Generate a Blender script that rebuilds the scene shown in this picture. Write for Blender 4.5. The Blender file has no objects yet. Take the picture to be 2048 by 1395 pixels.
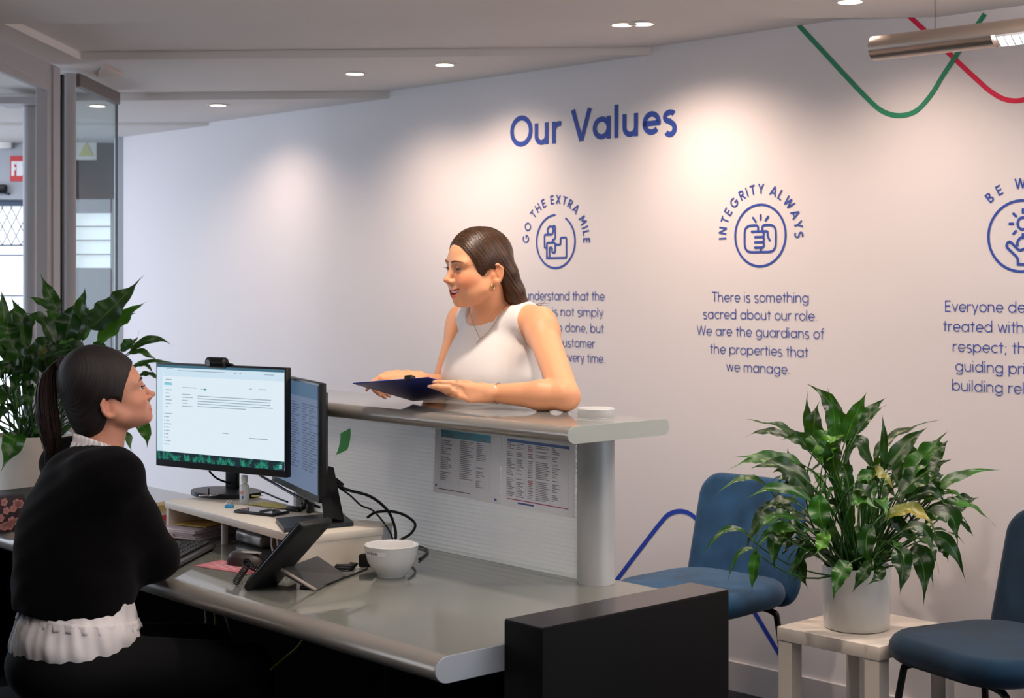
import bpy, bmesh, math, random
import numpy as np
from mathutils import Vector, Matrix, Euler

# ------------------------------------------------------------------ camera, light, exposure
SC = bpy.context.scene
COL = SC.collection
R_ = math.radians
FPX, CX, HY, CH = 3050.0, 1024.0, 568.0, 1.489      # focal length in pixels of a 2048 wide frame, eye height 1.489 m

cam_d = bpy.data.cameras.new('camera')
cam = bpy.data.objects.new('camera', cam_d)
COL.objects.link(cam)
cam.location = (0, 0, CH)
cam.rotation_euler = (math.pi / 2, 0, 0)
cam_d.sensor_width = 36.0
cam_d.lens = FPX / 2048 * 36
cam_d.shift_y = (HY - 697.5) / 2048
cam_d.dof.use_dof = True
cam_d.dof.focus_distance = 4.15
cam_d.dof.aperture_fstop = 6.8
cam_d.clip_start = 0.05
SC.camera = cam

world = bpy.data.worlds.new('world')
SC.world = world
world.use_nodes = True
wb = world.node_tree.nodes['Background']
wb.inputs[0].default_value = (0.80, 0.88, 1.0, 1)
wb.inputs[1].default_value = 2.6

SC.view_settings.view_transform = 'Standard'
SC.view_settings.look = 'None'
SC.view_settings.exposure = 0.18
SC.view_settings.gamma = 1.0
SC.view_settings.use_curve_mapping = False
SC.cycles.use_denoising = True
SC.cycles.max_bounces = 8
SC.cycles.sample_clamp_indirect = 4.0


def light(name, kind, loc, aim, energy, color, size=None, size_y=None, spot=None, blend=0.5, spread=None):
    d = bpy.data.lights.new(name, kind)
    d.energy = energy
    d.color = color
    if kind == 'AREA':
        d.shape = 'RECTANGLE'
        d.size = size
        d.size_y = size_y or size
        if spread:
            d.spread = spread
    elif kind == 'SPOT':
        d.spot_size = spot
        d.spot_blend = blend
        d.shadow_soft_size = size or 0.03
    else:
        d.shadow_soft_size = size or 0.1
    o = bpy.data.objects.new(name, d)
    COL.objects.link(o)
    o.location = loc
    o.rotation_euler = (Vector(aim) - Vector(loc)).to_track_quat('-Z', 'Y').to_euler()
    return o


WARM = (1.0, 0.76, 0.60)
COOL = (0.70, 0.82, 1.0)
# daylight from the shopfront windows down the hall to the left, and from the front windows behind the visitor side
light('daylight_hall', 'AREA', (-5.0, 7.4, 1.45), (0.0, 7.0, 1.2), 66, COOL, 2.2, 1.9)
light('daylight_front', 'AREA', (4.6, 2.2, 1.6), (0.3, 5.0, 1.1), 6, (0.74, 0.84, 1.0), 2.2, 1.6)
light('office_fill', 'AREA', (-0.6, 0.8, 2.30), (-0.6, 0.8, 0), 3.5, (1.0, 0.93, 0.88), 1.2, 0.6)  # general fill added overhead, no such fixture
# unseen upward fill, added to brighten the ceiling over visitors and staff
light('fill_up_visitors', 'AREA', (1.7, 3.6, 2.16), (1.7, 3.6, 3), 32, (1.0, 0.84, 0.76), 1.6, 0.3)
light('fill_up_staff', 'AREA', (-0.7, 2.5, 2.0), (-0.7, 2.5, 3), 34, (1.0, 0.94, 0.92), 1.8, 0.3)
light('hall_fill', 'AREA', (-3.3, 8.0, 2.28), (-3.3, 8.3, 0), 9, (0.85, 0.92, 1.0), 0.9, 0.6)  # unseen fill added to lift the dark shopfront wall
# downlights over the desk, above the upper frame edge
light('desk_downlight', 'SPOT', (-0.14, 3.98, 2.34), (-0.10, 4.32, 1.2), 46, (1.0, 0.86, 0.73), 0.04, spot=R_(112), blend=0.9)
light('desk_downlight', 'SPOT', (0.75, 3.55, 2.34), (0.70, 3.75, 0.7), 14, WARM, 0.04, spot=R_(110), blend=0.9)

# ------------------------------------------------------------------ helpers
def onz(px, py, z):
    """point of the horizontal plane at height z that the photograph shows at a pixel"""
    y = (CH - z) * FPX / (py - HY)
    return Vector(((px - CX) / FPX * y, y, z))


def at(px, py, y):
    return Vector(((px - CX) / FPX * y, y, CH - (py - HY) / FPX * y))


L_ = math.hypot(2744, 3050)
UD = Vector((2744 / L_, -3050 / L_, 0))       # along the desk, towards its near right end
ND = Vector((3050 / L_, 2744 / L_, 0))        # across the desk, towards the visitors
OD = onz(1192, 1164, 0.73)
OD.z = 0
DESK_ROT = math.atan2(UD.y, UD.x)


def desk(a, b, z=0.0):
    return OD + UD * a + ND * b + Vector((0, 0, z))


WL = math.hypot(3024, 3050)
WR = Vector((3024 / WL, -3050 / WL, 0))       # along the long wall, towards the right
WN = Vector((-3050 / WL, -3024 / WL, 0))      # out of the wall
W0 = onz(1467, 1380, 0.0)
WALL_ROT = math.atan2(WR.y, WR.x)


def wall_sz(px, py):
    """(distance along the wall, height) seen at a pixel"""
    a = (px - CX) / FPX
    t = (W0.x - a * W0.y) / (a * WR.y - WR.x)
    y = W0.y + t * WR.y
    return t, CH - (py - HY) / FPX * y


def wall_pt(s, h, out=0.0):
    return W0 + WR * s + WN * out + Vector((0, 0, h))


class MB:
    """collects plain shapes into one mesh"""

    def __init__(self):
        self.v, self.f, self.uv = [], [], None

    def add(self, vs, fs, M=None):
        n = len(self.v)
        if M is not None:
            vs = [M @ Vector(p) for p in vs]
        self.v += [tuple(p) for p in vs]
        self.f += [tuple(i + n for i in f) for f in fs]
        return self

    def box(self, c, s, bevel=0.0, M=None, seg=2):
        x, y, z = s[0] / 2, s[1] / 2, s[2] / 2
        if bevel <= 0:
            vs = [(c[0] + i * x, c[1] + j * y, c[2] + k * z) for i in (-1, 1) for j in (-1, 1) for k in (-1, 1)]
            return self.add(vs, [(0, 1, 3, 2), (4, 6, 7, 5), (0, 4, 5, 1), (2, 3, 7, 6), (0, 2, 6, 4), (1, 5, 7, 3)], M)
        bm = bmesh.new()
        bmesh.ops.create_cube(bm, size=1)
        for v in bm.verts:
            v.co = Vector((c[0] + v.co.x * s[0], c[1] + v.co.y * s[1], c[2] + v.co.z * s[2]))
        bmesh.ops.bevel(bm, geom=bm.edges[:], offset=bevel, segments=seg, profile=0.5, affect='EDGES', clamp_overlap=True)
        return self.bm(bm, M)

    def bm(self, bm, M=None):
        bm.verts.index_update()
        self.add([v.co.copy() for v in bm.verts], [[v.index for v in f.verts] for f in bm.faces], M)
        bm.free()
        return self

    def prism(self, pts, z0, z1, M=None):
        n = len(pts)
        vs = [(p[0], p[1], z0) for p in pts] + [(p[0], p[1], z1) for p in pts]
        fs = [tuple(range(n - 1, -1, -1)), tuple(range(n, 2 * n))]
        fs += [(i, (i + 1) % n, n + (i + 1) % n, n + i) for i in range(n)]
        return self.add(vs, fs, M)

    def tube(self, pts, r, n=10, caps=True, M=None, flat=1.0):
        pts = [Vector(p) for p in pts]
        rs = r if isinstance(r, (list, tuple)) else [r] * len(pts)
        vs, fs = [], []
        t0 = (pts[1] - pts[0]).normalized()
        up = Vector((0, 0, 1)) if abs(t0.z) < 0.9 else Vector((1, 0, 0))
        a = t0.cross(up).normalized()
        for i, p in enumerate(pts):
            t = (pts[min(i + 1, len(pts) - 1)] - pts[max(i - 1, 0)])
            if t.length < 1e-9:
                t = t0
            t.normalize()
            a = (a - t * a.dot(t))
            if a.length < 1e-6:
                a = t.orthogonal()
            a.normalize()
            b = t.cross(a)
            for k in range(n):
                q = 2 * math.pi * k / n
                vs.append(p + a * (math.cos(q) * rs[i]) + b * (math.sin(q) * rs[i] * flat))
        for i in range(len(pts) - 1):
            for k in range(n):
                k2 = (k + 1) % n
                fs.append((i * n + k, i * n + k2, (i + 1) * n + k2, (i + 1) * n + k))
        if caps:
            fs.append(tuple(range(n - 1, -1, -1)))
            fs.append(tuple((len(pts) - 1) * n + k for k in range(n)))
        return self.add(vs, fs, M)

    def lathe(self, prof, n=40, M=None):
        """prof: list of (radius, z)"""
        vs, fs = [], []
        for r, z in prof:
            for k in range(n):
                q = 2 * math.pi * k / n
                vs.append((r * math.cos(q), r * math.sin(q), z))
        for i in range(len(prof) - 1):
            for k in range(n):
                k2 = (k + 1) % n
                fs.append((i * n + k, i * n + k2, (i + 1) * n + k2, (i + 1) * n + k))
        if prof[0][0] > 1e-6:
            fs.append(tuple(range(n - 1, -1, -1)))
        if prof[-1][0] > 1e-6:
            fs.append(tuple((len(prof) - 1) * n + k for k in range(n)))
        return self.add(vs, fs, M)

    def sphere(self, c, r, nu=16, nv=10, M=None):
        rr = r if isinstance(r, (list, tuple)) else (r, r, r)
        prof = []
        vs, fs = [], []
        for j in range(nv + 1):
            th = math.pi * j / nv
            for k in range(nu):
                q = 2 * math.pi * k / nu
                vs.append((c[0] + rr[0] * math.sin(th) * math.cos(q), c[1] + rr[1] * math.sin(th) * math.sin(q), c[2] - rr[2] * math.cos(th)))
        for j in range(nv):
            for k in range(nu):
                k2 = (k + 1) % nu
                fs.append((j * nu + k, j * nu + k2, (j + 1) * nu + k2, (j + 1) * nu + k))
        return self.add(vs, fs, M)

    def quad(self, p0, p1, p2, p3, M=None):
        return self.add([p0, p1, p2, p3], [(0, 1, 2, 3)], M)

    def build(self, name, mat, parent=None, smooth=None, loc=None, rz=None, kind=None):
        me = bpy.data.meshes.new(name)
        me.from_pydata(self.v, [], self.f)
        me.update()
        o = bpy.data.objects.new(name, me)
        COL.objects.link(o)
        if mat is not None:
            me.materials.append(mat)
        if smooth is not None:
            me.polygons.foreach_set('use_smooth', [True] * len(me.polygons))
            if smooth is not True:
                me.set_sharp_from_angle(angle=R_(smooth))
        if parent is not None:
            o.parent = parent
        if loc is not None:
            o.location = loc
        if rz is not None:
            o.rotation_euler = (0, 0, rz)
        if kind:
            o['kind'] = kind
        return o


def tag(o, label, cat, group=None, kind=None):
    o['label'] = label
    o['category'] = cat
    if group:
        o['group'] = group
    if kind:
        o['kind'] = kind
    return o


def thing(name, label, cat, loc=(0, 0, 0), rz=0.0, group=None):
    o = bpy.data.objects.new(name, None)
    o.empty_display_size = 0.05
    COL.objects.link(o)
    o.location = loc
    o.rotation_euler = (0, 0, rz)
    return tag(o, label, cat, group)


def dup(root, loc=None, rz=None, label=None, group=None):
    r = root.copy()
    COL.objects.link(r)
    if loc is not None:
        r.location = loc
    if rz is not None:
        r.rotation_euler = (0, 0, rz)
    if label:
        r['label'] = label
    if group:
        r['group'] = group
    for ch in list(root.children):
        c = ch.copy()
        COL.objects.link(c)
        c.parent = r
        for g in list(ch.children):
            d = g.copy()
            COL.objects.link(d)
            d.parent = c
    return r


def smooth_path(pts, n=8):
    """Catmull-Rom through the points"""
    P = [Vector(p) for p in pts]
    P = [P[0] * 2 - P[1]] + P + [P[-1] * 2 - P[-2]]
    out = []
    for i in range(1, len(P) - 2):
        for k in range(n):
            t = k / n
            a, b, c, d = P[i - 1], P[i], P[i + 1], P[i + 2]
            out.append(0.5 * ((2 * b) + (c - a) * t + (2 * a - 5 * b + 4 * c - d) * t * t + (3 * b - a - 3 * c + d) * t ** 3))
    out.append(P[-2])
    return out


# ------------------------------------------------------------------ materials
def srgb(r, g, b):
    f = lambda c: (c / 255 / 12.92) if c / 255 <= 0.04045 else ((c / 255 + 0.055) / 1.055) ** 2.4
    return (f(r), f(g), f(b), 1)


MATS = {}


def mat(name, col, rough=0.5, metal=0.0, spec=0.5, noise=None, bump=None, emit=None, coat=0.0, sheen=0.0, trans=0.0, ior=1.45,
        sss=0.0, alpha=1.0, aniso=0.0, vcol=None):
    """noise=(scale, amount, detail): mottles the colour; bump=(scale, strength, distance)"""
    if name in MATS:
        return MATS[name]
    m = bpy.data.materials.new(name)
    m.use_nodes = True
    nt = m.node_tree
    b = nt.nodes['Principled BSDF']
    b.inputs['Base Color'].default_value = col
    b.inputs['Roughness'].default_value = rough
    b.inputs['Metallic'].default_value = metal
    b.inputs['Specular IOR Level'].default_value = spec
    b.inputs['IOR'].default_value = ior
    b.inputs['Coat Weight'].default_value = coat
    b.inputs['Coat Roughness'].default_value = 0.08
    b.inputs['Sheen Weight'].default_value = sheen
    b.inputs['Transmission Weight'].default_value = trans
    b.inputs['Alpha'].default_value = alpha
    b.inputs['Anisotropic'].default_value = aniso
    if sss:
        b.inputs['Subsurface Weight'].default_value = sss
        b.inputs['Subsurface Radius'].default_value = (0.012, 0.004, 0.002)
        b.inputs['Subsurface Scale'].default_value = 0.6
    if emit:
        b.inputs['Emission Color'].default_value = emit[0]
        b.inputs['Emission Strength'].default_value = emit[1]
    if noise or bump:
        tc = nt.nodes.new('ShaderNodeTexCoord')
    if noise:
        n = nt.nodes.new('ShaderNodeTexNoise')
        n.inputs['Scale'].default_value = noise[0]
        n.inputs['Detail'].default_value = noise[2] if len(noise) > 2 else 4
        nt.links.new(tc.outputs['Object'], n.inputs['Vector'])
        mx = nt.nodes.new('ShaderNodeMix')
        mx.data_type = 'RGBA'
        k = noise[1]
        mx.inputs[6].default_value = (col[0] * (1 - k), col[1] * (1 - k), col[2] * (1 - k), 1)
        mx.inputs[7].default_value = (min(1, col[0] * (1 + k)), min(1, col[1] * (1 + k)), min(1, col[2] * (1 + k)), 1)
        nt.links.new(n.outputs['Fac'], mx.inputs[0])
        nt.links.new(mx.outputs[2], b.inputs['Base Color'])
    if bump:
        n = nt.nodes.new('ShaderNodeTexNoise')
        n.inputs['Scale'].default_value = bump[0]
        n.inputs['Detail'].default_value = 5
        nt.links.new(tc.outputs['Object'], n.inputs['Vector'])
        bp = nt.nodes.new('ShaderNodeBump')
        bp.inputs['Strength'].default_value = bump[1]
        bp.inputs['Distance'].default_value = bump[2]
        nt.links.new(n.outputs['Fac'], bp.inputs['Height'])
        nt.links.new(bp.outputs['Normal'], b.inputs['Normal'])
    MATS[name] = m
    return m


M_WALL = mat('wall paint', srgb(222, 216, 217), 0.75, spec=0.25, bump=(180, 0.08, 0.002))
M_CEIL = mat('ceiling paint', srgb(228, 222, 218), 0.85, spec=0.2)
M_WHITE = mat('white painted wood', srgb(225, 220, 215), 0.5)
M_FRAME = mat('grey white door frame', srgb(178, 174, 176), 0.5)
M_CARPET = mat('charcoal carpet', srgb(46, 46, 52), 0.95, spec=0.1, noise=(220, 0.35), bump=(400, 0.6, 0.004))
M_ALU = mat('brushed aluminium', srgb(192, 193, 192), 0.38, metal=0.12, bump=(60, 0.03, 0.001))
M_SILVER = mat('silver painted edge', srgb(160, 154, 146), 0.27, metal=0.40, spec=0.5)
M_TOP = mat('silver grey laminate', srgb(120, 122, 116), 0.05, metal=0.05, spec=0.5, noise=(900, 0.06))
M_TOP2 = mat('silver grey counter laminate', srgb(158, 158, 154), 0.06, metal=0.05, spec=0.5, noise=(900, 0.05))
M_BLACK = mat('black satin laminate', srgb(9, 8, 8), 0.55, spec=0.12, noise=(30, 0.15))
M_BLACKREFL = mat('black top with wall reflection tint', srgb(30, 26, 25), 0.22, spec=0.5)  # brown tint puts the wall's reflection into the black colour
M_BLACKPL = mat('black plastic', srgb(18, 18, 20), 0.38, spec=0.4)
M_DARKPL = mat('dark grey plastic', srgb(46, 47, 50), 0.42, spec=0.4)
M_BLUEV = mat('blue vinyl lettering', srgb(52, 76, 160), 0.55, spec=0.3)
M_GREENV = mat('green vinyl', srgb(48, 134, 100), 0.5, spec=0.3)
M_REDV = mat('crimson vinyl', srgb(214, 30, 70), 0.5, spec=0.3)
M_BLUE2V = mat('bright blue vinyl', srgb(40, 66, 170), 0.5, spec=0.3)
M_CHROME = mat('polished metal', srgb(200, 198, 195), 0.15, metal=1.0)
M_BLACKMET = mat('black powder coated steel', srgb(14, 14, 15), 0.4, spec=0.5)
M_LAMP = mat('lamp diffuser', srgb(255, 240, 215), 0.5, emit=((1, 0.86, 0.66, 1), 9.0))

# ------------------------------------------------------------------ the room
def struct(mb, name, m, smooth=None, parent=None):
    o = mb.build(name, m, parent, smooth)
    if parent is None:
        o['kind'] = 'structure'
    return o


mb = MB()
mb.box((0, 4.0, -0.05), (16, 18, 0.1))
struct(mb, 'floor', M_CARPET)

WM = Matrix.Translation(W0) @ Matrix.Rotation(WALL_ROT, 4, 'Z')      # x along the wall, y into the wall
mb = MB()
mb.box((0.0, 0.06, 1.3), (8.76, 0.12, 2.6), M=WM)
wall_right = struct(mb, 'wall_right', M_WALL)
mb = MB()
mb.box((0.0, -0.006, 0.055), (8.7, 0.012, 0.11), 0.003, M=WM)
struct(mb, 'baseboard_right', mat('skirting paint', srgb(196, 190, 190), 0.5))

# stepped ceiling: each step runs across the room and ends at the long wall
def slab(name, pts, z):
    mb = MB()
    mb.prism(pts, z, 2.75)
    return struct(mb, name, M_CEIL)


slab('ceiling', [(-1.73, 5.135), (-6, 5.30), (-6, -5), (5, -5), (5, 4.85)], 2.3645)               # low bulkhead over the staff
slab('trim_1', [(-1.70, 6.01), (-1.725, 5.13), (5.0, 4.85), (5.0, 5.58)], 2.402)
slab('trim_2', [(-1.70, 6.01), (-1.725, 5.13), (-6, 5.30), (-6, 7.30), (-1.82, 7.06), (3.0, 6.75), (3.0, 5.72)], 2.372)
slab('trim_3', [(-1.82, 7.06), (-6, 7.30), (-6, 8.05), (-1.6, 8.02), (3, 7.9), (3.0, 6.75)], 2.339)
slab('trim_4', [(-6, 8.05), (-1.6, 8.02), (3, 7.9), (3, 9.6), (-6, 9.6)], 2.322)

# shell behind and beside the camera
mb = MB(); mb.box((0, -3.6, 1.3), (12, 0.1, 2.6)); struct(mb, 'wall_back', mat('office wall paint', srgb(150, 146, 142), 0.8))
mb = MB(); mb.box((-3.6, -0.2, 1.3), (0.1, 7.0, 2.6)); struct(mb, 'wall_left', MATS['office wall paint'])

# glazed partition on the left: door frame, tube post, frameless pane
mb = MB()
mb.box((-1.842, 6.058, 1.18), (0.045, 0.178, 2.36), 0.004)
mb.box((-1.845, 4.2, 2.318), (0.05, 3.9, 0.085), 0.004)
mb.box((-1.832, 4.2, 2.262), (0.024, 3.9, 0.03), 0.003)
mb.box((-1.836, 6.05, 1.18), (0.05, 0.05, 2.34), 0.003)
door_1 = struct(mb, 'door_1', M_FRAME)
mb = MB(); mb.tube([(-1.826, 6.285, 0), (-1.826, 6.285, 2.356)], 0.029, 20); struct(mb, 'post', M_FRAME, 40, door_1)
mb = MB(); mb.box((-1.83, 6.20, 1.17), (0.012, 0.03, 2.34)); struct(mb, 'gasket', M_BLACKPL, None, door_1)

M_PANE = bpy.data.materials.new('clear glass pane')
M_PANE.use_nodes = True
nt = M_PANE.node_tree
nt.nodes.clear()
out = nt.nodes.new('ShaderNodeOutputMaterial')
tr = nt.nodes.new('ShaderNodeBsdfTransparent'); tr.inputs[0].default_value = (0.86, 0.92, 0.92, 1)
gl = nt.nodes.new('ShaderNodeBsdfGlossy'); gl.inputs['Roughness'].default_value = 0.0
mx = nt.nodes.new('ShaderNodeMixShader')
lw = nt.nodes.new('ShaderNodeLayerWeight'); pw = nt.nodes.new('ShaderNodeMath'); pw.operation = 'POWER'; pw.inputs[1].default_value = 5.0
ml = nt.nodes.new('ShaderNodeMath'); ml.operation = 'MULTIPLY_ADD'; ml.inputs[1].default_value = 0.6; ml.inputs[2].default_value = 0.03
nt.links.new(lw.outputs['Facing'], pw.inputs[0]); nt.links.new(pw.outputs[0], ml.inputs[0]); nt.links.new(ml.outputs[0], mx.inputs[0]); nt.links.new(tr.outputs[0], mx.inputs[1]); nt.links.new(gl.outputs[0], mx.inputs[2])
nt.links.new(mx.outputs[0], out.inputs[0])
mb = MB(); mb.box((-1.803, 6.64, 1.16), (0.010, 0.62, 2.30))
window_1 = struct(mb, 'window_1', M_PANE)
mb = MB(); mb.box((-1.803, 6.64, 2.335), (0.03, 0.64, 0.055), 0.003); struct(mb, 'head_rail', mat('bronze grey rail', srgb(120, 110, 105), 0.45, metal=0.3), None, window_1)
mb = MB(); mb.box((-1.803, 6.952, 1.16), (0.011, 0.004, 2.30)); struct(mb, 'edge', mat('green glass edge', srgb(60, 84, 84), 0.2), None, window_1)

# second post and frame down the hall
mb = MB(); mb.tube([(-2.213, 7.0, 0), (-2.213, 7.0, 2.304)], 0.031, 20)
mb.box((-2.24, 6.99, 2.32), (0.2, 0.2, 0.03))
door_2 = struct(mb, 'door_2', M_FRAME, 40)
mb = MB(); mb.box((-2.180, 7.04, 1.15), (0.012, 0.04, 2.30)); struct(mb, 'gasket', M_BLACKPL, None, door_2)

# shopfront at the end of the hall
SF = 9.0
mb = MB()
mb.box((-4.0, SF + 0.06, 2.20), (3.6, 0.12, 0.42))                    # header above the security door
mb.box((-2.705, SF + 0.06, 1.3), (0.20, 0.12, 2.6))
mb.box((-2.30, SF + 0.06, 1.3), (0.14, 0.12, 2.6))
mb.box((-2.49, SF + 0.06, 2.25), (0.26, 0.12, 0.68))
mb.box((-2.49, SF + 0.06, 0.79), (0.26, 0.12, 1.58))
mb.box((-5.8, SF + 0.06, 1.3), (0.4, 0.12, 2.6))
mb.box((-2.215, 8.88, 1.3), (0.06, 0.50, 2.6))
mb.box((-6.05, 7.0, 1.3), (0.1, 4.3, 2.6))
struct(mb, 'wall_front', mat('shopfront wall paint', srgb(176, 178, 184), 0.7))
M_BLINDS = mat('frosted blind', srgb(235, 240, 248), 0.6, trans=0.0, emit=((0.86, 0.93, 1.0, 1), 0.75))
mb = MB()
for k in range(4):
    z0 = 1.585 + k * 0.083
    mb.box((-2.49, SF + 0.075, z0 + 0.039), (0.26, 0.008, 0.078))
window_2 = struct(mb, 'window_2', M_BLINDS)
mb = MB()
for k in range(5):
    mb.box((-2.49, SF + 0.06, 1.583 + k * 0.083), (0.26, 0.03, 0.006))
struct(mb, 'glazing_bar', MATS['grey white door frame'], None, window_2)
# security door: frosted panel with diamond mesh before it
mb = MB()
mb.box((-4.2, SF + 0.10, 0.99), (2.8, 0.01, 1.96))
door_3 = struct(mb, 'door_3', mat('bright frosted door glass', srgb(238, 242, 250), 0.6, emit=((0.90, 0.95, 1.0, 1), 0.95)))
mb = MB()
for k in range(9):
    x = -3.3 + k * 0.055
    for s in (-1, 1):
        mb.tube([(x, SF + 0.05, 1.72), (x + s * 0.115, SF + 0.05, 1.95)], 0.0028, 5)
mb.build('security_mesh', mat('grey mesh wire', srgb(60, 72, 78), 0.5), door_3)
mb = MB()
for z in (1.97, 1.72, 1.66, 1.42, 1.24):
    mb.box((-4.2, SF + 0.06, z), (2.8, 0.03, 0.035 if z > 1.9 else 0.008))
mb.build('rail', mat('blue grey rail', srgb(70, 84, 104), 0.5), door_3)

t = thing('fire_sign', 'red sign with white FIRE lettering above the far security door', 'sign', (-2.920, SF - 0.004, 2.17))
mb = MB(); mb.box((0.033, 0, 0), (0.145, 0.006, 0.15)); mb.build('board', mat('sign red', srgb(206, 44, 50), 0.4), t)
FIRE_SIGN = t
t = thing('alarm_box', 'white box with a round lens on the far wall over the security door', 'alarm', (-2.98, SF, 2.345))
mb = MB(); mb.box((0, -0.02, 0), (0.075, 0.04, 0.12), 0.012); mb.build('housing', M_WHITE, t, 40)
mb = MB(); mb.sphere((0, -0.04, 0.0), (0.02, 0.012, 0.02)); mb.build('lens', mat('grey lens', srgb(130, 132, 138), 0.3), t, True)
t = thing('warning_plate', 'pale plate with a yellow triangle, seen through the glass pane', 'sign', (-2.51, SF, 2.28))
mb = MB(); mb.box((0, -0.004, 0), (0.12, 0.008, 0.12)); mb.build('plate', M_WHITE, t)
mb = MB(); mb.prism([(-0.045, -0.035), (0.045, -0.035), (0, 0.045)], 0.0, 0.003, M=Matrix.Translation((0, -0.008, 0)) @ Matrix.Rotation(math.pi / 2, 4, 'X'))
mb.build('triangle', mat('sign yellow', srgb(205, 196, 120), 0.5), t)
t = thing('door_closer', 'black box on the rail over the far security door', 'door closer', (-3.02, SF + 0.02, 2.05))
mb = MB(); mb.box((-0.06, -0.03, 0), (0.20, 0.05, 0.052), 0.006); mb.build('case', M_BLACKPL, t, 40)
mb = MB(); mb.box((0.045, -0.03, -0.028), (0.02, 0.03, 0.01)); mb.build('arm', M_DARKPL, t)
t = thing('ceiling_wedge', 'cream triangular wedge fixed under the ceiling by the glass pane', 'bracket', (-1.76, 6.42, 2.372))
mb = MB(); mb.prism([(0.01, 0.0), (0.125, -0.02), (0.12, -0.30)], -0.012, -0.0005)
mb.build('plate', mat('cream board', srgb(205, 190, 176), 0.7), t)

# ------------------------------------------------------------------ ceiling downlights
def downlight(px, py, z, label, energy, r=0.036, aim=None, spot=136):
    p = onz(px, py, z)
    t = thing('downlight', label, 'ceiling light', p, 0, 'recessed ceiling downlights')
    mb = MB(); mb.lathe([(r + 0.016, 0.0), (r + 0.016, -0.004), (r + 0.002, -0.006), (r, -0.002), (r, 0.0)], 28); mb.build('trim_ring', M_CHROME if False else M_WHITE, t, 50)
    mb = MB(); mb.lathe([(0.0005, -0.0035), (r - 0.002, -0.0035), (r - 0.002, -0.001)], 24); mb.build('lamp', M_LAMP, t, 50)
    if energy:
        light('downlight_beam', 'SPOT', (p.x, p.y, z - 0.02), aim or (p.x - WN.x * 0.25, p.y - WN.y * 0.25, z - 1.45), energy, WARM, 0.06, spot=R_(spot), blend=1.0)
    return t


downlight(1245, 47.5, 2.402, 'left one of the close pair of downlights by the bulkhead edge', 29)
downlight(1285, 46.0, 2.402, 'right one of the close pair of downlights by the bulkhead edge', 29)
downlight(710, 146, 2.372, 'downlight in the middle ceiling step, farther from the heading', 32)
downlight(889, 128, 2.372, 'downlight in the middle ceiling step, nearer the heading', 32)
downlight(436, 209, 2.339, 'downlight in the far ceiling step, left of all on the open ceiling', 22)
downlight(195, 210.5, 2.339, 'downlight seen through the frameless glass pane', 12)
downlight(1700, 1, 2.3645, 'downlight in the low bulkhead above the pendant tube lamp', 28)

# ------------------------------------------------------------------ pendant tube lamp
PD = Vector((0.735, -0.678, 0))
p0 = at(1748, 97, 4.62)
t = thing('pendant_lamp', 'slim silver tube lamp with a lit louvre hanging at upper right', 'lamp', p0, math.atan2(PD.y, PD.x))
mb = MB()
n = 28
rr = 0.037
prof = []
# tube along local x with a louvre cut in its lower side: a C-shaped shell after x = 0.39
mb.tube([(0.0, 0, 0), (0.39, 0, 0)], rr, 32)
vs, fs = [], []
for i, x in enumerate((0.39, 2.0)):
    for k in range(25):
        q = R_(-84 + 276 * k / 24)
        vs.append((x, rr * math.cos(q), rr * math.sin(q)))
for k in range(24):
    fs.append((k, k + 1, 25 + k + 1, 25 + k))
mb.add(vs, fs)
mb.build('housing', mat('satin aluminium tube', srgb(170, 158, 148), 0.32, metal=0.9), t, 40)
LR = Matrix.Rotation(R_(-36), 4, 'X')
mb = MB(); mb.box((1.2, 0, 0.002), (1.6, 0.036, 0.004), M=LR)
mb.build('tube', mat('fluorescent tube', srgb(255, 255, 255), 0.5, emit=((0.95, 0.95, 1.0, 1), 14.0)), t)
mb = MB()
for k in range(60):
    mb.box((0.405 + k * 0.022, 0, -0.018), (0.003, 0.042, 0.028), M=LR)
for s in (-1, 1):
    mb.box((1.2, s * 0.021, -0.018), (1.6, 0.002, 0.028), M=LR)
mb.build('louvre', mat('white louvre', srgb(240, 240, 245), 0.3), t)
for x in (0.20, 1.7):
    mb = MB(); mb.tube([(x, 0, rr - 0.002), (x, 0, 0.30)], 0.0012, 6); mb.build('suspension_wire', M_BLACKMET, t)
light('pendant_light', 'AREA', p0 + PD * 1.15 + Vector((0, 0, -0.045)), p0 + PD * 1.15 + Vector((0, 0, -1)), 14, (1.0, 0.92, 0.86), 1.4, 0.04)

# ------------------------------------------------------------------ reception desk
DZ, CZ = 0.73, 1.15          # worktop and raised counter heights
t = thing('reception_desk', 'long silver grey reception desk with a raised counter, ribbed screen and black end panel', 'desk', desk(0, 0), DESK_ROT)
DESK = t


def rounded_slab(x0, x1, y0, y1, z0, z1, near=True, far=True, n=10):
    """slab along x with half-round long edges"""
    h = (z1 - z0) / 2
    zc = (z0 + z1) / 2
    prof = []
    if near:
        prof += [(y0 + h - h * math.sin(math.pi * k / n) * 1.0, zc - h * math.cos(math.pi * k / n)) for k in range(n + 1)]
    else:
        prof += [(y0, z0), (y0, z1)]
    if far:
        prof += [(y1 - h + h * math.sin(math.pi * k / n), zc + h * math.cos(math.pi * k / n)) for k in range(n + 1)]
    else:
        prof += [(y1, z1), (y1, z0)]
    m = len(prof)
    vs = [(x0, y, z) for y, z in prof] + [(x1, y, z) for y, z in prof]
    fs = [tuple(range(m - 1, -1, -1)), tuple(range(m, 2 * m))]
    fs += [(i, (i + 1) % m, m + (i + 1) % m, m + i) for i in range(m)]
    return MB().add(vs, fs)


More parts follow.
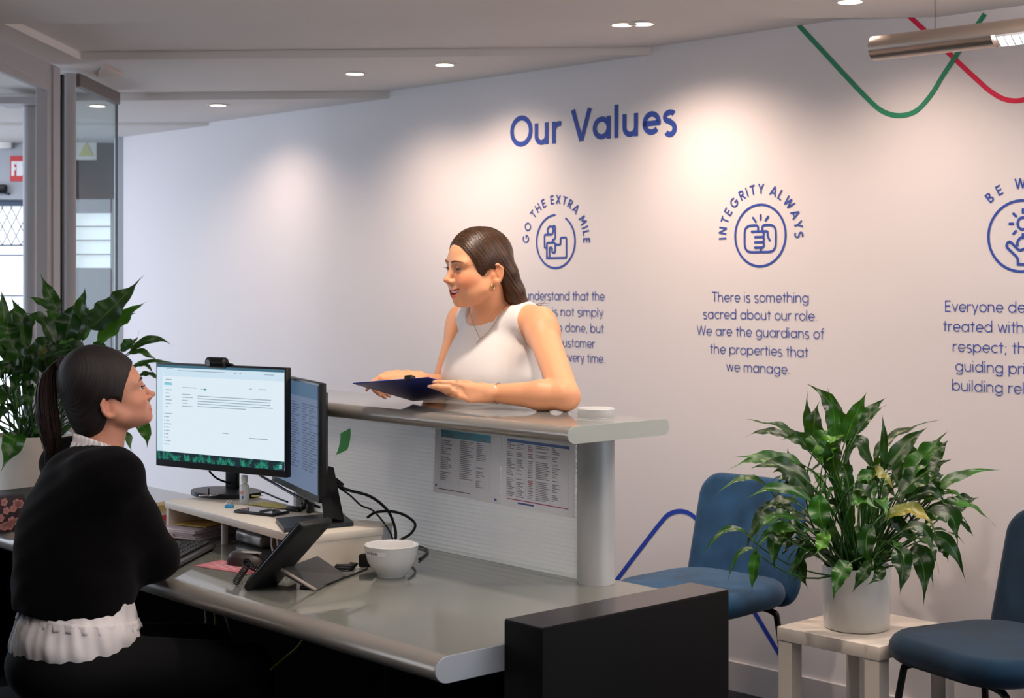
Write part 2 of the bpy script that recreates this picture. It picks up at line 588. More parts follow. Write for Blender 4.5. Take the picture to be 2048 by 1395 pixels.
def edge_strip(x0, x1, y0, h, z0, z1, n=12):
    """half-round nosing along x, its round side facing -y"""
    hh = (z1 - z0) / 2
    zc = (z0 + z1) / 2
    prof = [(y0 + h - h * math.sin(math.pi * k / n), zc - hh * math.cos(math.pi * k / n)) for k in range(n + 1)]
    m = len(prof)
    vs = [(x0, y, z) for y, z in prof] + [(x1, y, z) for y, z in prof]
    fs = [tuple(range(m - 1, -1, -1)), tuple(range(m, 2 * m))]
    fs += [(i, (i + 1) % m, m + (i + 1) % m, m + i) for i in range(m)]
    return MB().add(vs, fs)


AE, AL = 0.338, -3.1         # right and left ends along the desk
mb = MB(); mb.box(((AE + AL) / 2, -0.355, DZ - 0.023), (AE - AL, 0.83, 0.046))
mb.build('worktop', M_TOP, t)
edge_strip(AL, AE, -0.805, 0.036, DZ - 0.056, DZ + 0.0004).build('edge_nosing', M_SILVER, t, 40)
mb = MB(); mb.prism([(-0.769 + 0.034 * math.cos(q), -0.028 + 0.0275 * math.sin(q)) for q in [math.pi / 2 + math.pi * k / 12 for k in range(13)]] + [(0.06, -0.0555), (0.06, -0.0005)], AE, AE + 0.003,
                     M=Matrix(((0, 0, 1, 0), (1, 0, 0, 0), (0, 1, 0, DZ), (0, 0, 0, 1))))
mb.build('end_cap', mat('pale grey edge cap', srgb(178, 184, 190), 0.45), t)
mb = MB(); mb.box(((AE + AL) / 2, 0.02, 0.34), (AE - AL, 0.03, 0.68)); mb.build('front_panel', mat('matt black panel', srgb(5, 5, 6), 0.9, spec=0.02), t)
mb = MB(); mb.box((0.4005, -0.322, 0.391), (0.119, 0.592, 0.782), 0.004); mb.build('end_panel', M_BLACK, t, 40)
mb = MB(); mb.box((0.4005, -0.322, 0.7825), (0.115, 0.588, 0.002)); mb.build('end_panel_top', M_BLACKREFL, t)
mb = MB(); mb.box((-2.9, -0.33, 0.34), (0.03, 0.60, 0.68)); mb.build('support_panel', M_BLACK, t)

# raised counter
CA, CB = 0.150, -2.6
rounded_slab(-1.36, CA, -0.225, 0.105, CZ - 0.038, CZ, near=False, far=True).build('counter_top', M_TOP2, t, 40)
edge_strip(-1.36, CA, -0.246, 0.024, CZ - 0.040, CZ + 0.0004).build('counter_nosing', M_SILVER, t, 40)
capprof = [(-0.222 + 0.025 * math.cos(q), -0.0195 + 0.0205 * math.sin(q)) for q in [math.pi / 2 + math.pi * k / 12 for k in range(13)]]
capprof += [(0.088 + 0.02 * math.cos(q), -0.0195 + 0.0205 * math.sin(q)) for q in [-math.pi / 2 + math.pi * k / 12 for k in range(13)]]
mb = MB(); mb.prism(capprof, CA, CA + 0.003, M=Matrix(((0, 0, 1, 0), (1, 0, 0, 0), (0, 1, 0, CZ), (0, 0, 0, 1))))
mb.build('counter_end_cap', mat('pale green grey edge cap', srgb(176, 182, 174), 0.45), t)
for a in (0.0, -1.285):
    mb = MB(); mb.tube([(a, 0, DZ), (a, 0, CZ + 0.001)], 0.0475, 40); po = mb.build('post', M_ALU, t, 40)
    mb = MB(); mb.lathe([(0.0475, CZ + 0.001), (0.0465, CZ + 0.002), (0.0475, CZ + 0.004), (0.0475, CZ + 0.022), (0.0455, CZ + 0.0245)], 40, M=Matrix.Translation((a, 0, 0)))
    mb.build('post_cap', M_ALU, po, 30)
mb = MB(); mb.tube([(-0.051, -0.012, DZ), (-0.051, -0.012, CZ - 0.03)], 0.004, 8); mb.build('cable', mat('blue grey cable', srgb(86, 108, 160), 0.4), t, True)

# ribbed screen between worktop and counter
vs, fs = [], []
x0, x1 = -1.24, -0.05
NZ = 33 * 8
zs = [DZ + 0.001 + (CZ - 0.041 - DZ) * i / NZ for i in range(NZ + 1)]
for side in (0, 1):
    for z in zs:
        w = 0.0024 * abs(math.sin(math.pi * (z - DZ) / 0.0115)) ** 0.7
        y = -0.006 - w if side == 0 else 0.004
        vs += [(x0, y, z), (x1, y, z)]
m = len(zs) * 2
for i in range(NZ):
    fs.append((2 * i, 2 * i + 1, 2 * i + 3, 2 * i + 2))
    fs.append((m + 2 * i + 1, m + 2 * i, m + 2 * i + 2, m + 2 * i + 3))
    fs.append((2 * i, 2 * i + 2, m + 2 * i + 2, m + 2 * i))
    fs.append((2 * i + 1, m + 2 * i + 1, m + 2 * i + 3, 2 * i + 3))
fs.append((0, m, m + 1, 1)); fs.append((2 * NZ, 2 * NZ + 1, m + 2 * NZ + 1, m + 2 * NZ))
M_RIB = bpy.data.materials.new('ribbed acrylic')
M_RIB.use_nodes = True
nt = M_RIB.node_tree
b = nt.nodes['Principled BSDF']
b.inputs['Base Color'].default_value = srgb(226, 236, 240)
b.inputs['Roughness'].default_value = 0.22
b.inputs['Transmission Weight'].default_value = 0.92
b.inputs['IOR'].default_value = 1.22
tl = nt.nodes.new('ShaderNodeBsdfTranslucent'); tl.inputs[0].default_value = (0.90, 0.97, 1.0, 1)
ms = nt.nodes.new('ShaderNodeMixShader'); ms.inputs[0].default_value = 0.52
nt.links.new(b.outputs[0], ms.inputs[1]); nt.links.new(tl.outputs[0], ms.inputs[2]); nt.links.new(ms.outputs[0], nt.nodes['Material Output'].inputs[0])
MB().add(vs, fs).build('ribbed_screen', M_RIB, t, 35)

# ------------------------------------------------------------------ monoline lettering
def arc(cx, cy, rx, ry, a0, a1, n=None):
    n = n or max(4, int(abs(a1 - a0) / 12))
    return [(cx + rx * math.cos(R_(a0 + (a1 - a0) * k / n)), cy + ry * math.sin(R_(a0 + (a1 - a0) * k / n))) for k in range(n + 1)]


def glyph(c, w):
    """strokes and advance of a character, cap height 1, x height 0.7, stroke width w"""
    h = w / 2
    X = 0.7
    bowl = lambda cx: arc(cx, 0.35, 0.355 - h, 0.355 - h, 0, 360, 36)
    def nshape(x, top=X, wd=0.60):
        c_ = x + wd / 2
        r = wd / 2 - h
        return [arc(c_, X - h - r * 0.95, r, r * 0.95, 180, 0) + [(x + wd - h, 0)]]
    if c == 'o': return [bowl(0.36)], 0.74
    if c == 'a': return [bowl(0.36), [(0.72 - h, 0), (0.72 - h, X)]], 0.79
    if c == 'b': return [bowl(0.38), [(h, 0), (h, 1.02)]], 0.77
    if c == 'd': return [bowl(0.36), [(0.72 - h, 0), (0.72 - h, 1.02)]], 0.79
    if c == 'p': return [bowl(0.38), [(h, -0.27), (h, X)]], 0.77
    if c == 'g': return [bowl(0.36), [(0.72 - h, X), (0.72 - h, 0.0)] + arc(0.37, -0.02, 0.35 - h, 0.25 - h, -8, -150)], 0.79
    if c == 'c': return [arc(0.36, 0.35, 0.355 - h, 0.355 - h, 45, 315)], 0.64
    if c == 'e': return [[(0.04, 0.34), (0.70 - h, 0.34)] + arc(0.36, 0.35, 0.345 - h, 0.355 - h, 0, 318)], 0.72
    if c == 'n': return [[(h, 0), (h, X)]] + nshape(0), 0.67
    if c == 'h': return [[(h, 0), (h, 1.02)]] + nshape(0), 0.67
    if c == 'm': return [[(h, 0), (h, X)]] + nshape(0, wd=0.52) + nshape(0.52 - w, wd=0.52), 1.04 - w + 0.07
    if c == 'u': return [[(h, X), (h, 0.3)] + arc(0.30, 0.29, 0.30 - h, 0.30 - h, 180, 360)[0:] + [(0.60 - h, 0.3)], [(0.60 - h, 0), (0.60 - h, X)]], 0.68
    if c == 'r': return [[(h, 0), (h, X)], arc(0.30, X - h - 0.24, 0.30 - h, 0.24, 180, 68)], 0.40
    if c == 's': return [arc(0.25, 0.525 - h / 2, 0.22 - h / 2, 0.175 - h / 2, 35, 270) + arc(0.25, 0.175 + h / 2 - h, 0.25 - h, 0.175 - h / 2 + h / 2, 90, -145)[1:]], 0.53
    if c == 't': return [[(0.19, 0), (0.19, 0.92)], [(0.0, X - h), (0.38, X - h)]], 0.42
    if c == 'i': return [[(h, 0), (h, X)], ('dot', h, 0.93)], w + 0.09
    if c == 'l': return [[(h, 0), (h, 1.02)]], w + 0.09
    if c == 'f': return [[(0.15, 0), (0.15, 0.80)] + arc(0.15 + 0.18, 0.80, 0.18, 0.22 - h, 180, 75), [(0.0, X - h), (0.36, X - h)]], 0.39
    if c == 'v': return [[(0.04, X), (0.29, 0.02)], [(0.54, X), (0.29, 0.02)]], 0.59
    if c == 'w': return [[(0.04, X), (0.24, 0.02)], [(0.44, X), (0.24, 0.02)], [(0.44, X), (0.64, 0.02)], [(0.84, X), (0.64, 0.02)]], 0.90
    if c == 'y': return [[(0.04, X), (0.30, 0.03)], [(0.56, X), (0.19, -0.27)]], 0.61
    if c == 'k': return [[(h, 0), (h, 1.02)], [(h, 0.3), (0.5, X)], [(0.2, 0.42), (0.54, 0)]], 0.58
    if c == '.': return [('dot', 0.09, h + 0.01)], 0.24
    if c == ',': return [[(0.12, h * 1.6), (0.06, -0.14)]], 0.24
    if c == ';': return [('dot', 0.12, 0.55), [(0.12, h * 1.6), (0.06, -0.14)]], 0.26
    if c == ' ': return [], 0.30
    if c == 'O': return [arc(0.48, 0.5, 0.49 - h, 0.51 - h, 0, 360, 40)], 0.99
    if c == 'G': return [arc(0.48, 0.5, 0.48 - h, 0.51 - h, 45, 352) + [(0.95 - h, 0.47), (0.52, 0.47)]], 1.0
    if c == 'V': return [[(0.04, 1), (0.38, 0.01)], [(0.72, 1), (0.38, 0.01)]], 0.77
    if c == 'T': return [[(0.0, 1 - h), (0.66, 1 - h)], [(0.33, 0), (0.33, 1 - h)]], 0.67
    if c == 'H': return [[(h, 0), (h, 1)], [(0.70 - h, 0), (0.70 - h, 1)], [(h, 0.5), (0.70 - h, 0.5)]], 0.78
    if c == 'E': return [[(h, 0), (h, 1)], [(h, 1 - h), (0.54, 1 - h)], [(h, 0.51), (0.50, 0.51)], [(h, h), (0.54, h)]], 0.61
    if c == 'F': return [[(h, 0), (h, 1)], [(h, 1 - h), (0.54, 1 - h)], [(h, 0.50), (0.48, 0.50)]], 0.58
    if c == 'X': return [[(0.04, 0), (0.62, 1)], [(0.04, 1), (0.62, 0)]], 0.68
    if c == 'R': return [[(h, 0), (h, 1)], [(h, 1 - h), (0.32, 1 - h)] + arc(0.32, 0.715, 0.27 - h, 0.285 - h, 90, -90) + [(h, 0.43 + h)], [(0.30, 0.44), (0.57, 0.0)]], 0.65
    if c == 'B': return [[(h, 0), (h, 1)], [(h, 1 - h), (0.32, 1 - h)] + arc(0.32, 0.76, 0.25 - h, 0.24 - h, 90, -90) + [(h, 0.52 + h)],
                         [(h, 0.52), (0.34, 0.52)] + arc(0.34, 0.26, 0.28 - h, 0.26 - h, 90, -90) + [(h, h)]], 0.68
    if c == 'A': return [[(0.03, 0), (0.38, 1)], [(0.73, 0), (0.38, 1)], [(0.15, 0.29), (0.61, 0.29)]], 0.78
    if c == 'M': return [[(h, 0), (h, 1)], [(0.84 - h, 0), (0.84 - h, 1)], [(h, 0.97), (0.42, 0.32)], [(0.84 - h, 0.97), (0.42, 0.32)]], 0.92
    if c == 'I': return [[(h, 0), (h, 1)]], w + 0.10
    if c == 'L': return [[(h, 0), (h, 1)], [(h, h), (0.50, h)]], 0.54
    if c == 'N': return [[(h, 0), (h, 1)], [(0.72 - h, 0), (0.72 - h, 1)], [(h, 0.97), (0.72 - h, 0.03)]], 0.80
    if c == 'Y': return [[(0.04, 1), (0.35, 0.42)], [(0.66, 1), (0.35, 0.42)], [(0.35, 0), (0.35, 0.45)]], 0.71
    if c == 'W': return [[(0.04, 1), (0.30, 0.02)], [(0.56, 1), (0.30, 0.02)], [(0.56, 1), (0.82, 0.02)], [(1.08, 1), (0.82, 0.02)]], 1.13
    if c == 'K': return [[(h, 0), (h, 1)], [(h, 0.42), (0.56, 1)], [(0.24, 0.58), (0.60, 0)]], 0.64
    if c == 'S': return [arc(0.31, 0.75 - h / 2, 0.27 - h / 2, 0.25 - h / 2, 35, 270) + arc(0.31, 0.25, 0.31 - h, 0.25 + h / 2 - h / 2, 90, -145)[1:]], 0.65
    return [], 0.4


def stroke(mb, pts, w, z=0.0, round_caps=False):
    """flat ribbon of width w along a 2-d polyline, in the plane z"""
    mb.lift = getattr(mb, 'lift', 0) + 1
    z = z + 0.000012 * mb.lift          # overlapping strokes must not share a plane
    P = [Vector((p[0], p[1])) for p in pts]
    Q = [P[0]]
    for p in P[1:]:
        if (p - Q[-1]).length > 1e-5:
            Q.append(p)
    P = Q
    closed = len(P) > 3 and (P[0] - P[-1]).length < 1e-4
    n = len(P)
    if n < 2:
        return
    vs = []
    for i in range(n):
        if closed:
            a, b = P[(i - 1) % (n - 1)], P[(i + 1) % (n - 1) if i < n - 1 else 1]
            d0, d1 = (P[i] - a), (b - P[i])
        else:
            d0 = P[i] - P[i - 1] if i else P[1] - P[0]
            d1 = P[i + 1] - P[i] if i < n - 1 else P[-1] - P[-2]
        d0.normalize(); d1.normalize()
        t = d0 + d1
        if t.length < 1e-6:
            t = d1.copy()
        t.normalize()
        nn = Vector((-t.y, t.x))
        c = max(0.5, abs(nn.dot(Vector((-d0.y, d0.x)))))
        o = nn * (w / 2 / c)
        vs += [(P[i].x + o.x, P[i].y + o.y, z), (P[i].x - o.x, P[i].y - o.y, z)]
    fs = [(2 * i + 1, 2 * i + 3, 2 * i + 2, 2 * i) for i in range(n - 1)]
    mb.add(vs, fs)
    if round_caps and not closed:
        for e in (P[0], P[-1]):
            disc(mb, e.x, e.y, w / 2, z)


def disc(mb, x, y, r, z=0.0, n=14):
    mb.lift = getattr(mb, 'lift', 0) + 1
    z = z + 0.000012 * mb.lift
    mb.add([(x + r * math.cos(2 * math.pi * k / n), y + r * math.sin(2 * math.pi * k / n), z) for k in range(n)], [tuple(range(n))])


def text_width(s, w):
    return sum(glyph(c, w)[1] + 0.06 for c in s) - 0.06


def put_text(mb, s, x, y, size, w, sx=1.0, z=0.0, M2=None):
    """text with its baseline start at x, y; size is the cap height; M2 maps (x, y) -> (x, y)"""
    cx = 0.0
    for c in s:
        st, adv = glyph(c, w)
        for q in st:
            if q[0] == 'dot':
                p = (x + (cx + q[1]) * size * sx, y + q[2] * size)
                if M2: p = M2(p)
                disc(mb, p[0], p[1], w * 0.58 * size, z)
                continue
            pts = [(x + (cx + a) * size * sx, y + b * size) for a, b in q]
            if M2: pts = [M2(p) for p in pts]
            stroke(mb, pts, w * size, z)
        cx += adv + 0.06


def put_fit(mb, s, x0, x1, y, size, w, z=0.0):
    put_text(mb, s, x0, y, size, w, (x1 - x0) / (text_width(s, w) * size), z)


def put_arc(mb, s, cx, cy, rad, a0, a1, size, w):
    """text on a circle, read clockwise from angle a0 to a1 (degrees)"""
    W = text_width(s, w)
    x = 0.0
    for c in s:
        st, adv = glyph(c, w)
        mid = x + adv / 2
        th = R_(a0 + (a1 - a0) * mid / W)
        ex, ey = Vector((math.sin(th), -math.cos(th))), Vector((math.cos(th), math.sin(th)))
        o = Vector((cx, cy)) + ey * rad
        for q in st:
            if q[0] == 'dot':
                continue
            stroke(mb, [tuple(o + ex * ((px - adv / 2) * size) + ey * (py * size)) for px, py in q], w * size)
        x += adv + 0.06


# wall plane: local x along the wall, local y up, local z out of the wall
WPM = Matrix(((WR.x, 0, WN.x, W0.x), (WR.y, 0, WN.y, W0.y), (0, 1, 0, 0), (0, 0, 0, 1)))
DECAL_OUT = 0.0016


def decal(mb, name, m, label, cat, base):
    """a vinyl piece on the wall, its origin at the wall point base=(s, h)"""
    mb.v = [(p[0] - base[0], p[1] - base[1], p[2]) for p in mb.v]
    o = mb.build(name, m)
    o.matrix_world = WPM @ Matrix.Translation((base[0], base[1], DECAL_OUT))
    return tag(o, label, cat)


# heading
mb = MB()
s0, h0 = wall_sz(1021, 289); s1, h1 = wall_sz(1356, 266)
sm, hm = wall_sz(1190, 279.5)
_, hV = wall_sz(1165, 219); _, hV0 = wall_sz(1165, 283)
put_fit(mb, 'Our Values', s0, s1, hm, hV - hV0, 0.165)
decal(mb, 'heading_lettering', M_BLUEV, 'large blue Our Values heading lettered on the wall', 'lettering', (sm, hm))


def para(lines, name, label, w=0.09, cap=None):
    s_, h_ = wall_sz(lines[2][1], lines[2][3])
    t = thing(name, label, 'lettering')
    t.matrix_world = WPM @ Matrix.Translation((s_, h_, DECAL_OUT))
    for s, xa, xb, base in lines:
        xm = (xa + xb) / 2
        sa, h = wall_sz(xa, base)
        _, h = wall_sz(xm, base)
        _, ht = wall_sz(xm, base - cap)
        sb, _ = wall_sz(xb, base)
        mb = MB()
        put_fit(mb, s, sa, sb, h, ht - h, w)
        mb.v = [(p[0] - s_, p[1] - h_, p[2]) for p in mb.v]
        mb.build('text_line', M_BLUEV, t)
    return t


para([('understand that the', 1051, 1210, 600), ('y is not simply', 1091, 1207.5, 632), ('b done, but', 1115, 1208.5, 664), ('customer', 1117, 1190.5, 694), ('every time.', 1128, 1211, 724)],
     'paragraph_lettering', 'blue paragraph ending in every time, partly hidden by the standing woman', 0.085, 18.5)
para([('There is something', 1424.5, 1619, 604), ('sacred about our role.', 1406.5, 1635.5, 639), ('We are the guardians of', 1394, 1649, 673.5), ('the properties that', 1420.5, 1617.5, 710), ('we manage.', 1453, 1581, 745)],
     'paragraph_lettering', 'blue paragraph starting There is something, in the middle of the wall', 0.085, 20.5)
para([('Everyone de', 1890.5, 2052, 624), ('treated with', 1886.5, 2049, 664), ('respect; th', 1906, 2052, 705), ('guiding pri', 1911, 2051, 745), ('building rel', 1904.5, 2050, 784)],
     'paragraph_lettering', 'blue paragraph starting Everyone, cut by the right frame edge above the plant', 0.085, 23)


def emblem_frame(px, py, rpx):
    s, h = wall_sz(px, py)
    _, ht = wall_sz(px, py - rpx)
    return s, h, ht - h


# emblem 1: person climbing steps
s, h, r = emblem_frame(1111.5, 482.5, 53)
mb = MB(); lw = 0.075 * r
stroke(mb, arc(s, h, r, r, 58, -293 + 40 + -15, 60), lw, round_caps=True)
disc(mb, s + r * 0.74, h + r * 0.68, lw * 0.55)
def em(pts, rad=0.07):
    """rounded polyline given in emblem units"""
    P = [Vector(p) for p in pts]
    out = [P[0]]
    for i in range(1, len(P) - 1):
        a, b, c = P[i - 1], P[i], P[i + 1]
        ra = min(rad, (a - b).length / 2.05, (c - b).length / 2.05)
        p, q = b + (a - b).normalized() * ra, b + (c - b).normalized() * ra
        for k in range(6):
            u = k / 5
            out.append(p * (1 - u) ** 2 + b * 2 * u * (1 - u) + q * u * u)
    out.append(P[-1])
    return out
def E(pts, rad=0.07):
    stroke(mb, [(s + p.x * r, h + p.y * r) for p in em(pts, rad)], lw, round_caps=True)
stroke(mb, arc(s - 0.27 * r, h + 0.42 * r, 0.15 * r, 0.16 * r, 0, 360, 24), lw)
E([(-0.19, 0.56), (-0.02, 0.60), (-0.02, 0.10), (-0.16, 0.06), (-0.16, -0.04)])
E([(-0.28, 0.27), (-0.58, 0.27), (-0.58, -0.24), (-0.46, -0.22)])
E([(-0.46, -0.62), (-0.46, -0.04), (-0.02, -0.04), (-0.02, -0.42), (-0.18, -0.42), (-0.18, -0.22), (-0.32, -0.22), (-0.32, -0.62)])
E([(-0.02, -0.12), (0.26, -0.12), (0.26, 0.14), (0.56, 0.14), (0.56, -0.62), (-0.46, -0.62)])
put_arc(mb, 'GO THE EXTRA MILE', s, h, 1.42 * r, 183, -5, 0.33 * r, 0.15)
decal(mb, 'value_emblem', M_BLUEV, 'blue round emblem under GO THE EXTRA MILE, beside the standing woman', 'emblem', (s, h))

# emblem 2: two fists meeting
s, h, r = emblem_frame(1520.5, 470.5, 61.5)
mb = MB(); lw = 0.075 * r
stroke(mb, arc(s, h, r, r, 55, -268, 60), lw, round_caps=True)
stroke(mb, arc(s, h, r, r, 92, 55, 10), lw)
disc(mb, s + r * 0.71, h + r * 0.71, lw * 0.6)
E([(-0.08, 0.16), (-0.08, 0.33), (-0.62, 0.33), (-0.62, -0.54), (0.03, -0.54)], 0.3)
E([(0.09, 0.14), (0.09, 0.33), (0.62, 0.33), (0.62, -0.54), (0.03, -0.54), (0.03, -0.40)], 0.3)
E([(-0.33, 0.13), (0.30, 0.13), (0.30, -0.04), (0.38, -0.16)], 0.05)
for k in range(3):
    yy = -0.05 - k * 0.17
    E([(-0.20, yy), (0.10, yy)])
for k in range(3):
    stroke(mb, [(s + p[0] * r, h + p[1] * r) for p in arc(0.10, 0.045 - k * 0.17, 0.05, 0.085, 90, -90)], lw)
E([(0.02, 0.52), (0.02, 0.66)]); E([(-0.18, 0.46), (-0.28, 0.58)]); E([(0.22, 0.48), (0.32, 0.60)])
put_arc(mb, 'INTEGRITY ALWAYS', s, h, 1.36 * r, 184, -6, 0.32 * r, 0.15)
decal(mb, 'value_emblem', M_BLUEV, 'blue round emblem of two fists under INTEGRITY ALWAYS', 'emblem', (s, h))

# emblem 3: sun over an open hand, cut by the frame
s, h, r = emblem_frame(2043, 471.5, 71)
mb = MB(); lw = 0.075 * r
stroke(mb, arc(s, h, r, r, 40, -318, 60), lw)
stroke(mb, arc(s + 0.05 * r, h + 0.35 * r, 0.16 * r, 0.17 * r, 0, 360, 24), lw)
for q in range(0, 360, 45):
    c_, s_ = math.cos(R_(q)), math.sin(R_(q))
    E([(0.05 + 0.30 * c_, 0.35 + 0.30 * s_), (0.05 + 0.40 * c_, 0.35 + 0.40 * s_)])
E([(-0.10, -0.80), (-0.10, -0.62), (-0.47, -0.28), (-0.37, -0.12), (-0.05, -0.42), (0.10, -0.36)], 0.12)
E([(-0.10, -0.80), (0.34, -0.80), (0.34, -0.62), (0.58, -0.28)], 0.12)
stroke(mb, arc(s + 0.10 * r, h - 0.22 * r, 0.22 * r, 0.2 * r, 200, 0), lw)
put_arc(mb, 'BE W', s, h, 1.33 * r, 137, 80, 0.29 * r, 0.15)
decal(mb, 'value_emblem', M_BLUEV, 'blue round emblem under BE W, cut by the right frame edge', 'emblem', (s, h))


def wave(pxs, wpx, name, m, label, n=10):
    mb = MB()
    P = [Vector((*wall_sz(*p), 0)) for p in pxs]
    path = smooth_path(P, n)
    s, h = wall_sz(*pxs[len(pxs) // 2])
    a, b = wall_sz(pxs[0][0], pxs[0][1]), wall_sz(pxs[0][0], pxs[0][1] + wpx)
    stroke(mb, [(p.x, p.y) for p in path], a[1] - b[1])
    return decal(mb, name, m, label, 'wall stripe', (s, h))


wave([(1597, 50), (1640, 96), (1690, 150), (1735, 197), (1765, 222), (1798, 231), (1832, 222), (1862, 190), (1890, 145), (1930, 86), (1970, 28)], 9.5,
     'wall_stripe', M_GREENV, 'green wave stripe painted high on the wall', 6)
DECAL_OUT = 0.0012
wave([(1800, 14), (1829, 42), (1866, 76), (1910, 118), (1955, 160), (1983, 184), (2012, 199), (2045, 200), (2075, 184), (2110, 150)], 9.5,
     'wall_stripe', M_REDV, 'crimson wave stripe behind the tube lamp at upper right', 6)
wave([(1225, 1171), (1255, 1131), (1290, 1085), (1322, 1044), (1338, 1028), (1360, 1021.5), (1382, 1028), (1400, 1048), (1440, 1112), (1510, 1225), (1560, 1309), (1602, 1378)], 9,
     'wall_stripe', M_BLUE2V, 'blue wave stripe low on the wall behind the blue chair', 6)

# FIRE sign lettering
mb = MB()
put_text(mb, 'FIRE', -0.028, -0.043, 0.086, 0.20, 0.55)
o = mb.build('lettering', mat('sign white', srgb(240, 236, 236), 0.5), FIRE_SIGN)
o.matrix_local = Matrix(((1, 0, 0, 0), (0, 0, -1, -0.0042), (0, 1, 0, 0), (0, 0, 0, 1)))

# ------------------------------------------------------------------ organic shapes: blended distance fields turned into one mesh
def A3(p):
    return np.array(p, dtype=np.float32)


def d_ell(P, c, r, R=None):
    q = P - A3(c)
    if R is not None:
        q = q @ A3(R)                 # columns of R are the local axes
    r = A3(r)
    k0 = np.sqrt(((q / r) ** 2).sum(1)) + 1e-9
    k1 = np.sqrt(((q / (r * r)) ** 2).sum(1)) + 1e-9
    return k0 * (k0 - 1.0) / k1


def d_cap(P, a, b, ra, rb):
    a, b = A3(a), A3(b)
    ba = b - a
    q = P - a
    t = np.clip((q @ ba) / max(1e-12, float(ba @ ba)), 0, 1)
    d = q - t[:, None] * ba
    return np.sqrt((d * d).sum(1)) - (ra + (rb - ra) * t)


def d_chain(P, pts, rs, k=0.0):
    d = None
    for i in range(len(pts) - 1):
        e = d_cap(P, pts[i], pts[i + 1], rs[i], rs[i + 1])
        d = e if d is None else (np.minimum(d, e) if k <= 0 else smin(d, e, k))
    return d


def smin(a, b, k):
    h = np.clip(k - np.abs(a - b), 0, None) / k
    return np.minimum(a, b) - h * h * k * 0.25


def smax(a, b, k):
    return -smin(-a, -b, k)


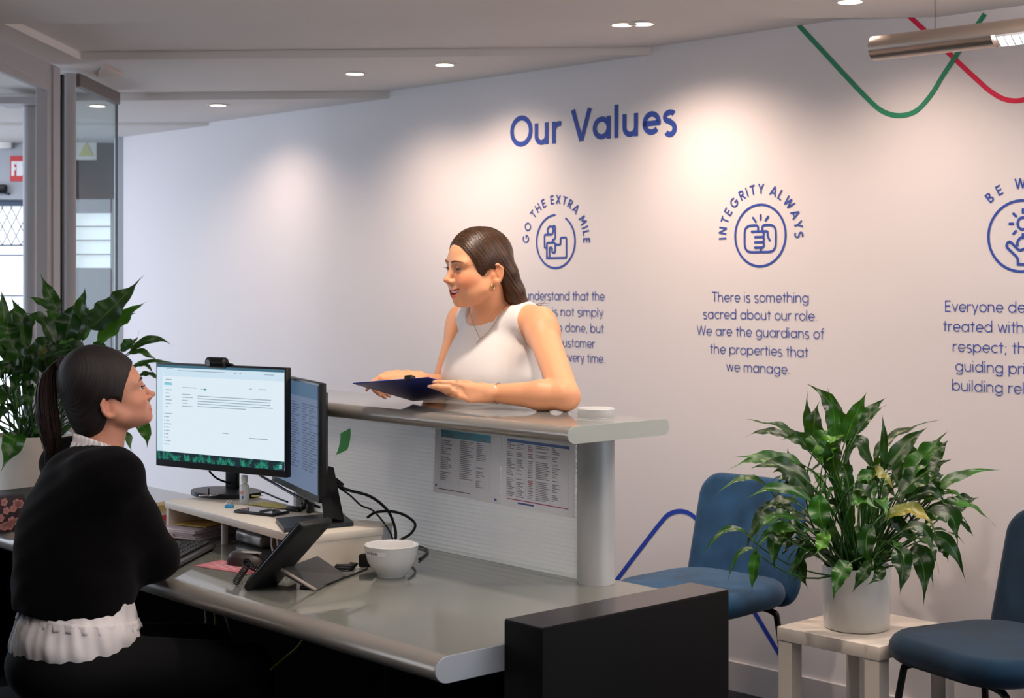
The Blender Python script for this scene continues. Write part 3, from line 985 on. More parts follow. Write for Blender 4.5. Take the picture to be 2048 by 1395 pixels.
def mesh_field(fn, lo, hi, vox, name, mat_, parent=None, color=None, attrs=None, smooth_it=1, block=8):
    """surface of fn(P) = 0 inside a box, by surface nets over a sparse set of blocks"""
    lo = np.array(lo, float)
    n = np.ceil((np.array(hi, float) - lo) / vox / block).astype(int)
    N = n * block + 1
    g = np.meshgrid(*[np.arange(k) for k in n], indexing='ij')
    bi = np.stack([a.ravel() for a in g], 1)
    ctr = lo + (bi * block + block / 2) * vox
    cd = fn(ctr.astype(np.float32))
    rad = block * vox * 0.5 * 1.733 * 1.25 + 0.002
    vol = np.empty(tuple(N), np.float32)
    vol[:] = 1.0
    neg = bi[cd < 0]
    o = np.arange(block + 1)
    off = np.stack([a.ravel() for a in np.meshgrid(o, o, o, indexing='ij')], 1)
    for b in neg:
        vol[b[0] * block:b[0] * block + block + 1, b[1] * block:b[1] * block + block + 1, b[2] * block:b[2] * block + block + 1] = -1.0
    near = bi[np.abs(cd) < rad]
    step = 400
    for s in range(0, len(near), step):
        nb = near[s:s + step]
        ids = (nb[:, None, :] * block + off[None]).reshape(-1, 3)
        v = fn((lo + ids * vox).astype(np.float32))
        vol[ids[:, 0], ids[:, 1], ids[:, 2]] = v
    s = vol < 0
    sh = [(i, j, k) for i in (0, 1) for j in (0, 1) for k in (0, 1)]
    cnt = np.zeros(tuple(N - 1), np.int8)
    for i, j, k in sh:
        cnt += s[i:N[0] - 1 + i, j:N[1] - 1 + j, k:N[2] - 1 + k]
    act = np.argwhere((cnt > 0) & (cnt < 8))
    idx = np.full(tuple(N - 1), -1, np.int32)
    idx[act[:, 0], act[:, 1], act[:, 2]] = np.arange(len(act))
    val = {c: vol[act[:, 0] + c[0], act[:, 1] + c[1], act[:, 2] + c[2]] for c in sh}
    acc = np.zeros((len(act), 3)); num = np.zeros(len(act))
    for ax in range(3):
        for c in sh:
            if c[ax]:
                continue
            e = list(c); e[ax] = 1; e = tuple(e)
            a, b = val[c], val[e]
            m = (a < 0) != (b < 0)
            t = np.where(m, a / np.where(m, a - b, 1), 0)
            p = np.zeros((len(act), 3)) + np.array(c)
            p[:, ax] += t
            acc[m] += p[m]; num[m] += 1
    V = lo + (act + acc / num[:, None]) * vox
    quads = []
    for ax in range(3):
        u, w = (ax + 1) % 3, (ax + 2) % 3
        sl0 = [slice(None)] * 3; sl1 = [slice(None)] * 3
        sl0[ax] = slice(0, -1); sl1[ax] = slice(1, None)
        d = s[tuple(sl0)] != s[tuple(sl1)]
        e = np.argwhere(d)
        e = e[(e[:, u] > 0) & (e[:, w] > 0) & (e[:, u] < N[u] - 1) & (e[:, w] < N[w] - 1)]
        def cell(du, dw):
            q = e.copy(); q[:, u] += du; q[:, w] += dw
            return idx[q[:, 0], q[:, 1], q[:, 2]]
        q = np.stack([cell(-1, -1), cell(0, -1), cell(0, 0), cell(-1, 0)], 1)
        inside = s[e[:, 0], e[:, 1], e[:, 2]]
        q[~inside] = q[~inside][:, ::-1]
        quads.append(q)
    Q = np.concatenate(quads)
    Q = Q[(Q >= 0).all(1)]
    for _ in range(smooth_it):            # light relaxing removes the grid steps
        sm = np.zeros_like(V); c = np.zeros(len(V))
        for i in range(4):
            a, b = Q[:, i], Q[:, (i + 1) % 4]
            np.add.at(sm, a, V[b]); np.add.at(c, a, 1)
            np.add.at(sm, b, V[a]); np.add.at(c, b, 1)
        V = V * 0.45 + 0.55 * sm / np.maximum(c, 1)[:, None]
    me = bpy.data.meshes.new(name)
    me.vertices.add(len(V)); me.vertices.foreach_set('co', V.astype(np.float32).ravel())
    me.loops.add(Q.size); me.loops.foreach_set('vertex_index', Q.astype(np.int32).ravel())
    me.polygons.add(len(Q))
    me.polygons.foreach_set('loop_start', np.arange(0, Q.size, 4, dtype=np.int32))
    me.polygons.foreach_set('use_smooth', np.ones(len(Q), bool))
    me.update(calc_edges=True)
    me.validate()
    if color is not None:
        at_ = me.color_attributes.new('Col', 'FLOAT_COLOR', 'POINT')
        at_.data.foreach_set('color', color(V.astype(np.float32)).astype(np.float32).ravel())
    for k, f in (attrs or {}).items():
        at_ = me.attributes.new(k, 'FLOAT_VECTOR', 'POINT')
        at_.data.foreach_set('vector', f(V.astype(np.float32)).astype(np.float32).ravel())
    ob = bpy.data.objects.new(name, me)
    COL.objects.link(ob)
    me.materials.append(mat_)
    if parent is not None:
        ob.parent = parent
        ob.matrix_parent_inverse = parent.matrix_basis.inverted()
    return ob


def skin_material(name, rough=0.48):
    m = mat(name, (1, 1, 1, 1), rough, spec=0.4, sss=0.22)
    nt = m.node_tree
    a = nt.nodes.new('ShaderNodeAttribute'); a.attribute_name = 'Col'
    nt.links.new(a.outputs['Color'], nt.nodes['Principled BSDF'].inputs['Base Color'])
    return m


def hair_material(name, c0, c1, scale=(260, 40, 7), rough=0.38):
    m = mat(name, c0, rough, spec=0.5)
    nt = m.node_tree
    b = nt.nodes['Principled BSDF']
    a = nt.nodes.new('ShaderNodeAttribute'); a.attribute_name = 'strand'
    mp = nt.nodes.new('ShaderNodeMapping'); mp.inputs['Scale'].default_value = scale
    n = nt.nodes.new('ShaderNodeTexNoise'); n.inputs['Scale'].default_value = 1.0; n.inputs['Detail'].default_value = 4
    r = nt.nodes.new('ShaderNodeValToRGB')
    r.color_ramp.elements[0].position = 0.32; r.color_ramp.elements[0].color = c0
    r.color_ramp.elements[1].position = 0.72; r.color_ramp.elements[1].color = c1
    bp = nt.nodes.new('ShaderNodeBump'); bp.inputs['Strength'].default_value = 0.55; bp.inputs['Distance'].default_value = 0.003
    nt.links.new(a.outputs['Vector'], mp.inputs['Vector']); nt.links.new(mp.outputs[0], n.inputs['Vector'])
    nt.links.new(n.outputs['Fac'], r.inputs[0]); nt.links.new(r.outputs[0], b.inputs['Base Color'])
    nt.links.new(n.outputs['Fac'], bp.inputs['Height']); nt.links.new(bp.outputs[0], b.inputs['Normal'])
    return m


# --- a head in its own space: origin between the ears, x to the face, y to the left, z up
def head_field(Q, smile=0.0, fat=1.0, chin=(0.0, 0.0)):
    Y = np.abs(Q[:, 1])
    S = np.stack([Q[:, 0], Y, Q[:, 2]], 1)            # mirrored copy for paired parts
    d = d_ell(Q, (-0.004, 0, 0.047), (0.089, 0.071, 0.081))
    d = smin(d, d_ell(Q, (0.030, 0, 0.030), (0.063, 0.060, 0.075)), 0.03)
    d = smin(d, d_ell(Q, (0.036, 0, -0.025), (0.050, 0.050 * fat, 0.066)), 0.03)
    d = smin(d, d_cap(S, (0.010, 0.050 * fat, -0.042), (0.062 + chin[0], 0.014, -0.077 + chin[1]), 0.017, 0.0135), 0.025)      # jaw line
    d = smin(d, d_cap(S, (0.010, 0.052 * fat, -0.040), (-0.004, 0.058, -0.005), 0.016, 0.014), 0.02)
    d = smin(d, d_ell(Q, (0.0700 + chin[0], 0, -0.0765 + chin[1]), (0.0155, 0.017, 0.0145)), 0.018)                          # chin
    d = smin(d, d_ell(S, (0.040, 0.037, -0.042), (0.032, 0.023, 0.032)), 0.03)                             # flank of the cheek
    d = smin(d, d_ell(S, (0.057, 0.037, -0.012 + 0.003 * smile), (0.026, 0.023, 0.020)), 0.022)           # cheek
    if smile:
        d = smin(d, d_ell(S, (0.070, 0.031, -0.021), (0.018, 0.018, 0.016)), 0.016)
    d = smin(d, d_ell(S, (0.074, 0.028, 0.036), (0.016, 0.026, 0.010)), 0.018)                            # brow
    d = smin(d, d_ell(Q, (0.0715, 0, -0.046), (0.0215, 0.027 + 0.005 * smile, 0.023)), 0.018)                              # muzzle
    # eye sockets
    d = smax(d, -d_ell(S, (0.1005, 0.0315, 0.0195), (0.0185, 0.0175, 0.0115)), 0.012)
    # lids and the slit between them
    lid = np.sqrt(((S - A3((0.0765, 0.0305, 0.0185))) ** 2).sum(1)) - 0.0140
    e = S - A3((0.0765, 0.0305, 0.0185))
    slit = np.maximum(np.abs(e[:, 2] + 0.0012 - 0.09 * (e[:, 1])) - (0.0046 - 0.0024 * smile - 14.0 * (e[:, 1]) ** 2), -e[:, 0] + 0.003)
    lid = smax(lid, -slit, 0.002)
    d = smin(d, lid, 0.004)
    # nose
    d = smin(d, d_cap(Q, (0.0885, 0, 0.022), (0.1075, 0, -0.012), 0.0062, 0.0074), 0.011)
    d = smin(d, d_ell(Q, (0.1090, 0, -0.0140), (0.0098, 0.0086, 0.0078)), 0.007)
    d = smin(d, d_ell(S, (0.0975, 0.0115, -0.0185), (0.0098, 0.0062, 0.0066)), 0.006)
    d = smin(d, d_cap(Q, (0.1025, 0, -0.0205), (0.0945, 0, -0.0275), 0.0054, 0.006), 0.006)
    d = smax(d, -d_cap(S, (0.1035, 0.0062, -0.0255), (0.0985, 0.0072, -0.0190), 0.0034, 0.0026), 0.002)
    # mouth
    w = 0.0235 + 0.0115 * smile
    zc = -0.0505
    def lipz(y):
        return zc + smile * 0.0115 * (y / 0.031) ** 2
    zq = Q[:, 2] - lipz(Y)
    T = np.stack([Q[:, 0] + 9.0 * Y * Y * (1 + 0.35 * smile), Y, zq], 1)
    d = smin(d, d_ell(T, (0.0905 - 0.002 * smile, 0, 0.0058 + 0.0006 * smile), (0.0074, w, 0.0048 - 0.0012 * smile)), 0.006)
    d = smin(d, d_ell(T, (0.0885 - 0.002 * smile, 0, -0.0072 - 0.0034 * smile), (0.0080, w * 0.80, 0.0056 - 0.0010 * smile)), 0.007)
    gap = d_ell(T, (0.0980, 0, -0.0008 - 0.0008 * smile), (0.022 - 0.001 * smile, w * (0.96 - 0.02 * smile), 0.0003 + 0.0055 * smile))
    d = smax(d, -gap, 0.0025)
    # ears
    ca, sa = math.cos(0.30), math.sin(0.30)
    q = S - A3((-0.012, 0.0725, 0.004))
    E1 = np.stack([q[:, 0] * ca - q[:, 2] * 0.18, q[:, 1] + q[:, 0] * 0.42, q[:, 2] + q[:, 0] * 0.18], 1)
    ear = d_ell(E1, (0, 0, 0), (0.0185, 0.0085, 0.031))
    ear = smin(ear, d_ell(E1, (0.006, -0.001, -0.026), (0.0095, 0.0068, 0.0105)), 0.008)
    ear = smax(ear, -d_ell(E1, (0.002, 0.0080, 0.001), (0.0120, 0.0095, 0.0220)), 0.004)
    ear = smin(ear, d_cap(E1, (-0.004, 0.001, 0.014), (-0.003, 0.002, -0.010), 0.0030, 0.0032), 0.004)
    ear = smin(ear, d_chain(E1, [(0.002, 0.0050, 0.0245), (-0.008, 0.006, 0.0235), (-0.0165, 0.0055, 0.012), (-0.0150, 0.004, -0.006), (-0.006, 0.002, -0.022)], [0.0030, 0.0034, 0.0036, 0.0034, 0.003]), 0.003)
    ear = smin(ear, d_ell(E1, (0.013, 0.001, -0.004), (0.0045, 0.005, 0.0065)), 0.005)
    d = smin(d, ear, 0.006)
    return d


def head_color(Q, base, smile=0.0, lip=(0.62, 0.20, 0.18), blush=0.35, under=None):
    """colour of the skin: lips, blush, darker lids and ear hollows"""
    n = len(Q)
    c = np.tile(A3(base)[None], (n, 1))
    Y = np.abs(Q[:, 1])
    def blend(mask, col):
        nonlocal c
        c = c * (1 - mask[:, None]) + mask[:, None] * A3(col)[None]
    S = np.stack([Q[:, 0], Y, Q[:, 2]], 1)
    b = np.clip(1.0 - d_ell(S, (0.066, 0.040, -0.015), (0.03, 0.026, 0.018)) / 0.014, 0, 1) * blush
    blend(np.clip(b, 0, blush), (base[0] * 1.0, base[1] * 0.66, base[2] * 0.62))
    ns = np.clip(1 - np.sqrt(((S - A3((0.111, 0, -0.014))) ** 2).sum(1)) / 0.02, 0, 1) * 0.35
    blend(ns, (base[0], base[1] * 0.74, base[2] * 0.7))
    zq = Q[:, 2] - (-0.0505 + smile * 0.0115 * (Y / 0.031) ** 2)
    w = 0.0235 + 0.0115 * smile
    ss = lambda v, e: np.clip(v / e + 0.5, 0, 1)
    up = ss(zq + 0.0008, 0.001) * ss(0.0092 - 0.0004 * smile - 0.0080 * (Y / w) ** 2 - 0.0012 * np.exp(-(Y / 0.003) ** 2) - zq, 0.0016)
    lo = ss(-zq - 0.0002, 0.001) * ss(zq + 0.0126 + 0.0030 * smile - 0.0125 * (Y / w) ** 2, 0.0018)
    m = np.maximum(up, lo) * ss(w * 0.93 - Y, 0.003) * (Q[:, 0] > 0.058) * 0.9
    blend(m, lip)
    eye = np.clip(1.2 - d_ell(S, (0.088, 0.0315, 0.0225), (0.012, 0.016, 0.008)) / 0.004, 0, 1) * 0.30
    blend(np.clip(eye, 0, 0.30), (base[0] * 0.55, base[1] * 0.42, base[2] * 0.40))
    earm = np.clip(1 - d_ell(S, (-0.008, 0.075, 0.004), (0.014, 0.012, 0.022)) / 0.006, 0, 1) * 0.4
    blend(np.clip(earm, 0, 0.4), (base[0] * 0.95, base[1] * 0.62, base[2] * 0.55))
    return np.concatenate([c, np.ones((n, 1), np.float32)], 1)


def frame(origin, fwd, up=(0, 0, 1), roll=0.0):
    """4x4 matrix with x along fwd, z near up"""
    f = Vector(fwd).normalized()
    u = Vector(up)
    l = u.cross(f).normalized()
    u = f.cross(l)
    M = Matrix(((f.x, l.x, u.x, 0), (f.y, l.y, u.y, 0), (f.z, l.z, u.z, 0), (0, 0, 0, 1)))
    if roll:
        M = M @ Matrix.Rotation(roll, 4, 'X')
    return Matrix.Translation(origin) @ M


def local(P, M):
    Mi = np.array(M.inverted(), dtype=np.float32)
    return P @ Mi[:3, :3].T + Mi[:3, 3]


def add_eyes(H, parent, iris, look, smile=0.0, side=(1, -1), brow_col=None, brow_w=0.0042, sink=0.0):
    """eyeballs, lashes and brows as parts of a person"""
    for s in side:
        c = Vector((0.0765, 0.0305 * s, 0.0185))
        mbw = MB(); mbw.sphere((0, 0, 0), 0.0123, 20, 14)
        eb = mbw.build('eye', mat('eye white', srgb(226, 216, 210), 0.25), parent, True)
        eb.matrix_world = H @ Matrix.Translation(c)
        d = Vector(look).normalized()
        Mi = frame((0, 0, 0), d)
        mbw = MB(); mbw.lathe([(0.0, 0.01235), (0.0028, 0.0122), (0.0060, 0.01085), (0.0062, 0.0102)], 20, M=Mi @ Matrix.Rotation(math.pi / 2, 4, 'Y'))
        ir = mbw.build('iris', mat('iris ' + str(iris), iris, 0.15), parent, True)
        ir.matrix_world = H @ Matrix.Translation(c)
        # lash lines
        top, bot = [], []
        for k in range(11):
            y = -0.0118 + 0.0236 * k / 10
            op = 0.0046 - 0.0024 * smile - 14.0 * y * y
            op = max(op, 0.0002)
            zc = -0.0012 + 0.09 * y
            r = 0.0146
            for lst, sg in ((top, 1), (bot, -1)):
                z = zc + sg * op
                x = math.sqrt(max(1e-8, r * r - y * y - z * z))
                lst.append(Vector((c.x + x, (0.0305 + y) * s, c.z + z)))
        mbw = MB(); mbw.tube(top, [0.0006] + [0.0013] * 9 + [0.0008], 6)
        mbw.tube(bot, [0.0004] + [0.0006] * 9 + [0.0004], 6)
        # outer lashes
        for k in (4, 5, 6, 7, 8, 9):
            p = top[k]
            mbw.tube([p, p + Vector((0.0045, 0.0012 * s * (k - 4), 0.0004)), p + Vector((0.0065, 0.0022 * s * (k - 4), 0.0022))], [0.0005, 0.0004, 0.0001], 4)
        o = mbw.build('eyelashes', mat('dark lashes', srgb(28, 20, 18), 0.6), parent, True)
        o.matrix_world = H
        pts, rs = [], []
        for k in range(9):
            y = 0.010 + 0.044 * k / 8
            z = 0.0365 + 0.0045 * math.sin(math.pi * (0.1 + 0.85 * k / 8))
            P = np.array([[0.12, y * s, z]], np.float32)
            for _ in range(40):
                P[:, 0] -= np.maximum(head_field(P, smile), 0.0)[0] * 0.8
            pts.append(Vector(P[0].tolist()) + Vector((0.0004 - sink, 0, 0)))
            rs.append(brow_w * (0.75 + 0.35 * math.sin(math.pi * (k / 8) ** 0.6)) * (1 - 0.75 * (k / 8) ** 3))
        mbw = MB(); mbw.tube(pts, rs, 8, flat=1.0)
        # flatten the brow against the face
        mbw.v = [tuple(p) for p in mbw.v]
        o = mbw.build('eyebrow', brow_col, parent, True)
        o.matrix_world = H

# ------------------------------------------------------------------ the standing visitor
def build_visitor():
    SK = srgb(226, 163, 122)[:3]
    M_SKIN = skin_material('warm skin')
    t = thing('person', 'smiling woman with long brown hair and a white sleeveless top leaning on the counter', 'person', at(990, 900, 4.62) * 1.0)
    t.location = (-0.03, 4.66, 0.0)
    bpy.context.view_layer.update()
    fw = Vector((-0.87, -0.50, -0.06))
    H = frame(at(960, 546, 4.42), fw, roll=R_(-3))
    ftor = Vector((-0.774, -0.633, 0.0)).normalized()
    ltor = Vector((-ftor.y, ftor.x, 0))                      # towards her left
    SHL, SHR = at(1080, 652, 4.38), at(928, 643, 4.66)
    mid = (SHL + SHR) / 2
    lean = Vector((0.06, 0.09, 0))                           # hips lie further back than the chest
    neck = mid + ftor * 0.035 + Vector((0, 0, 0.035))
    chest = mid + ftor * 0.050 + Vector((0, 0, -0.13)) + lean * 0.3
    waist = mid + ftor * 0.040 + Vector((0, 0, -0.34)) + lean * 0.9
    hips = mid + Vector((0, 0, -0.50)) + lean * 2.0
    TR = np.array([ftor[:], ltor[:], (0, 0, 1)], np.float32).T
    ELL, WRL = at(1131, 792, 4.06), at(988, 786, 4.150)
    ELR, WRR = at(884, 784, 4.63), at(836, 759, 4.40)
    # --- left hand: back to the camera, fingers under the board
    def V(px, py, y): return at(px, py, y)
    KL = [V(926, 772, 4.075), V(926, 781, 4.077), V(930, 790, 4.081), V(938, 798, 4.087)]     # knuckles index..little
    FL = [[KL[0], V(900, 766, 4.047), V(883, 765, 4.043), V(870, 764, 4.047)],
          [KL[1], V(897, 775, 4.041), V(877, 774, 4.037), V(861, 772.5, 4.043)],
          [KL[2], V(905, 782, 4.043), V(888, 779.5, 4.043), V(876, 777.5, 4.049)],
          [KL[3], V(916, 791, 4.053), V(904, 789, 4.055), V(894, 786, 4.061)]]
    TL = [V(962, 778, 4.125), V(938, 769, 4.140), V(920, 766, 4.150), V(905, 765, 4.155)]
    # --- right hand: over the left edge of the board, finger ends showing below it
    KR = [V(782, 752, 4.345), V(773, 751, 4.325), V(766, 752, 4.302), V(761, 755, 4.280)]
    FR = [[KR[0], V(764, 768, 4.335), V(766, 782, 4.340), V(777, 790, 4.352)],
          [KR[1], V(755, 768, 4.318), V(757, 783, 4.322), V(768, 793, 4.335)],
          [KR[2], V(748, 767, 4.296), V(749, 779, 4.300), V(758, 788, 4.312)],
          [KR[3], V(742, 765, 4.270), V(738, 773, 4.272), V(735, 777, 4.280)]]
    TH = [V(815, 752, 4.38), V(795, 747, 4.35), V(778, 748, 4.325), V(768, 752, 4.31)]

    def arms(P):
        d = None
        for sh, el, wr in ((SHL, ELL, WRL), (SHR, ELR, WRR)):
            e = d_cap(P, sh, el, 0.045, 0.0385)
            e = smin(e, d_ell(P, sh + (el - sh) * 0.12 + Vector((0, 0, 0.004)), (0.049, 0.049, 0.053)), 0.02)
            e = smin(e, d_cap(P, el, el + (wr - el) * 0.32, 0.0375, 0.0385), 0.012)
            e = smin(e, d_cap(P, el + (wr - el) * 0.32, wr, 0.0385, 0.0245), 0.02)
            d = e if d is None else np.minimum(d, e)
        # hands
        for wr, K, F, T, c in ((WRL, KL, FL, TL, None), (WRR, KR, FR, TH, None)):
            pc = (Vector(K[0]) + Vector(K[3])) / 2
            h = d_cap(P, wr, wr + (pc - wr) * 0.35, 0.0235, 0.023)
            for k in K:
                b0 = wr + (pc - wr) * 0.22 + (Vector(k) - pc) * 0.55
                h = smin(h, d_cap(P, b0, k, 0.0135, 0.0100), 0.012)
            h = smin(h, d_cap(P, wr + (pc - wr) * 0.25, T[0], 0.017, 0.015), 0.012)
            f = d_chain(P, T, [0.0125, 0.0108, 0.0092, 0.0072], 0.004)
            h = smin(h, f, 0.008)
            for i, q in enumerate(F):
                s = (1.0, 1.03, 0.98, 0.86)[i]
                f = d_chain(P, q, [0.0092 * s, 0.0082 * s, 0.0074 * s, 0.0056 * s], 0.003)
                h = smin(h, f, 0.0018)
            d = smin(d, h, 0.012)
        return d

    def torso(P, off=0.0):
        q = P
        d = d_ell(q, chest, (0.098, 0.150, 0.165), TR)
        d = smin(d, d_ell(q, waist, (0.092, 0.125, 0.20), TR), 0.06)
        d = smin(d, d_ell(q, hips, (0.115, 0.165, 0.15), TR), 0.06)
        for s in (-1, 1):
            b = chest + ftor * 0.058 + ltor * (0.070 * s) + Vector((0, 0, -0.030))
            d = smin(d, d_ell(q, b, (0.054, 0.060, 0.060), TR), 0.035)
        # shoulder girdle
        for sh in (SHL, SHR):
            d = smin(d, d_cap(q, neck + Vector((0, 0, -0.030)), sh + Vector((0, 0, 0.012)), 0.050, 0.040), 0.03)
            d = smin(d, d_cap(q, neck + Vector((0, 0, 0.012)) - ftor * 0.03, sh + Vector((0, 0, 0.012)), 0.034, 0.034), 0.03)
        return d

    def body(P):
        d = torso(P)
        d = smin(d, arms(P), 0.022)
        hb = H @ Vector((-0.018, 0, -0.045)); nb = neck + Vector((0, 0, -0.01))
        d = smin(d, d_cap(P, hb, nb, 0.053, 0.054), 0.025)
        for s in (-1, 1):
            a = H @ Vector((-0.02, 0.045 * s, -0.03))
            d = smin(d, d_cap(P, a, nb + ftor * 0.045 + ltor * 0.016 * s + Vector((0, 0, -0.012)), 0.012, 0.006), 0.024)
            d = smin(d, d_cap(P, nb + ftor * 0.052 + ltor * 0.02 * s + Vector((0, 0, -0.02)), (SHL if s > 0 else SHR) + ftor * 0.02 + Vector((0, 0, 0.02)), 0.006, 0.009), 0.022)
        d = smin(d, head_field(local(P, H), 1.0), 0.016)
        return d

    def skin_col(V_):
        return head_color(local(V_, H), SK, 1.0, lip=srgb(200, 86, 80)[:3], blush=0.55)

    ob = mesh_field(body, (-0.50, 3.93, 0.95), (0.28, 4.90, 1.72), 0.0024, 'body', M_SKIN, t, skin_col)

    # --- white top
    def top(P):
        q = P - A3(mid)
        x = q @ A3(ftor); y = q @ A3(ltor); z = q[:, 2]
        ay = np.abs(y)
        d = torso(P)
        d = smin(d, d_ell(P, chest + ftor * 0.010 + Vector((0, 0, -0.02)), (0.112, 0.152, 0.15), TR), 0.03)      # hangs loose below the bust
        d = smin(d, d_ell(P, waist + ftor * 0.010, (0.112, 0.142, 0.24), TR), 0.05) - 0.0075
        # armholes
        wl = 0.146 - np.clip((z + 0.02) / 0.07, 0, 1) ** 2 * 0.008
        wl = np.where(z < -0.085, wl + ((-0.085 - z) / 0.06) ** 2 * 0.010, wl)
        d = smax(d, ay - wl, 0.004)
        # boat neckline, front and back
        zn = -0.002 + 0.060 * np.clip(ay / 0.100, 0, 1.5) ** 2.4
        d = smax(d, (z - zn) * 0.8, 0.004)
        d = np.maximum(d, -(z + 0.46))
        fold = 0.0022 * np.sin(46 * y + 9 * z) * np.clip((-z - 0.05) / 0.12, 0, 1) + 0.0018 * np.sin(70 * (z + 0.6 * y)) * np.clip((-z - 0.16) / 0.1, 0, 1)
        return d + fold
    mesh_field(top, (-0.40, 4.20, 0.90), (0.25, 4.90, 1.50), 0.003, 'sleeveless_top',
               mat('white linen cotton', srgb(232, 226, 222), 0.85, spec=0.2, bump=(900, 0.15, 0.001)), t)

    # --- trousers and shoes, standing behind the desk
    fx = hips + lean * 0.4
    def trousers(P):
        d = d_ell(P, hips + Vector((0, 0, -0.03)), (0.125, 0.175, 0.17), TR)
        for s in (-1, 1):
            a = hips + ltor * (0.085 * s) + Vector((0, 0, -0.10))
            k = Vector((a.x + 0.03, a.y + 0.02, 0.47)); f = Vector((a.x + 0.05, a.y + 0.05, 0.06))
            d = smin(d, d_cap(P, a, k, 0.092, 0.075), 0.04)
            d = smin(d, d_cap(P, k, f, 0.075, 0.068), 0.02)
        d = np.maximum(d, P[:, 2] - (hips.z + 0.07))
        return np.maximum(d, 0.035 - P[:, 2])
    mesh_field(trousers, (-0.35, 4.40, 0.0), (0.45, 5.15, 1.05), 0.008, 'trousers', mat('dark navy trousers', srgb(30, 32, 40), 0.8), t)
    def shoes(P):
        d = None
        for s in (-1, 1):
            a = hips + ltor * (0.085 * s)
            f = Vector((a.x + 0.05, a.y + 0.05, 0.04))
            e = d_cap(P, f - ftor * 0.03, f + ftor * 0.13 + Vector((0, 0, -0.008)), 0.042, 0.034)
            e = np.maximum(e, 0.0 - P[:, 2])
            d = e if d is None else np.minimum(d, e)
        return d
    for s in (-1, 1):
        def shoe(P, s=s):
            a = hips + ltor * (0.085 * s)
            f = Vector((a.x + 0.05, a.y + 0.05, 0.04))
            return np.maximum(d_cap(P, f - ftor * 0.03, f + ftor * 0.13 + Vector((0, 0, -0.008)), 0.042, 0.034), 0.002 - P[:, 2])
        mesh_field(shoe, (-0.4, 4.3, -0.01), (0.45, 5.2, 0.12), 0.008, 'shoe', mat('black leather', srgb(20, 20, 20), 0.4), t)

    # --- hair
    def hair(P):
        Q = local(P, H)
        Y = np.abs(Q[:, 1])
        cap = d_ell(Q, (-0.008, 0, 0.047), (0.096, 0.0785, 0.0890))
        cap = smin(cap, d_ell(Q, (0.024, 0, 0.040), (0.064, 0.067, 0.080)), 0.03)
        # the face opening: hairline from a centre part down to the front of the ear
        hl = d_ell(np.stack([Q[:, 0], Y, Q[:, 2]], 1), (0.101, 0.0, -0.008), (0.080, 0.094, 0.098))
        cap = smax(cap, -hl, 0.004)
        cap = smax(cap, -(Q[:, 2] - 0.030 + 0.55 * (Q[:, 0] + 0.012) * (Q[:, 0] < 0.012) - 0.0 * Y), 0.006) if False else cap
        # keep the ear free: hair is tucked behind it
        ear = d_ell(np.stack([Q[:, 0], Y, Q[:, 2]], 1), (0.001, 0.080, -0.026), (0.029, 0.028, 0.042))
        cap = smax(cap, -ear, 0.006)
        # centre part groove
        cap = cap + 0.0022 * np.exp(-(Q[:, 1] / 0.003) ** 2) * (Q[:, 2] > 0.06)
        # the long fall down the back, lock by lock
        d = cap
        for i, (y0, r0) in enumerate(((0.052, 0.020), (0.040, 0.026), (0.022, 0.030), (0.0, 0.032), (-0.022, 0.030), (-0.040, 0.026), (-0.052, 0.020))):
            w = abs(y0)
            a = H @ Vector((-0.045, y0, 0.045)); b = H @ Vector((-0.073 + 0.2 * w, y0 * 1.15, 0.0)); c = H @ Vector((-0.099 + 0.3 * w, y0 * 1.2, -0.055))
            e = H @ Vector((-0.118 + 0.35 * w, y0 * 1.2, -0.098)); f = H @ Vector((-0.140 + 0.3 * w, y0 * 1.15, -0.124))
            l = d_chain(P, [a, b, c, e, f], [r0 * 1.15, r0 * 1.1, r0 * 1.05, r0 * 0.92, r0 * 0.35], 0.01)
            d = smin(d, l, 0.014)
        # strand grooves
        s1 = Q[:, 0] + 0.62 * (0.13 - Q[:, 2])
        d = d + 0.00045 * np.sin(s1 * 620 + 3 * np.sin(Q[:, 1] * 60)) + 0.0004 * np.sin(s1 * 1330 + Q[:, 1] * 90)
        return d
    def strand(V_):
        Q = local(V_, H)
        return np.stack([Q[:, 0] + 0.62 * (0.13 - Q[:, 2]), Q[:, 1], Q[:, 2]], 1)
    M_HAIR = hair_material('glossy brown hair', srgb(30, 17, 9), srgb(80, 50, 27))
    mesh_field(hair, (-0.28, 4.20, 1.28), (0.20, 4.66, 1.70), 0.0022, 'hair', M_HAIR, t, attrs={'strand': strand})
    # loose ends flicking out over the shoulder
    mb = MB()
    rnd = random.Random(5)
    for k in range(7):
        y0 = rnd.uniform(-0.02, 0.05)
        a = H @ Vector((-0.118 - rnd.uniform(0, 0.03), y0, -0.085 - rnd.uniform(0, 0.03)))
        b = H @ Vector((-0.156 - rnd.uniform(0, 0.02), y0 * 1.1, -0.107 + rnd.uniform(-0.012, 0.008)))
        c = H @ Vector((-0.190 - rnd.uniform(0, 0.028), y0 * 1.3, -0.096 + rnd.uniform(-0.010, 0.014)))
        mb.tube(smooth_path([a, b, c], 5), [0.0008] * 6 + [0.0005] * 4 + [0.0002], 5)
    o = mb.build('hair_ends', mat('light brown hair ends', srgb(84, 54, 32), 0.4), t, True)
    o.matrix_parent_inverse = t.matrix_basis.inverted()

    # --- eyes, teeth
    add_eyes(H, t, srgb(46, 32, 22), (0.90, -0.10, -0.42), 1.0, brow_col=mat('brown brow', srgb(120, 82, 58), 0.8), brow_w=0.0027)
    mb = MB()
    for k in range(-6, 7):
        y = k * 0.0045
        x = 0.0875 - 10.5 * y * y
        mb.box((x, y, -0.0478 + 0.0115 * (y / 0.031) ** 2), (0.004, 0.0043, 0.0090), 0.0009)
    o = mb.build('teeth', mat('teeth', srgb(236, 228, 216), 0.25), t, 40); o['kind'] = 'stuff'
    o.matrix_world = H

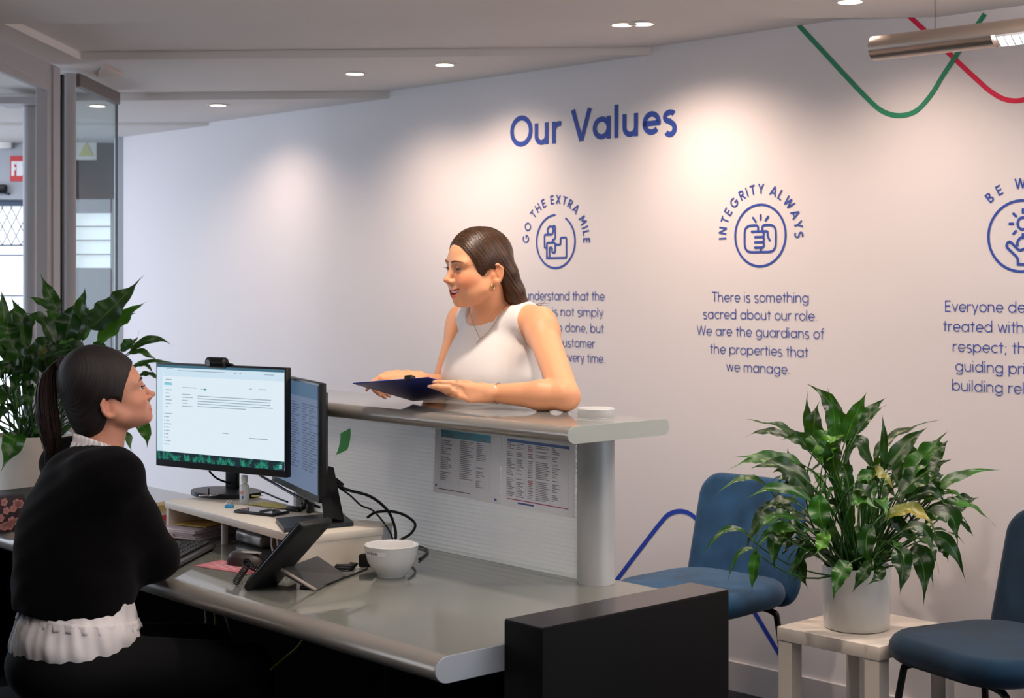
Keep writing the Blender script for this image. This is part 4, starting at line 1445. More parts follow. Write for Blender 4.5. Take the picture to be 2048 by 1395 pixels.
    # --- jewellery
    M_GOLD = mat('pale gold', srgb(214, 184, 132), 0.2, metal=1.0)
    for s in (1,):
        mb = MB()
        pts = [Vector((-0.003 + 0.0075 * math.sin(R_(q)), 0.0, -0.0085 * math.cos(R_(q)))) for q in range(0, 361, 20)]
        mb.tube(pts, 0.0023, 8)
        o = mb.build('earring', M_GOLD, t, True); o.matrix_world = H @ Matrix.Translation((0.003, 0.0765 * s, -0.036)) @ Matrix.Rotation(R_(25), 4, 'Z')
    def on_front(px, py, ycam, depth=0.0045):
        """the point of the dressed chest seen in a direction"""
        o_ = Vector((0, 0, CH)); d_ = (at(px, py, ycam) - o_).normalized()
        tt = 3.6
        for _ in range(60):
            P = A3(o_ + d_ * tt)[None]
            tt += float(min(top(P)[0], body(P)[0]) - depth) * 0.8
        return o_ + d_ * tt
    chain = [on_front(*p, 4.4) for p in ((1009, 614), (1003, 625), (994, 638), (984, 654), (972, 668), (961, 676), (954, 664), (948, 650), (943, 636), (940, 624))]
    mb = MB(); mb.tube(smooth_path(chain, 4), 0.0010, 6)
    pend = [on_front(961, 676, 4.4), on_front(957, 681, 4.4), on_front(953, 686, 4.4)]
    mb.tube(pend, 0.0014, 6)
    o = mb.build('necklace', mat('fine silver gold chain', srgb(196, 178, 150), 0.3, metal=1.0), t, True)
    o.matrix_parent_inverse = t.matrix_basis.inverted()
    def ring(c, axis, r, tr, name, m):
        mb = MB()
        Mx = frame(c, axis)
        mb.tube([Mx @ Vector((0, r * math.cos(R_(q)), r * math.sin(R_(q)))) for q in range(0, 361, 15)], tr, 6)
        o = mb.build(name, m, t, True); o.matrix_parent_inverse = t.matrix_basis.inverted()
        return o
    M_SILV = mat('silver jewellery', srgb(214, 208, 204), 0.2, metal=1.0)
    ax = (FL[0][1] - FL[0][0])
    ring(FL[0][0] * 0.45 + FL[0][1] * 0.55, ax, 0.0100, 0.0008, 'ring', M_SILV)
    ring(FL[1][0] * 0.30 + FL[1][1] * 0.70, FL[1][1] - FL[1][0], 0.0100, 0.0011, 'ring', M_SILV)
    ring(FL[1][0] * 0.45 + FL[1][1] * 0.55, FL[1][1] - FL[1][0], 0.0101, 0.0011, 'ring', M_SILV)
    ring(WRL + (ELL - WRL) * 0.06, ELL - WRL, 0.0288, 0.0013, 'bracelet', M_SILV)
    ring(WRR + (ELR - WRR) * 0.02, ELR - WRR, 0.0258, 0.0009, 'bracelet', M_GOLD)
    ring(FR[2][0] * 0.5 + FR[2][1] * 0.5, FR[2][1] - FR[2][0], 0.0098, 0.0008, 'ring', M_SILV)
    # nails
    for F in (FL, FR):
        for q in F:
            tip, prv = Vector(q[3]), Vector(q[2])
            dr = (tip - prv).normalized()
            toward = (Vector((0, 0, CH)) - tip).normalized()
            nrm = (toward - dr * toward.dot(dr)).normalized()
            mb = MB(); mb.sphere((0, 0, 0), (0.0062, 0.0043, 0.0014), 12, 8, M=frame(tip + dr * 0.0015 + nrm * 0.0050, dr, nrm))
            o = mb.build('nail', mat('pink nail', srgb(232, 178, 164), 0.25), t, True); o.matrix_parent_inverse = t.matrix_basis.inverted()
    return t


VISITOR = build_visitor()
# the board she holds
A_, C_ = at(705, 766, 4.15), onz(826, 801, 1.1535)
e1 = (C_ - A_).normalized()
b_ = at(872, 756, 4.032) - A_
e2 = (b_ - e1 * b_.dot(e1)).normalized()
e3 = e1.cross(e2)
BM = Matrix(((e2.x, e1.x, e3.x, A_.x), (e2.y, e1.y, e3.y, A_.y), (e2.z, e1.z, e3.z, A_.z), (0, 0, 0, 1)))
sgn = 1 if (BM.to_3x3() @ Vector((0, 0, 1))).dot(Vector((0, -1, 0.2))) < 0 else -1     # the side away from the camera
t = thing('clipboard', 'dark blue clipboard held by the standing woman over the counter', 'clipboard')
t.matrix_world = BM
LB = (C_ - A_).length
mb = MB(); mb.box((0.125, LB / 2, 0), (0.25, LB, 0.003), 0.001); mb.build('board', mat('navy blue board', srgb(34, 50, 134), 0.35, spec=0.5), t)
mb = MB(); mb.box((0.115, LB / 2 + 0.004, sgn * 0.0030), (0.205, LB - 0.012, 0.0026)); mb.build('paper', mat('white paper', srgb(238, 236, 236), 0.8), t)
mb = MB(); mb.box((0.185, 0.006, sgn * 0.004), (0.024, 0.020, 0.012), 0.002); mb.box((0.185, -0.002, 0), (0.022, 0.006, 0.010), 0.002)
mb.build('clip', M_BLACKPL, t, 40)

# ------------------------------------------------------------------ the receptionist
def build_receptionist():
    SK = srgb(198, 140, 114)[:3]
    t = thing('person', 'seated woman with a dark ponytail, black cardigan and white ruffled blouse, looking up', 'person')
    t.location = (-1.08, 3.76, 0.0)
    bpy.context.view_layer.update()
    keep = t.matrix_basis.inverted()
    pit = R_(19)
    hd = Vector((math.cos(R_(22)), math.sin(R_(22)), 0))
    H = frame(at(219, 810, 3.90), hd * math.cos(pit) + Vector((0, 0, math.sin(pit))))
    fw = Vector((0.82, 0.57, 0)).normalized()
    lf = Vector((-fw.y, fw.x, 0))
    TR = np.array([fw[:], lf[:], (0, 0, 1)], np.float32).T
    neck = at(192, 905, 3.86)
    SHR = at(228, 955, 3.69); SHL = SHR + lf * 0.33
    chest = at(172, 1020, 3.83)
    waist = at(158, 1165, 3.80)
    hips = at(150, 1290, 3.78)
    ELR = at(305, 1120, 3.875); WRR = Vector((-0.975, 4.12, 0.785)); HDR = Vector((-0.985, 4.25, 0.775))
    ELL = SHL + fw * 0.16 + Vector((0, 0, -0.24)); WRL = Vector((-1.12, 4.30, 0.785)); HDL = Vector((-1.10, 4.42, 0.775))

    def face(Q):
        z = Q[:, 2]
        return np.stack([Q[:, 0], Q[:, 1], np.where(z < 0, z / 0.82, z)], 1)       # a shorter lower face

    def trunk(P):
        d = d_ell(P, chest, (0.105, 0.140, 0.15), TR)
        d = smin(d, d_ell(P, waist, (0.105, 0.135, 0.19), TR), 0.06)
        d = smin(d, d_ell(P, hips + Vector((0, 0, -0.02)), (0.130, 0.160, 0.10), TR), 0.06)
        d = smin(d, d_cap(P, neck + Vector((0, 0, -0.100)) - fw * 0.01, SHR + Vector((0, 0, -0.008)), 0.056, 0.046), 0.03)
        d = smin(d, d_cap(P, neck + Vector((0, 0, -0.100)) - fw * 0.01, SHL + Vector((0, 0, -0.008)), 0.056, 0.046), 0.03)
        # rounded upper back
        d = smin(d, d_ell(P, chest - fw * 0.030 + Vector((0, 0, -0.01)), (0.090, 0.115, 0.12), TR), 0.05)
        return d

    def arm(P, sh, el, wr):
        e = d_cap(P, sh, el, 0.047, 0.040)
        e = smin(e, d_cap(P, el, wr, 0.040, 0.027), 0.02)
        return e

    def hand(P, wr, hd_, side):
        f = (hd_ - wr).normalized(); l = Vector((0, 0, 1)).cross(f)
        h = d_ell(P, wr + f * 0.055, (0.05, 0.038, 0.015), np.array([f[:], l[:], (0, 0, 1)], np.float32).T)
        for i in range(4):
            a = wr + f * 0.085 + l * (0.027 - 0.018 * i)
            b = a + f * (0.040 - 0.006 * abs(i - 1.4)) + l * (0.004 * (1.5 - i)) + Vector((0, 0, 0.010)); c = b + f * 0.030 + Vector((0, 0, -0.016))
            h = smin(h, d_chain(P, [a, b, c], [0.0092, 0.0084, 0.0066], 0.003), 0.006)
        a = wr + f * 0.03 + l * (0.03 * side); b = a + f * 0.035 + l * (0.022 * side); c = b + f * 0.03 + l * (0.004 * side) + Vector((0, 0, -0.006))
        return smin(h, d_chain(P, [a, b, c], [0.0125, 0.0105, 0.0078], 0.004), 0.008)

    def body(P):
        d = trunk(P)
        d = smin(d, np.minimum(arm(P, SHR, ELR, WRR), arm(P, SHL, ELL, WRL)), 0.02)
        d = smin(d, np.minimum(hand(P, WRR, HDR, 1), hand(P, WRL, HDL, -1)), 0.014)
        hb = H @ Vector((-0.022, 0, -0.045)); nb = neck + fw * 0.01 + Vector((0, 0, -0.03))
        d = smin(d, d_cap(P, hb, nb, 0.051, 0.049), 0.02)
        d = smin(d, d_cap(P, H @ Vector((-0.02, -0.046, -0.03)), nb + fw * 0.05, 0.014, 0.009), 0.022)
        # thighs, shins
        for s in (-1, 1):
            a = hips + lf * (0.085 * s) + Vector((0, 0, -0.05)); k = a + fw * 0.40 + lf * (0.04 * s); k.z = 0.50; f = k + fw * 0.05; f.z = 0.08
            d = smin(d, d_cap(P, a, k, 0.082, 0.060), 0.03)
            d = smin(d, d_cap(P, k, f, 0.058, 0.040), 0.01)
        return smin(d, head_field(face(local(P, H)), 0.0, 1.04, (0.006, 0.0)), 0.014)

    mesh_field(body, (-1.45, 3.45, 0.02), (-0.55, 4.55, 1.38), 0.0031, 'body', skin_material('olive skin'), t,
               lambda V_: head_color(face(local(V_, H)), SK, 0.0, lip=srgb(176, 96, 88)[:3], blush=0.25))

    # cardigan: loose black knit, short and boxy, sleeves to the wrists
    def cardigan(P):
        d = d_ell(P, chest + fw * 0.012 + Vector((0, 0, -0.02)), (0.128, 0.160, 0.19), TR)
        d = smin(d, d_ell(P, chest - fw * 0.040 + Vector((0, 0, -0.045)), (0.100, 0.135, 0.175), TR), 0.05)
        d = smin(d, d_ell(P, waist - fw * 0.012 + Vector((0, 0, 0.02)), (0.150, 0.165, 0.22), TR), 0.06)
        d = smin(d, d_cap(P, neck + Vector((0, 0, -0.082)) - fw * 0.01, SHR + Vector((0, 0, 0.002)), 0.066, 0.062), 0.05)
        d = smin(d, d_cap(P, neck + Vector((0, 0, -0.082)) - fw * 0.01, SHL + Vector((0, 0, 0.002)), 0.066, 0.062), 0.03)
        q = P - A3(waist)
        zh = q[:, 2]
        d = np.maximum(d, -(zh + 0.085 + 0.02 * (q @ A3(fw)) / 0.1))
        for sh, el, wr in ((SHR + lf * 0.012, ELR, WRR), (SHL - lf * 0.012, ELL, WRL)):
            e = d_cap(P, sh, el + Vector((0, 0, 0.012)), 0.062, 0.060)
            e = smin(e, d_cap(P, el + Vector((0, 0, 0.006)), el + (wr - el) * 0.9, 0.060, 0.044), 0.03)
            d = smin(d, e, 0.045)
        d = smin(d, d_ell(P, chest + (SHR - chest) * 0.62 - fw * 0.035 + Vector((0, 0, -0.03)), (0.075, 0.075, 0.12), TR), 0.06)
        # neck hole
        n0 = neck + fw * 0.020 + Vector((0, 0, -0.010))
        d = smax(d, -d_cap(P, n0 + Vector((0, 0, -0.045)), n0 + Vector((0, 0, 0.2)) + fw * 0.06, 0.068, 0.072), 0.006)
        f = q @ A3(fw); l = q @ A3(lf)
        w = 0.002 * np.sin(f * 40 + zh * 22) + 0.002 * np.sin(l * 38 - zh * 31 + 1.0) + 0.001 * np.sin(zh * 90 + l * 60)
        return d + w
    M_KNIT = mat('fuzzy black knit', srgb(9, 8, 10), 0.95, spec=0.03, sheen=0.05, bump=(420, 0.25, 0.002))
    mesh_field(cardigan, (-1.48, 3.46, 0.66), (-0.70, 4.40, 1.16), 0.005, 'cardigan', M_KNIT, t)

    # white blouse below the hem, gathered
    M_BL = mat('white cotton blouse', srgb(226, 220, 220), 0.8, spec=0.2)
    def blouse(P):
        q = P - A3(hips)
        f = q @ A3(fw); l = q @ A3(lf); z = q[:, 2]
        d = d_ell(P, waist + Vector((0, 0, -0.03)), (0.128, 0.146, 0.20), TR)
        d = smin(d, d_ell(P, hips + Vector((0, 0, 0.01)), (0.152, 0.176, 0.115), TR), 0.05)
        th = np.arctan2(l, f)
        d = d + (0.0018 * np.sin(th * 15 + 2 * np.sin(z * 30)) + 0.0014 * np.sin(th * 31 + z * 25)) * np.clip((0.14 - z) / 0.08, 0.2, 1) + 0.002 * np.sin(z * 70 + th * 4)
        d = np.maximum(d, -(z + 0.012 + 0.010 * np.sin(th * 2 + 0.6) + 0.002 * np.sin(th * 11)))
        return np.maximum(d, z - 0.135)
    mesh_field(blouse, (-1.40, 3.45, 0.50), (-0.80, 4.10, 0.95), 0.0045, 'blouse', M_BL, t)
    # ruffles: a frill round the collar and one at the cardigan hem
    def frill(ring_pts, wd, amp, nw, up, name, inner=0.0):
        n = len(ring_pts)
        vs, fs = [], []
        rows = 4
        c = sum(ring_pts, Vector()) / n
        for i, p in enumerate(ring_pts):
            out = (p - c); out.z = 0; out.normalize()
            for r in range(rows):
                u = r / (rows - 1)
                wv = amp * u * math.sin(nw * 2 * math.pi * i / n) + 0.4 * amp * u * math.sin(nw * 4.7 * math.pi * i / n + 1)
                vs.append(p + up * (wd * u) + out * (wv + inner * u) + Vector((0, 0, 0.25 * wv)))
        for i in range(n):
            j = (i + 1) % n
            for r in range(rows - 1):
                fs.append((i * rows + r, j * rows + r, j * rows + r + 1, i * rows + r + 1))
        o = MB().add(vs, fs).build(name, M_BL, t, True)
        sm = o.modifiers.new('thick', 'SOLIDIFY'); sm.thickness = 0.0016
        o.matrix_parent_inverse = keep
        return o
    n0 = neck + fw * 0.006
    ringp = [n0 + fw * (0.064 * math.cos(q)) + lf * (0.060 * math.sin(q)) + Vector((0, 0, -0.004 - 0.024 * math.cos(q))) for q in [2 * math.pi * k / 240 for k in range(240)]]
    frill(ringp, 0.030, 0.0045, 30, Vector((0, 0, 1)) + fw * 0.08, 'collar_ruffle', -0.006)
    ring2 = [n0 + fw * (0.078 * math.cos(q)) + lf * (0.074 * math.sin(q)) + Vector((0, 0, -0.030 - 0.024 * math.cos(q))) for q in [2 * math.pi * k / 240 for k in range(240)]]
    frill(ring2, 0.036, 0.004, 22, Vector((0, 0, 1)), 'collar_ruffle', -0.018)
    hem = []
    for k in range(300):
        q = 2 * math.pi * k / 300
        d_ = fw * math.cos(q) + lf * math.sin(q)
        zz = waist.z - 0.075 - 0.02 * math.cos(q)
        o_ = Vector((waist.x, waist.y, zz)); tt = 0.25
        for _ in range(30):
            tt -= float(blouse(A3(o_ + d_ * tt)[None])[0]) * 0.9
        hem.append(o_ + d_ * (tt + 0.001))
    frill(hem, 0.024, 0.0035, 30, Vector((0, 0, -1)), 'hem_ruffle', 0.006)

    def trousers(P):
        d = d_ell(P, hips + Vector((0, 0, -0.045)), (0.165, 0.190, 0.11), TR)
        for s in (-1, 1):
            a = hips + lf * (0.085 * s) + Vector((0, 0, -0.05)); k = a + fw * 0.40 + lf * (0.04 * s); k.z = 0.50; f = k + fw * 0.05; f.z = 0.10
            d = smin(d, d_cap(P, a, k, 0.094, 0.072), 0.03)
            d = smin(d, d_cap(P, k, f, 0.070, 0.055), 0.01)
        return np.maximum(d, P[:, 2] - (hips.z + 0.05))
    mesh_field(trousers, (-1.40, 3.45, 0.02), (-0.50, 4.45, 0.72), 0.009, 'trousers', mat('black trousers', srgb(14, 14, 16), 0.9, spec=0.15), t)
    for s in (-1, 1):
        def shoe(P, s=s):
            a = hips + lf * (0.085 * s); k = a + fw * 0.45 + lf * (0.04 * s); f = Vector((k.x, k.y, 0.045))
            return np.maximum(d_cap(P, f - fw * 0.04, f + fw * 0.13, 0.046, 0.036), 0.002 - P[:, 2])
        mesh_field(shoe, (-1.3, 3.5, -0.01), (-0.3, 4.6, 0.12), 0.009, 'shoe', mat('black leather', srgb(20, 20, 20), 0.4), t)

    # hair: swept back over the ears into a high ponytail
    PB = H @ Vector((-0.076, 0.0, 0.116))                  # where the band sits
    def hair(P):
        Q = local(P, H)
        Y = np.abs(Q[:, 1]); S = np.stack([Q[:, 0], Y, Q[:, 2]], 1)
        cap = d_ell(Q, (-0.006, 0, 0.048), (0.099, 0.0815, 0.0960))
        cap = smin(cap, d_ell(Q, (0.022, 0, 0.046), (0.068, 0.068, 0.078)), 0.03)
        cap = smin(cap, d_ell(Q, (-0.022, 0, 0.092), (0.072, 0.066, 0.072)), 0.04)          # lift at the crown
        cap = smin(cap, d_ell(Q, (-0.055, 0, -0.020), (0.048, 0.060, 0.060)), 0.04)          # nape
        hl = d_ell(S, (0.096, 0.0, -0.010), (0.090, 0.108, 0.092))
        cap = smax(cap, -hl, 0.012)
        ear = d_ell(S, (0.000, 0.080, -0.016), (0.028, 0.028, 0.040))
        cap = smax(cap, -ear, 0.006)
        cap = smax(cap, -(Q[:, 2] + 0.066 + 0.25 * (Q[:, 0] + 0.05)), 0.008)
        q = Q - A3((-0.076, 0, 0.116))
        ang = np.arctan2(q[:, 1], q[:, 2] * 0.55 - q[:, 0] * 0.8)
        cap = cap + 0.0003 * np.sin(ang * 70) + 0.00025 * np.sin(ang * 133 + Q[:, 0] * 40)
        return cap
    def strand(V_):
        Q = local(V_, H) - A3((-0.076, 0, 0.116))
        ang = np.arctan2(Q[:, 1], Q[:, 2] * 0.55 - Q[:, 0] * 0.8)
        return np.stack([ang * 0.09, np.sqrt((Q ** 2).sum(1)), Q[:, 0]], 1)
    M_H1 = hair_material('dark brown tied hair', srgb(11, 7, 6), srgb(32, 18, 14), rough=0.62)
    M_H2 = hair_material('reddish brown ponytail', srgb(22, 12, 10), srgb(70, 36, 28), (300, 120, 6))
    mesh_field(hair, (-1.28, 3.70, 1.05), (-0.85, 4.08, 1.40), 0.0024, 'hair', M_H1, t, attrs={'strand': strand})
    # ponytail: a few hundred fine locks following one arc
    rnd = random.Random(3)
    mb = MB()
    way = [PB, at(119, 724, 3.90), at(98, 742, 3.90), at(92, 790, 3.895), at(97, 845, 3.885), at(104, 885, 3.88), at(104, 912, 3.875)]
    wid = [0.010, 0.017, 0.020, 0.025, 0.027, 0.022, 0.014]
    dep = [0.010, 0.020, 0.024, 0.026, 0.026, 0.022, 0.016]
    for k in range(330):
        th = rnd.uniform(0, 6.283); rr = math.sqrt(rnd.uniform(0, 1)) if k > 150 else rnd.uniform(0.85, 1.0)
        ex, ey = rr * math.cos(th), rr * math.sin(th)
        cut = 7 if rnd.random() < 0.55 else 6
        pts = []
        for i_, p in enumerate(way[:cut]):
            nx = Vector((0.5, 0, 0.86)) if i_ < 2 else (Vector((0.85, 0, 0.5)) if i_ == 2 else Vector((1, 0, 0.05)))
            jit = rnd.uniform(-0.002, 0.002) if i_ > 1 else 0
            pts.append(p + nx * (ex * wid[i_] + jit) + Vector((0, 1, 0)) * (ey * dep[i_]))
        pts[-1] = pts[-1] + Vector((rnd.uniform(-0.006, 0.006), 0, rnd.uniform(-0.018, 0.015)))
        q = smooth_path(pts, 4)
        r0 = rnd.uniform(0.0011, 0.0021)
        mb.tube(q, [r0 * min(1.0, 0.25 + (len(q) - i_) / 9) for i_ in range(len(q))], 4)
    o = mb.build('ponytail', mat('reddish brown hair locks', srgb(34, 17, 13), 0.55, spec=0.3, noise=(60, 0.5)), t, True)
    o.matrix_parent_inverse = keep; o['kind'] = 'stuff'
    mb = MB()
    axis = (at(119, 728, 3.90) - PB).normalized()
    Mx = frame(PB + axis * 0.002, axis)
    mb.tube([Mx @ Vector((0, 0.0135 * math.cos(R_(q)), 0.0135 * math.sin(R_(q)))) for q in range(0, 361, 15)], 0.0060, 8)
    o = mb.build('hair_band', mat('black hair band', srgb(10, 10, 12), 0.8), t, True); o.matrix_parent_inverse = keep
    # loose hairs at the nape and round the crown
    mb = MB(); rnd = random.Random(9)
    for k in range(26):
        a = at(100 + rnd.uniform(-6, 20), 880 + rnd.uniform(-10, 10), 3.885)
        b = at(106 + rnd.uniform(-8, 14), 905 + rnd.uniform(-6, 6), 3.875); c = at(96 + rnd.uniform(-8, 12), 926 + rnd.uniform(-14, 6), 3.87)
        mb.tube(smooth_path([a, b, c], 4), [0.0010] * 6 + [0.0007, 0.0005, 0.0003], 4)
    for k in range(0):
        u = rnd.uniform(-0.6, 1.0); y0 = rnd.uniform(-0.05, 0.05)
        a = H @ Vector((0.06 * u, y0, 0.1375 - 0.03 * u * u - 4 * y0 * y0)); b = a + (H.to_3x3() @ Vector((-0.03, y0 * 0.2, 0.006))); c = b + (H.to_3x3() @ Vector((-0.025, 0.0, -0.006 + rnd.uniform(0, 0.006))))
        mb.tube(smooth_path([a, b, c], 4), 0.0004, 4)
    o = mb.build('loose_hair', mat('stray hair', srgb(40, 22, 16), 0.5), t, True); o['kind'] = 'stuff'; o.matrix_parent_inverse = keep
    add_eyes(H, t, srgb(48, 32, 24), (0.90, -0.25, 0.12), 0.6, brow_col=mat('dark brow', srgb(34, 22, 18), 0.8), brow_w=0.0034, sink=0.0018)
    return t


RECEPTIONIST = build_receptionist()

# ------------------------------------------------------------------ on the desk: riser, screens, phone and small things
def part(mb, name, m, parent, smooth=None):
    return mb.build(name, m, parent, smooth)


RZ = 0.832                                              # top of the monitor riser
# riser: a long white shelf
q0 = onz(329, 1000, RZ); q1 = onz(577, 1067, RZ)
rd = (q1 - q0).normalized(); rn = Vector((-rd.y, rd.x, 0))
rlen = 0.835
t = thing('monitor_riser', 'long white monitor riser shelf standing on the desk under both screens', 'shelf', (q0.x, q0.y, DZ), math.atan2(rd.y, rd.x))
RIS = t
dep = 0.26
part(MB().box((rlen / 2, dep / 2, RZ - DZ - 0.011), (rlen, dep, 0.022), 0.002), 'top_board', mat('white laminate board', srgb(226, 214, 198), 0.45), t, 40)
part(MB().box((0.011, dep / 2, (RZ - DZ - 0.022) / 2), (0.018, dep - 0.01, RZ - DZ - 0.022)), 'side_board', MATS['white laminate board'], t)
part(MB().box((rlen - 0.011, dep / 2, (RZ - DZ - 0.022) / 2), (0.018, dep - 0.01, RZ - DZ - 0.022)), 'side_board', MATS['white laminate board'], t)
part(MB().box((rlen / 2, dep - 0.006, (RZ - DZ - 0.022) / 2), (rlen - 0.03, 0.008, RZ - DZ - 0.024)), 'back_board', MATS['white laminate board'], t)

M_SCR = lambda name, c, s: mat(name, (0.01, 0.01, 0.01, 1), 0.6, spec=0.1, emit=(c, s))


def monitor(name, label, left_top, right_top, left_bot, width, height):
    """screen whose front spans two ground points; returns its empty (x along the screen, y into it, z up from its lower edge)"""
    d = (right_top - left_top); d.z = 0; d.normalize()
    t = thing(name, label, 'monitor', left_bot, math.atan2(d.y, d.x))
    w, h = width, height
    part(MB().box((w / 2, 0.012, h / 2), (w, 0.022, h), 0.003), 'bezel', M_BLACKPL, t, 40)
    mb = MB(); mb.prism([(0.02, 0.022), (w - 0.02, 0.022), (w - 0.06, 0.045), (0.06, 0.045)], 0.03, h - 0.03)
    part(mb, 'back_shell', M_BLACKPL, t, 30)
    return t


def sq(mb, x0, z0, x1, z1, y=-0.0004):
    mb.add([(x0, y, z0), (x1, y, z0), (x1, y, z1), (x0, y, z1)], [(0, 1, 2, 3)])


# left screen
ML = at(311, 932, 4.74); MR = at(572, 953, 4.432)
mw = math.hypot(MR.x - ML.x, MR.y - ML.y)
ML.z = MR.z = 0.926
t = monitor('monitor', 'left desk screen showing a bright white page with ferns along its lower edge', ML, MR, ML, mw, 0.320)
MON1 = t
rnd = random.Random(11)
mb = MB(); sq(mb, 0.007, 0.020, mw - 0.006, 0.314)
scr = part(mb, 'screen', M_SCR('screen white', (0.80, 0.92, 1.0, 1), 0.80), t)
mb = MB(); sq(mb, 0.007, 0.306, mw - 0.006, 0.314, -0.0008); part(mb, 'menu_bar', M_SCR('screen menu teal', (0.05, 0.14, 0.20, 1), 0.9), scr)
mb = MB(); sq(mb, 0.035, 0.280, mw - 0.006, 0.306, -0.0007); sq(mb, 0.007, 0.046, 0.032, 0.306, -0.0007); part(mb, 'tool_bar', M_SCR('screen pale blue', (0.66, 0.83, 0.95, 1), 0.80), scr)
mb = MB(); sq(mb, 0.007, 0.020, mw - 0.006, 0.047, -0.0008); part(mb, 'wallpaper', M_SCR('screen dark wallpaper', (0.01, 0.03, 0.045, 1), 0.6), scr)
mb = MB()
for k in range(27):
    x = 0.02 + (mw - 0.05) * k / 26 + rnd.uniform(-0.008, 0.008)
    a0 = rnd.uniform(30, 150)
    L = rnd.uniform(0.028, 0.055)
    for j in range(7):
        u = j / 6
        bx, bz = x + math.cos(R_(a0)) * L * u, 0.023 + math.sin(R_(a0)) * L * u * 0.55
        for sd in (-1, 1):
            a1 = a0 + sd * 62
            l2 = 0.013 * (1 - 0.6 * u)
            ex, ez = bx + math.cos(R_(a1)) * l2, bz + math.sin(R_(a1)) * l2
            ex = min(max(ex, 0.009), mw - 0.009); ez = min(max(ez, 0.0215), 0.0455); bz = min(bz, 0.0455)
            nx, nz = -(ez - bz), (ex - bx)
            n_ = math.hypot(nx, nz) + 1e-9
            nx, nz = nx / n_ * 0.0012, nz / n_ * 0.0012
            mb.add([(bx + nx, -0.0011, min(bz + nz, 0.0465)), (bx - nx, -0.0011, bz - nz), (ex, -0.0011, ez)], [(0, 1, 2)])
fo = part(mb, 'fern_picture', M_SCR('screen fern green', (0.03, 0.42, 0.26, 1), 0.62), scr); fo['kind'] = 'stuff'
mb = MB()
for k in range(20):
    z = 0.268 - k * 0.0105
    if k in (2, 9): continue
    sq(mb, 0.046, z, 0.046 + rnd.uniform(0.012, 0.030), z + 0.0026, -0.0010)
    if k > 9:
        sq(mb, 0.039, z, 0.0415, z + 0.003, -0.0010)
for k in range(5):
    z = 0.222 - k * 0.0078
    sq(mb, 0.185, z, mw - 0.05 - (0.10 if k == 4 else 0.0) + rnd.uniform(-0.02, 0), z + 0.0024, -0.0010)
for k in range(5):
    sq(mb, 0.118, 0.225 - k * 0.009, 0.118 + rnd.uniform(0.02, 0.05), 0.2272 - k * 0.009, -0.0010)
for x, z, w_ in ((0.12, 0.246, 0.06), (0.40, 0.252, 0.012), (0.44, 0.252, 0.03), (0.20, 0.243, 0.025), (0.10, 0.297, 0.20), (0.34, 0.296, 0.008), (0.36, 0.296, 0.008), (0.46, 0.296, 0.04), (0.05, 0.302, 0.03)):
    sq(mb, x, z, x + w_, z + 0.0022, -0.0011)
sq(mb, 0.29, 0.115, 0.315, 0.117, -0.001); sq(mb, 0.40, 0.106, 0.475, 0.1085, -0.001)
part(mb, 'page_text', M_SCR('screen grey text', (0.36, 0.46, 0.56, 1), 0.75), scr)['kind'] = 'stuff'
mb = MB(); sq(mb, 0.212, 0.2415, 0.222, 0.2465, -0.0012); part(mb, 'badge', M_SCR('screen green badge', (0.02, 0.30, 0.10, 1), 0.8), scr)
mb = MB()
for k in range(3):
    sq(mb, mw - 0.026, 0.0245 + k * 0.0045, mw - 0.014, 0.0275 + k * 0.0045, -0.0012)
sq(mb, 0.040, 0.252, 0.075, 0.260, -0.0009)
part(mb, 'icon', M_SCR('screen cyan', (0.25, 0.66, 0.82, 1), 0.8), scr)
# stand
Li = (Matrix.Translation(ML) @ Matrix.Rotation(math.atan2(MR.y - ML.y, MR.x - ML.x), 4, 'Z')).inverted()
bc = Li @ onz(452, 989, RZ)
zb0 = RZ - 0.926
mb = MB(); mb.prism([(bc.x + 0.122 * math.cos(q), bc.y + 0.092 * math.sin(q)) for q in [2 * math.pi * k / 48 for k in range(48)]], zb0 + 0.0006, zb0 + 0.014)
part(mb, 'stand_base', M_BLACKPL, t, 30)
nk = Li @ onz(465, 984, RZ)
mb = MB(); mb.box((nk.x, nk.y, zb0 + 0.12), (0.050, 0.016, 0.215), 0.004); mb.box((nk.x, (nk.y + 0.03) / 2, 0.10), (0.07, nk.y - 0.02, 0.07), 0.004)
part(mb, 'stand_neck', M_BLACKPL, t, 40)

# webcam clipped on the left screen
wp = at(440, 733, 4.70)
t = thing('webcam', 'black webcam clipped on the top edge of the left screen', 'webcam', ML + (MR - ML) * 0.505 + Vector((0, 0, 0.321)), math.atan2(MR.y - ML.y, MR.x - ML.x))
mb = MB(); mb.tube([(-0.043, -0.004, 0.006), (-0.040, -0.004, 0.006), (0.028, -0.004, 0.006), (0.034, -0.004, 0.006)], [0.010, 0.0165, 0.0165, 0.011], 20); part(mb, 'body', M_BLACKPL, t, 50)
mb = MB(); mb.tube([(-0.026, -0.018, 0.006), (-0.026, -0.023, 0.006)], 0.010, 20); part(mb, 'lens', mat('lens glass', srgb(8, 8, 12), 0.05), t, 50)
mb = MB(); mb.box((0.005, 0.012, -0.004), (0.030, 0.045, 0.006), 0.002); mb.box((0.005, 0.036, -0.02), (0.030, 0.006, 0.034), 0.002); mb.tube([(0.034, 0.0, 0.004), (0.052, 0.006, -0.0005)], 0.004, 8)
part(mb, 'mount', M_BLACKPL, t, 40)

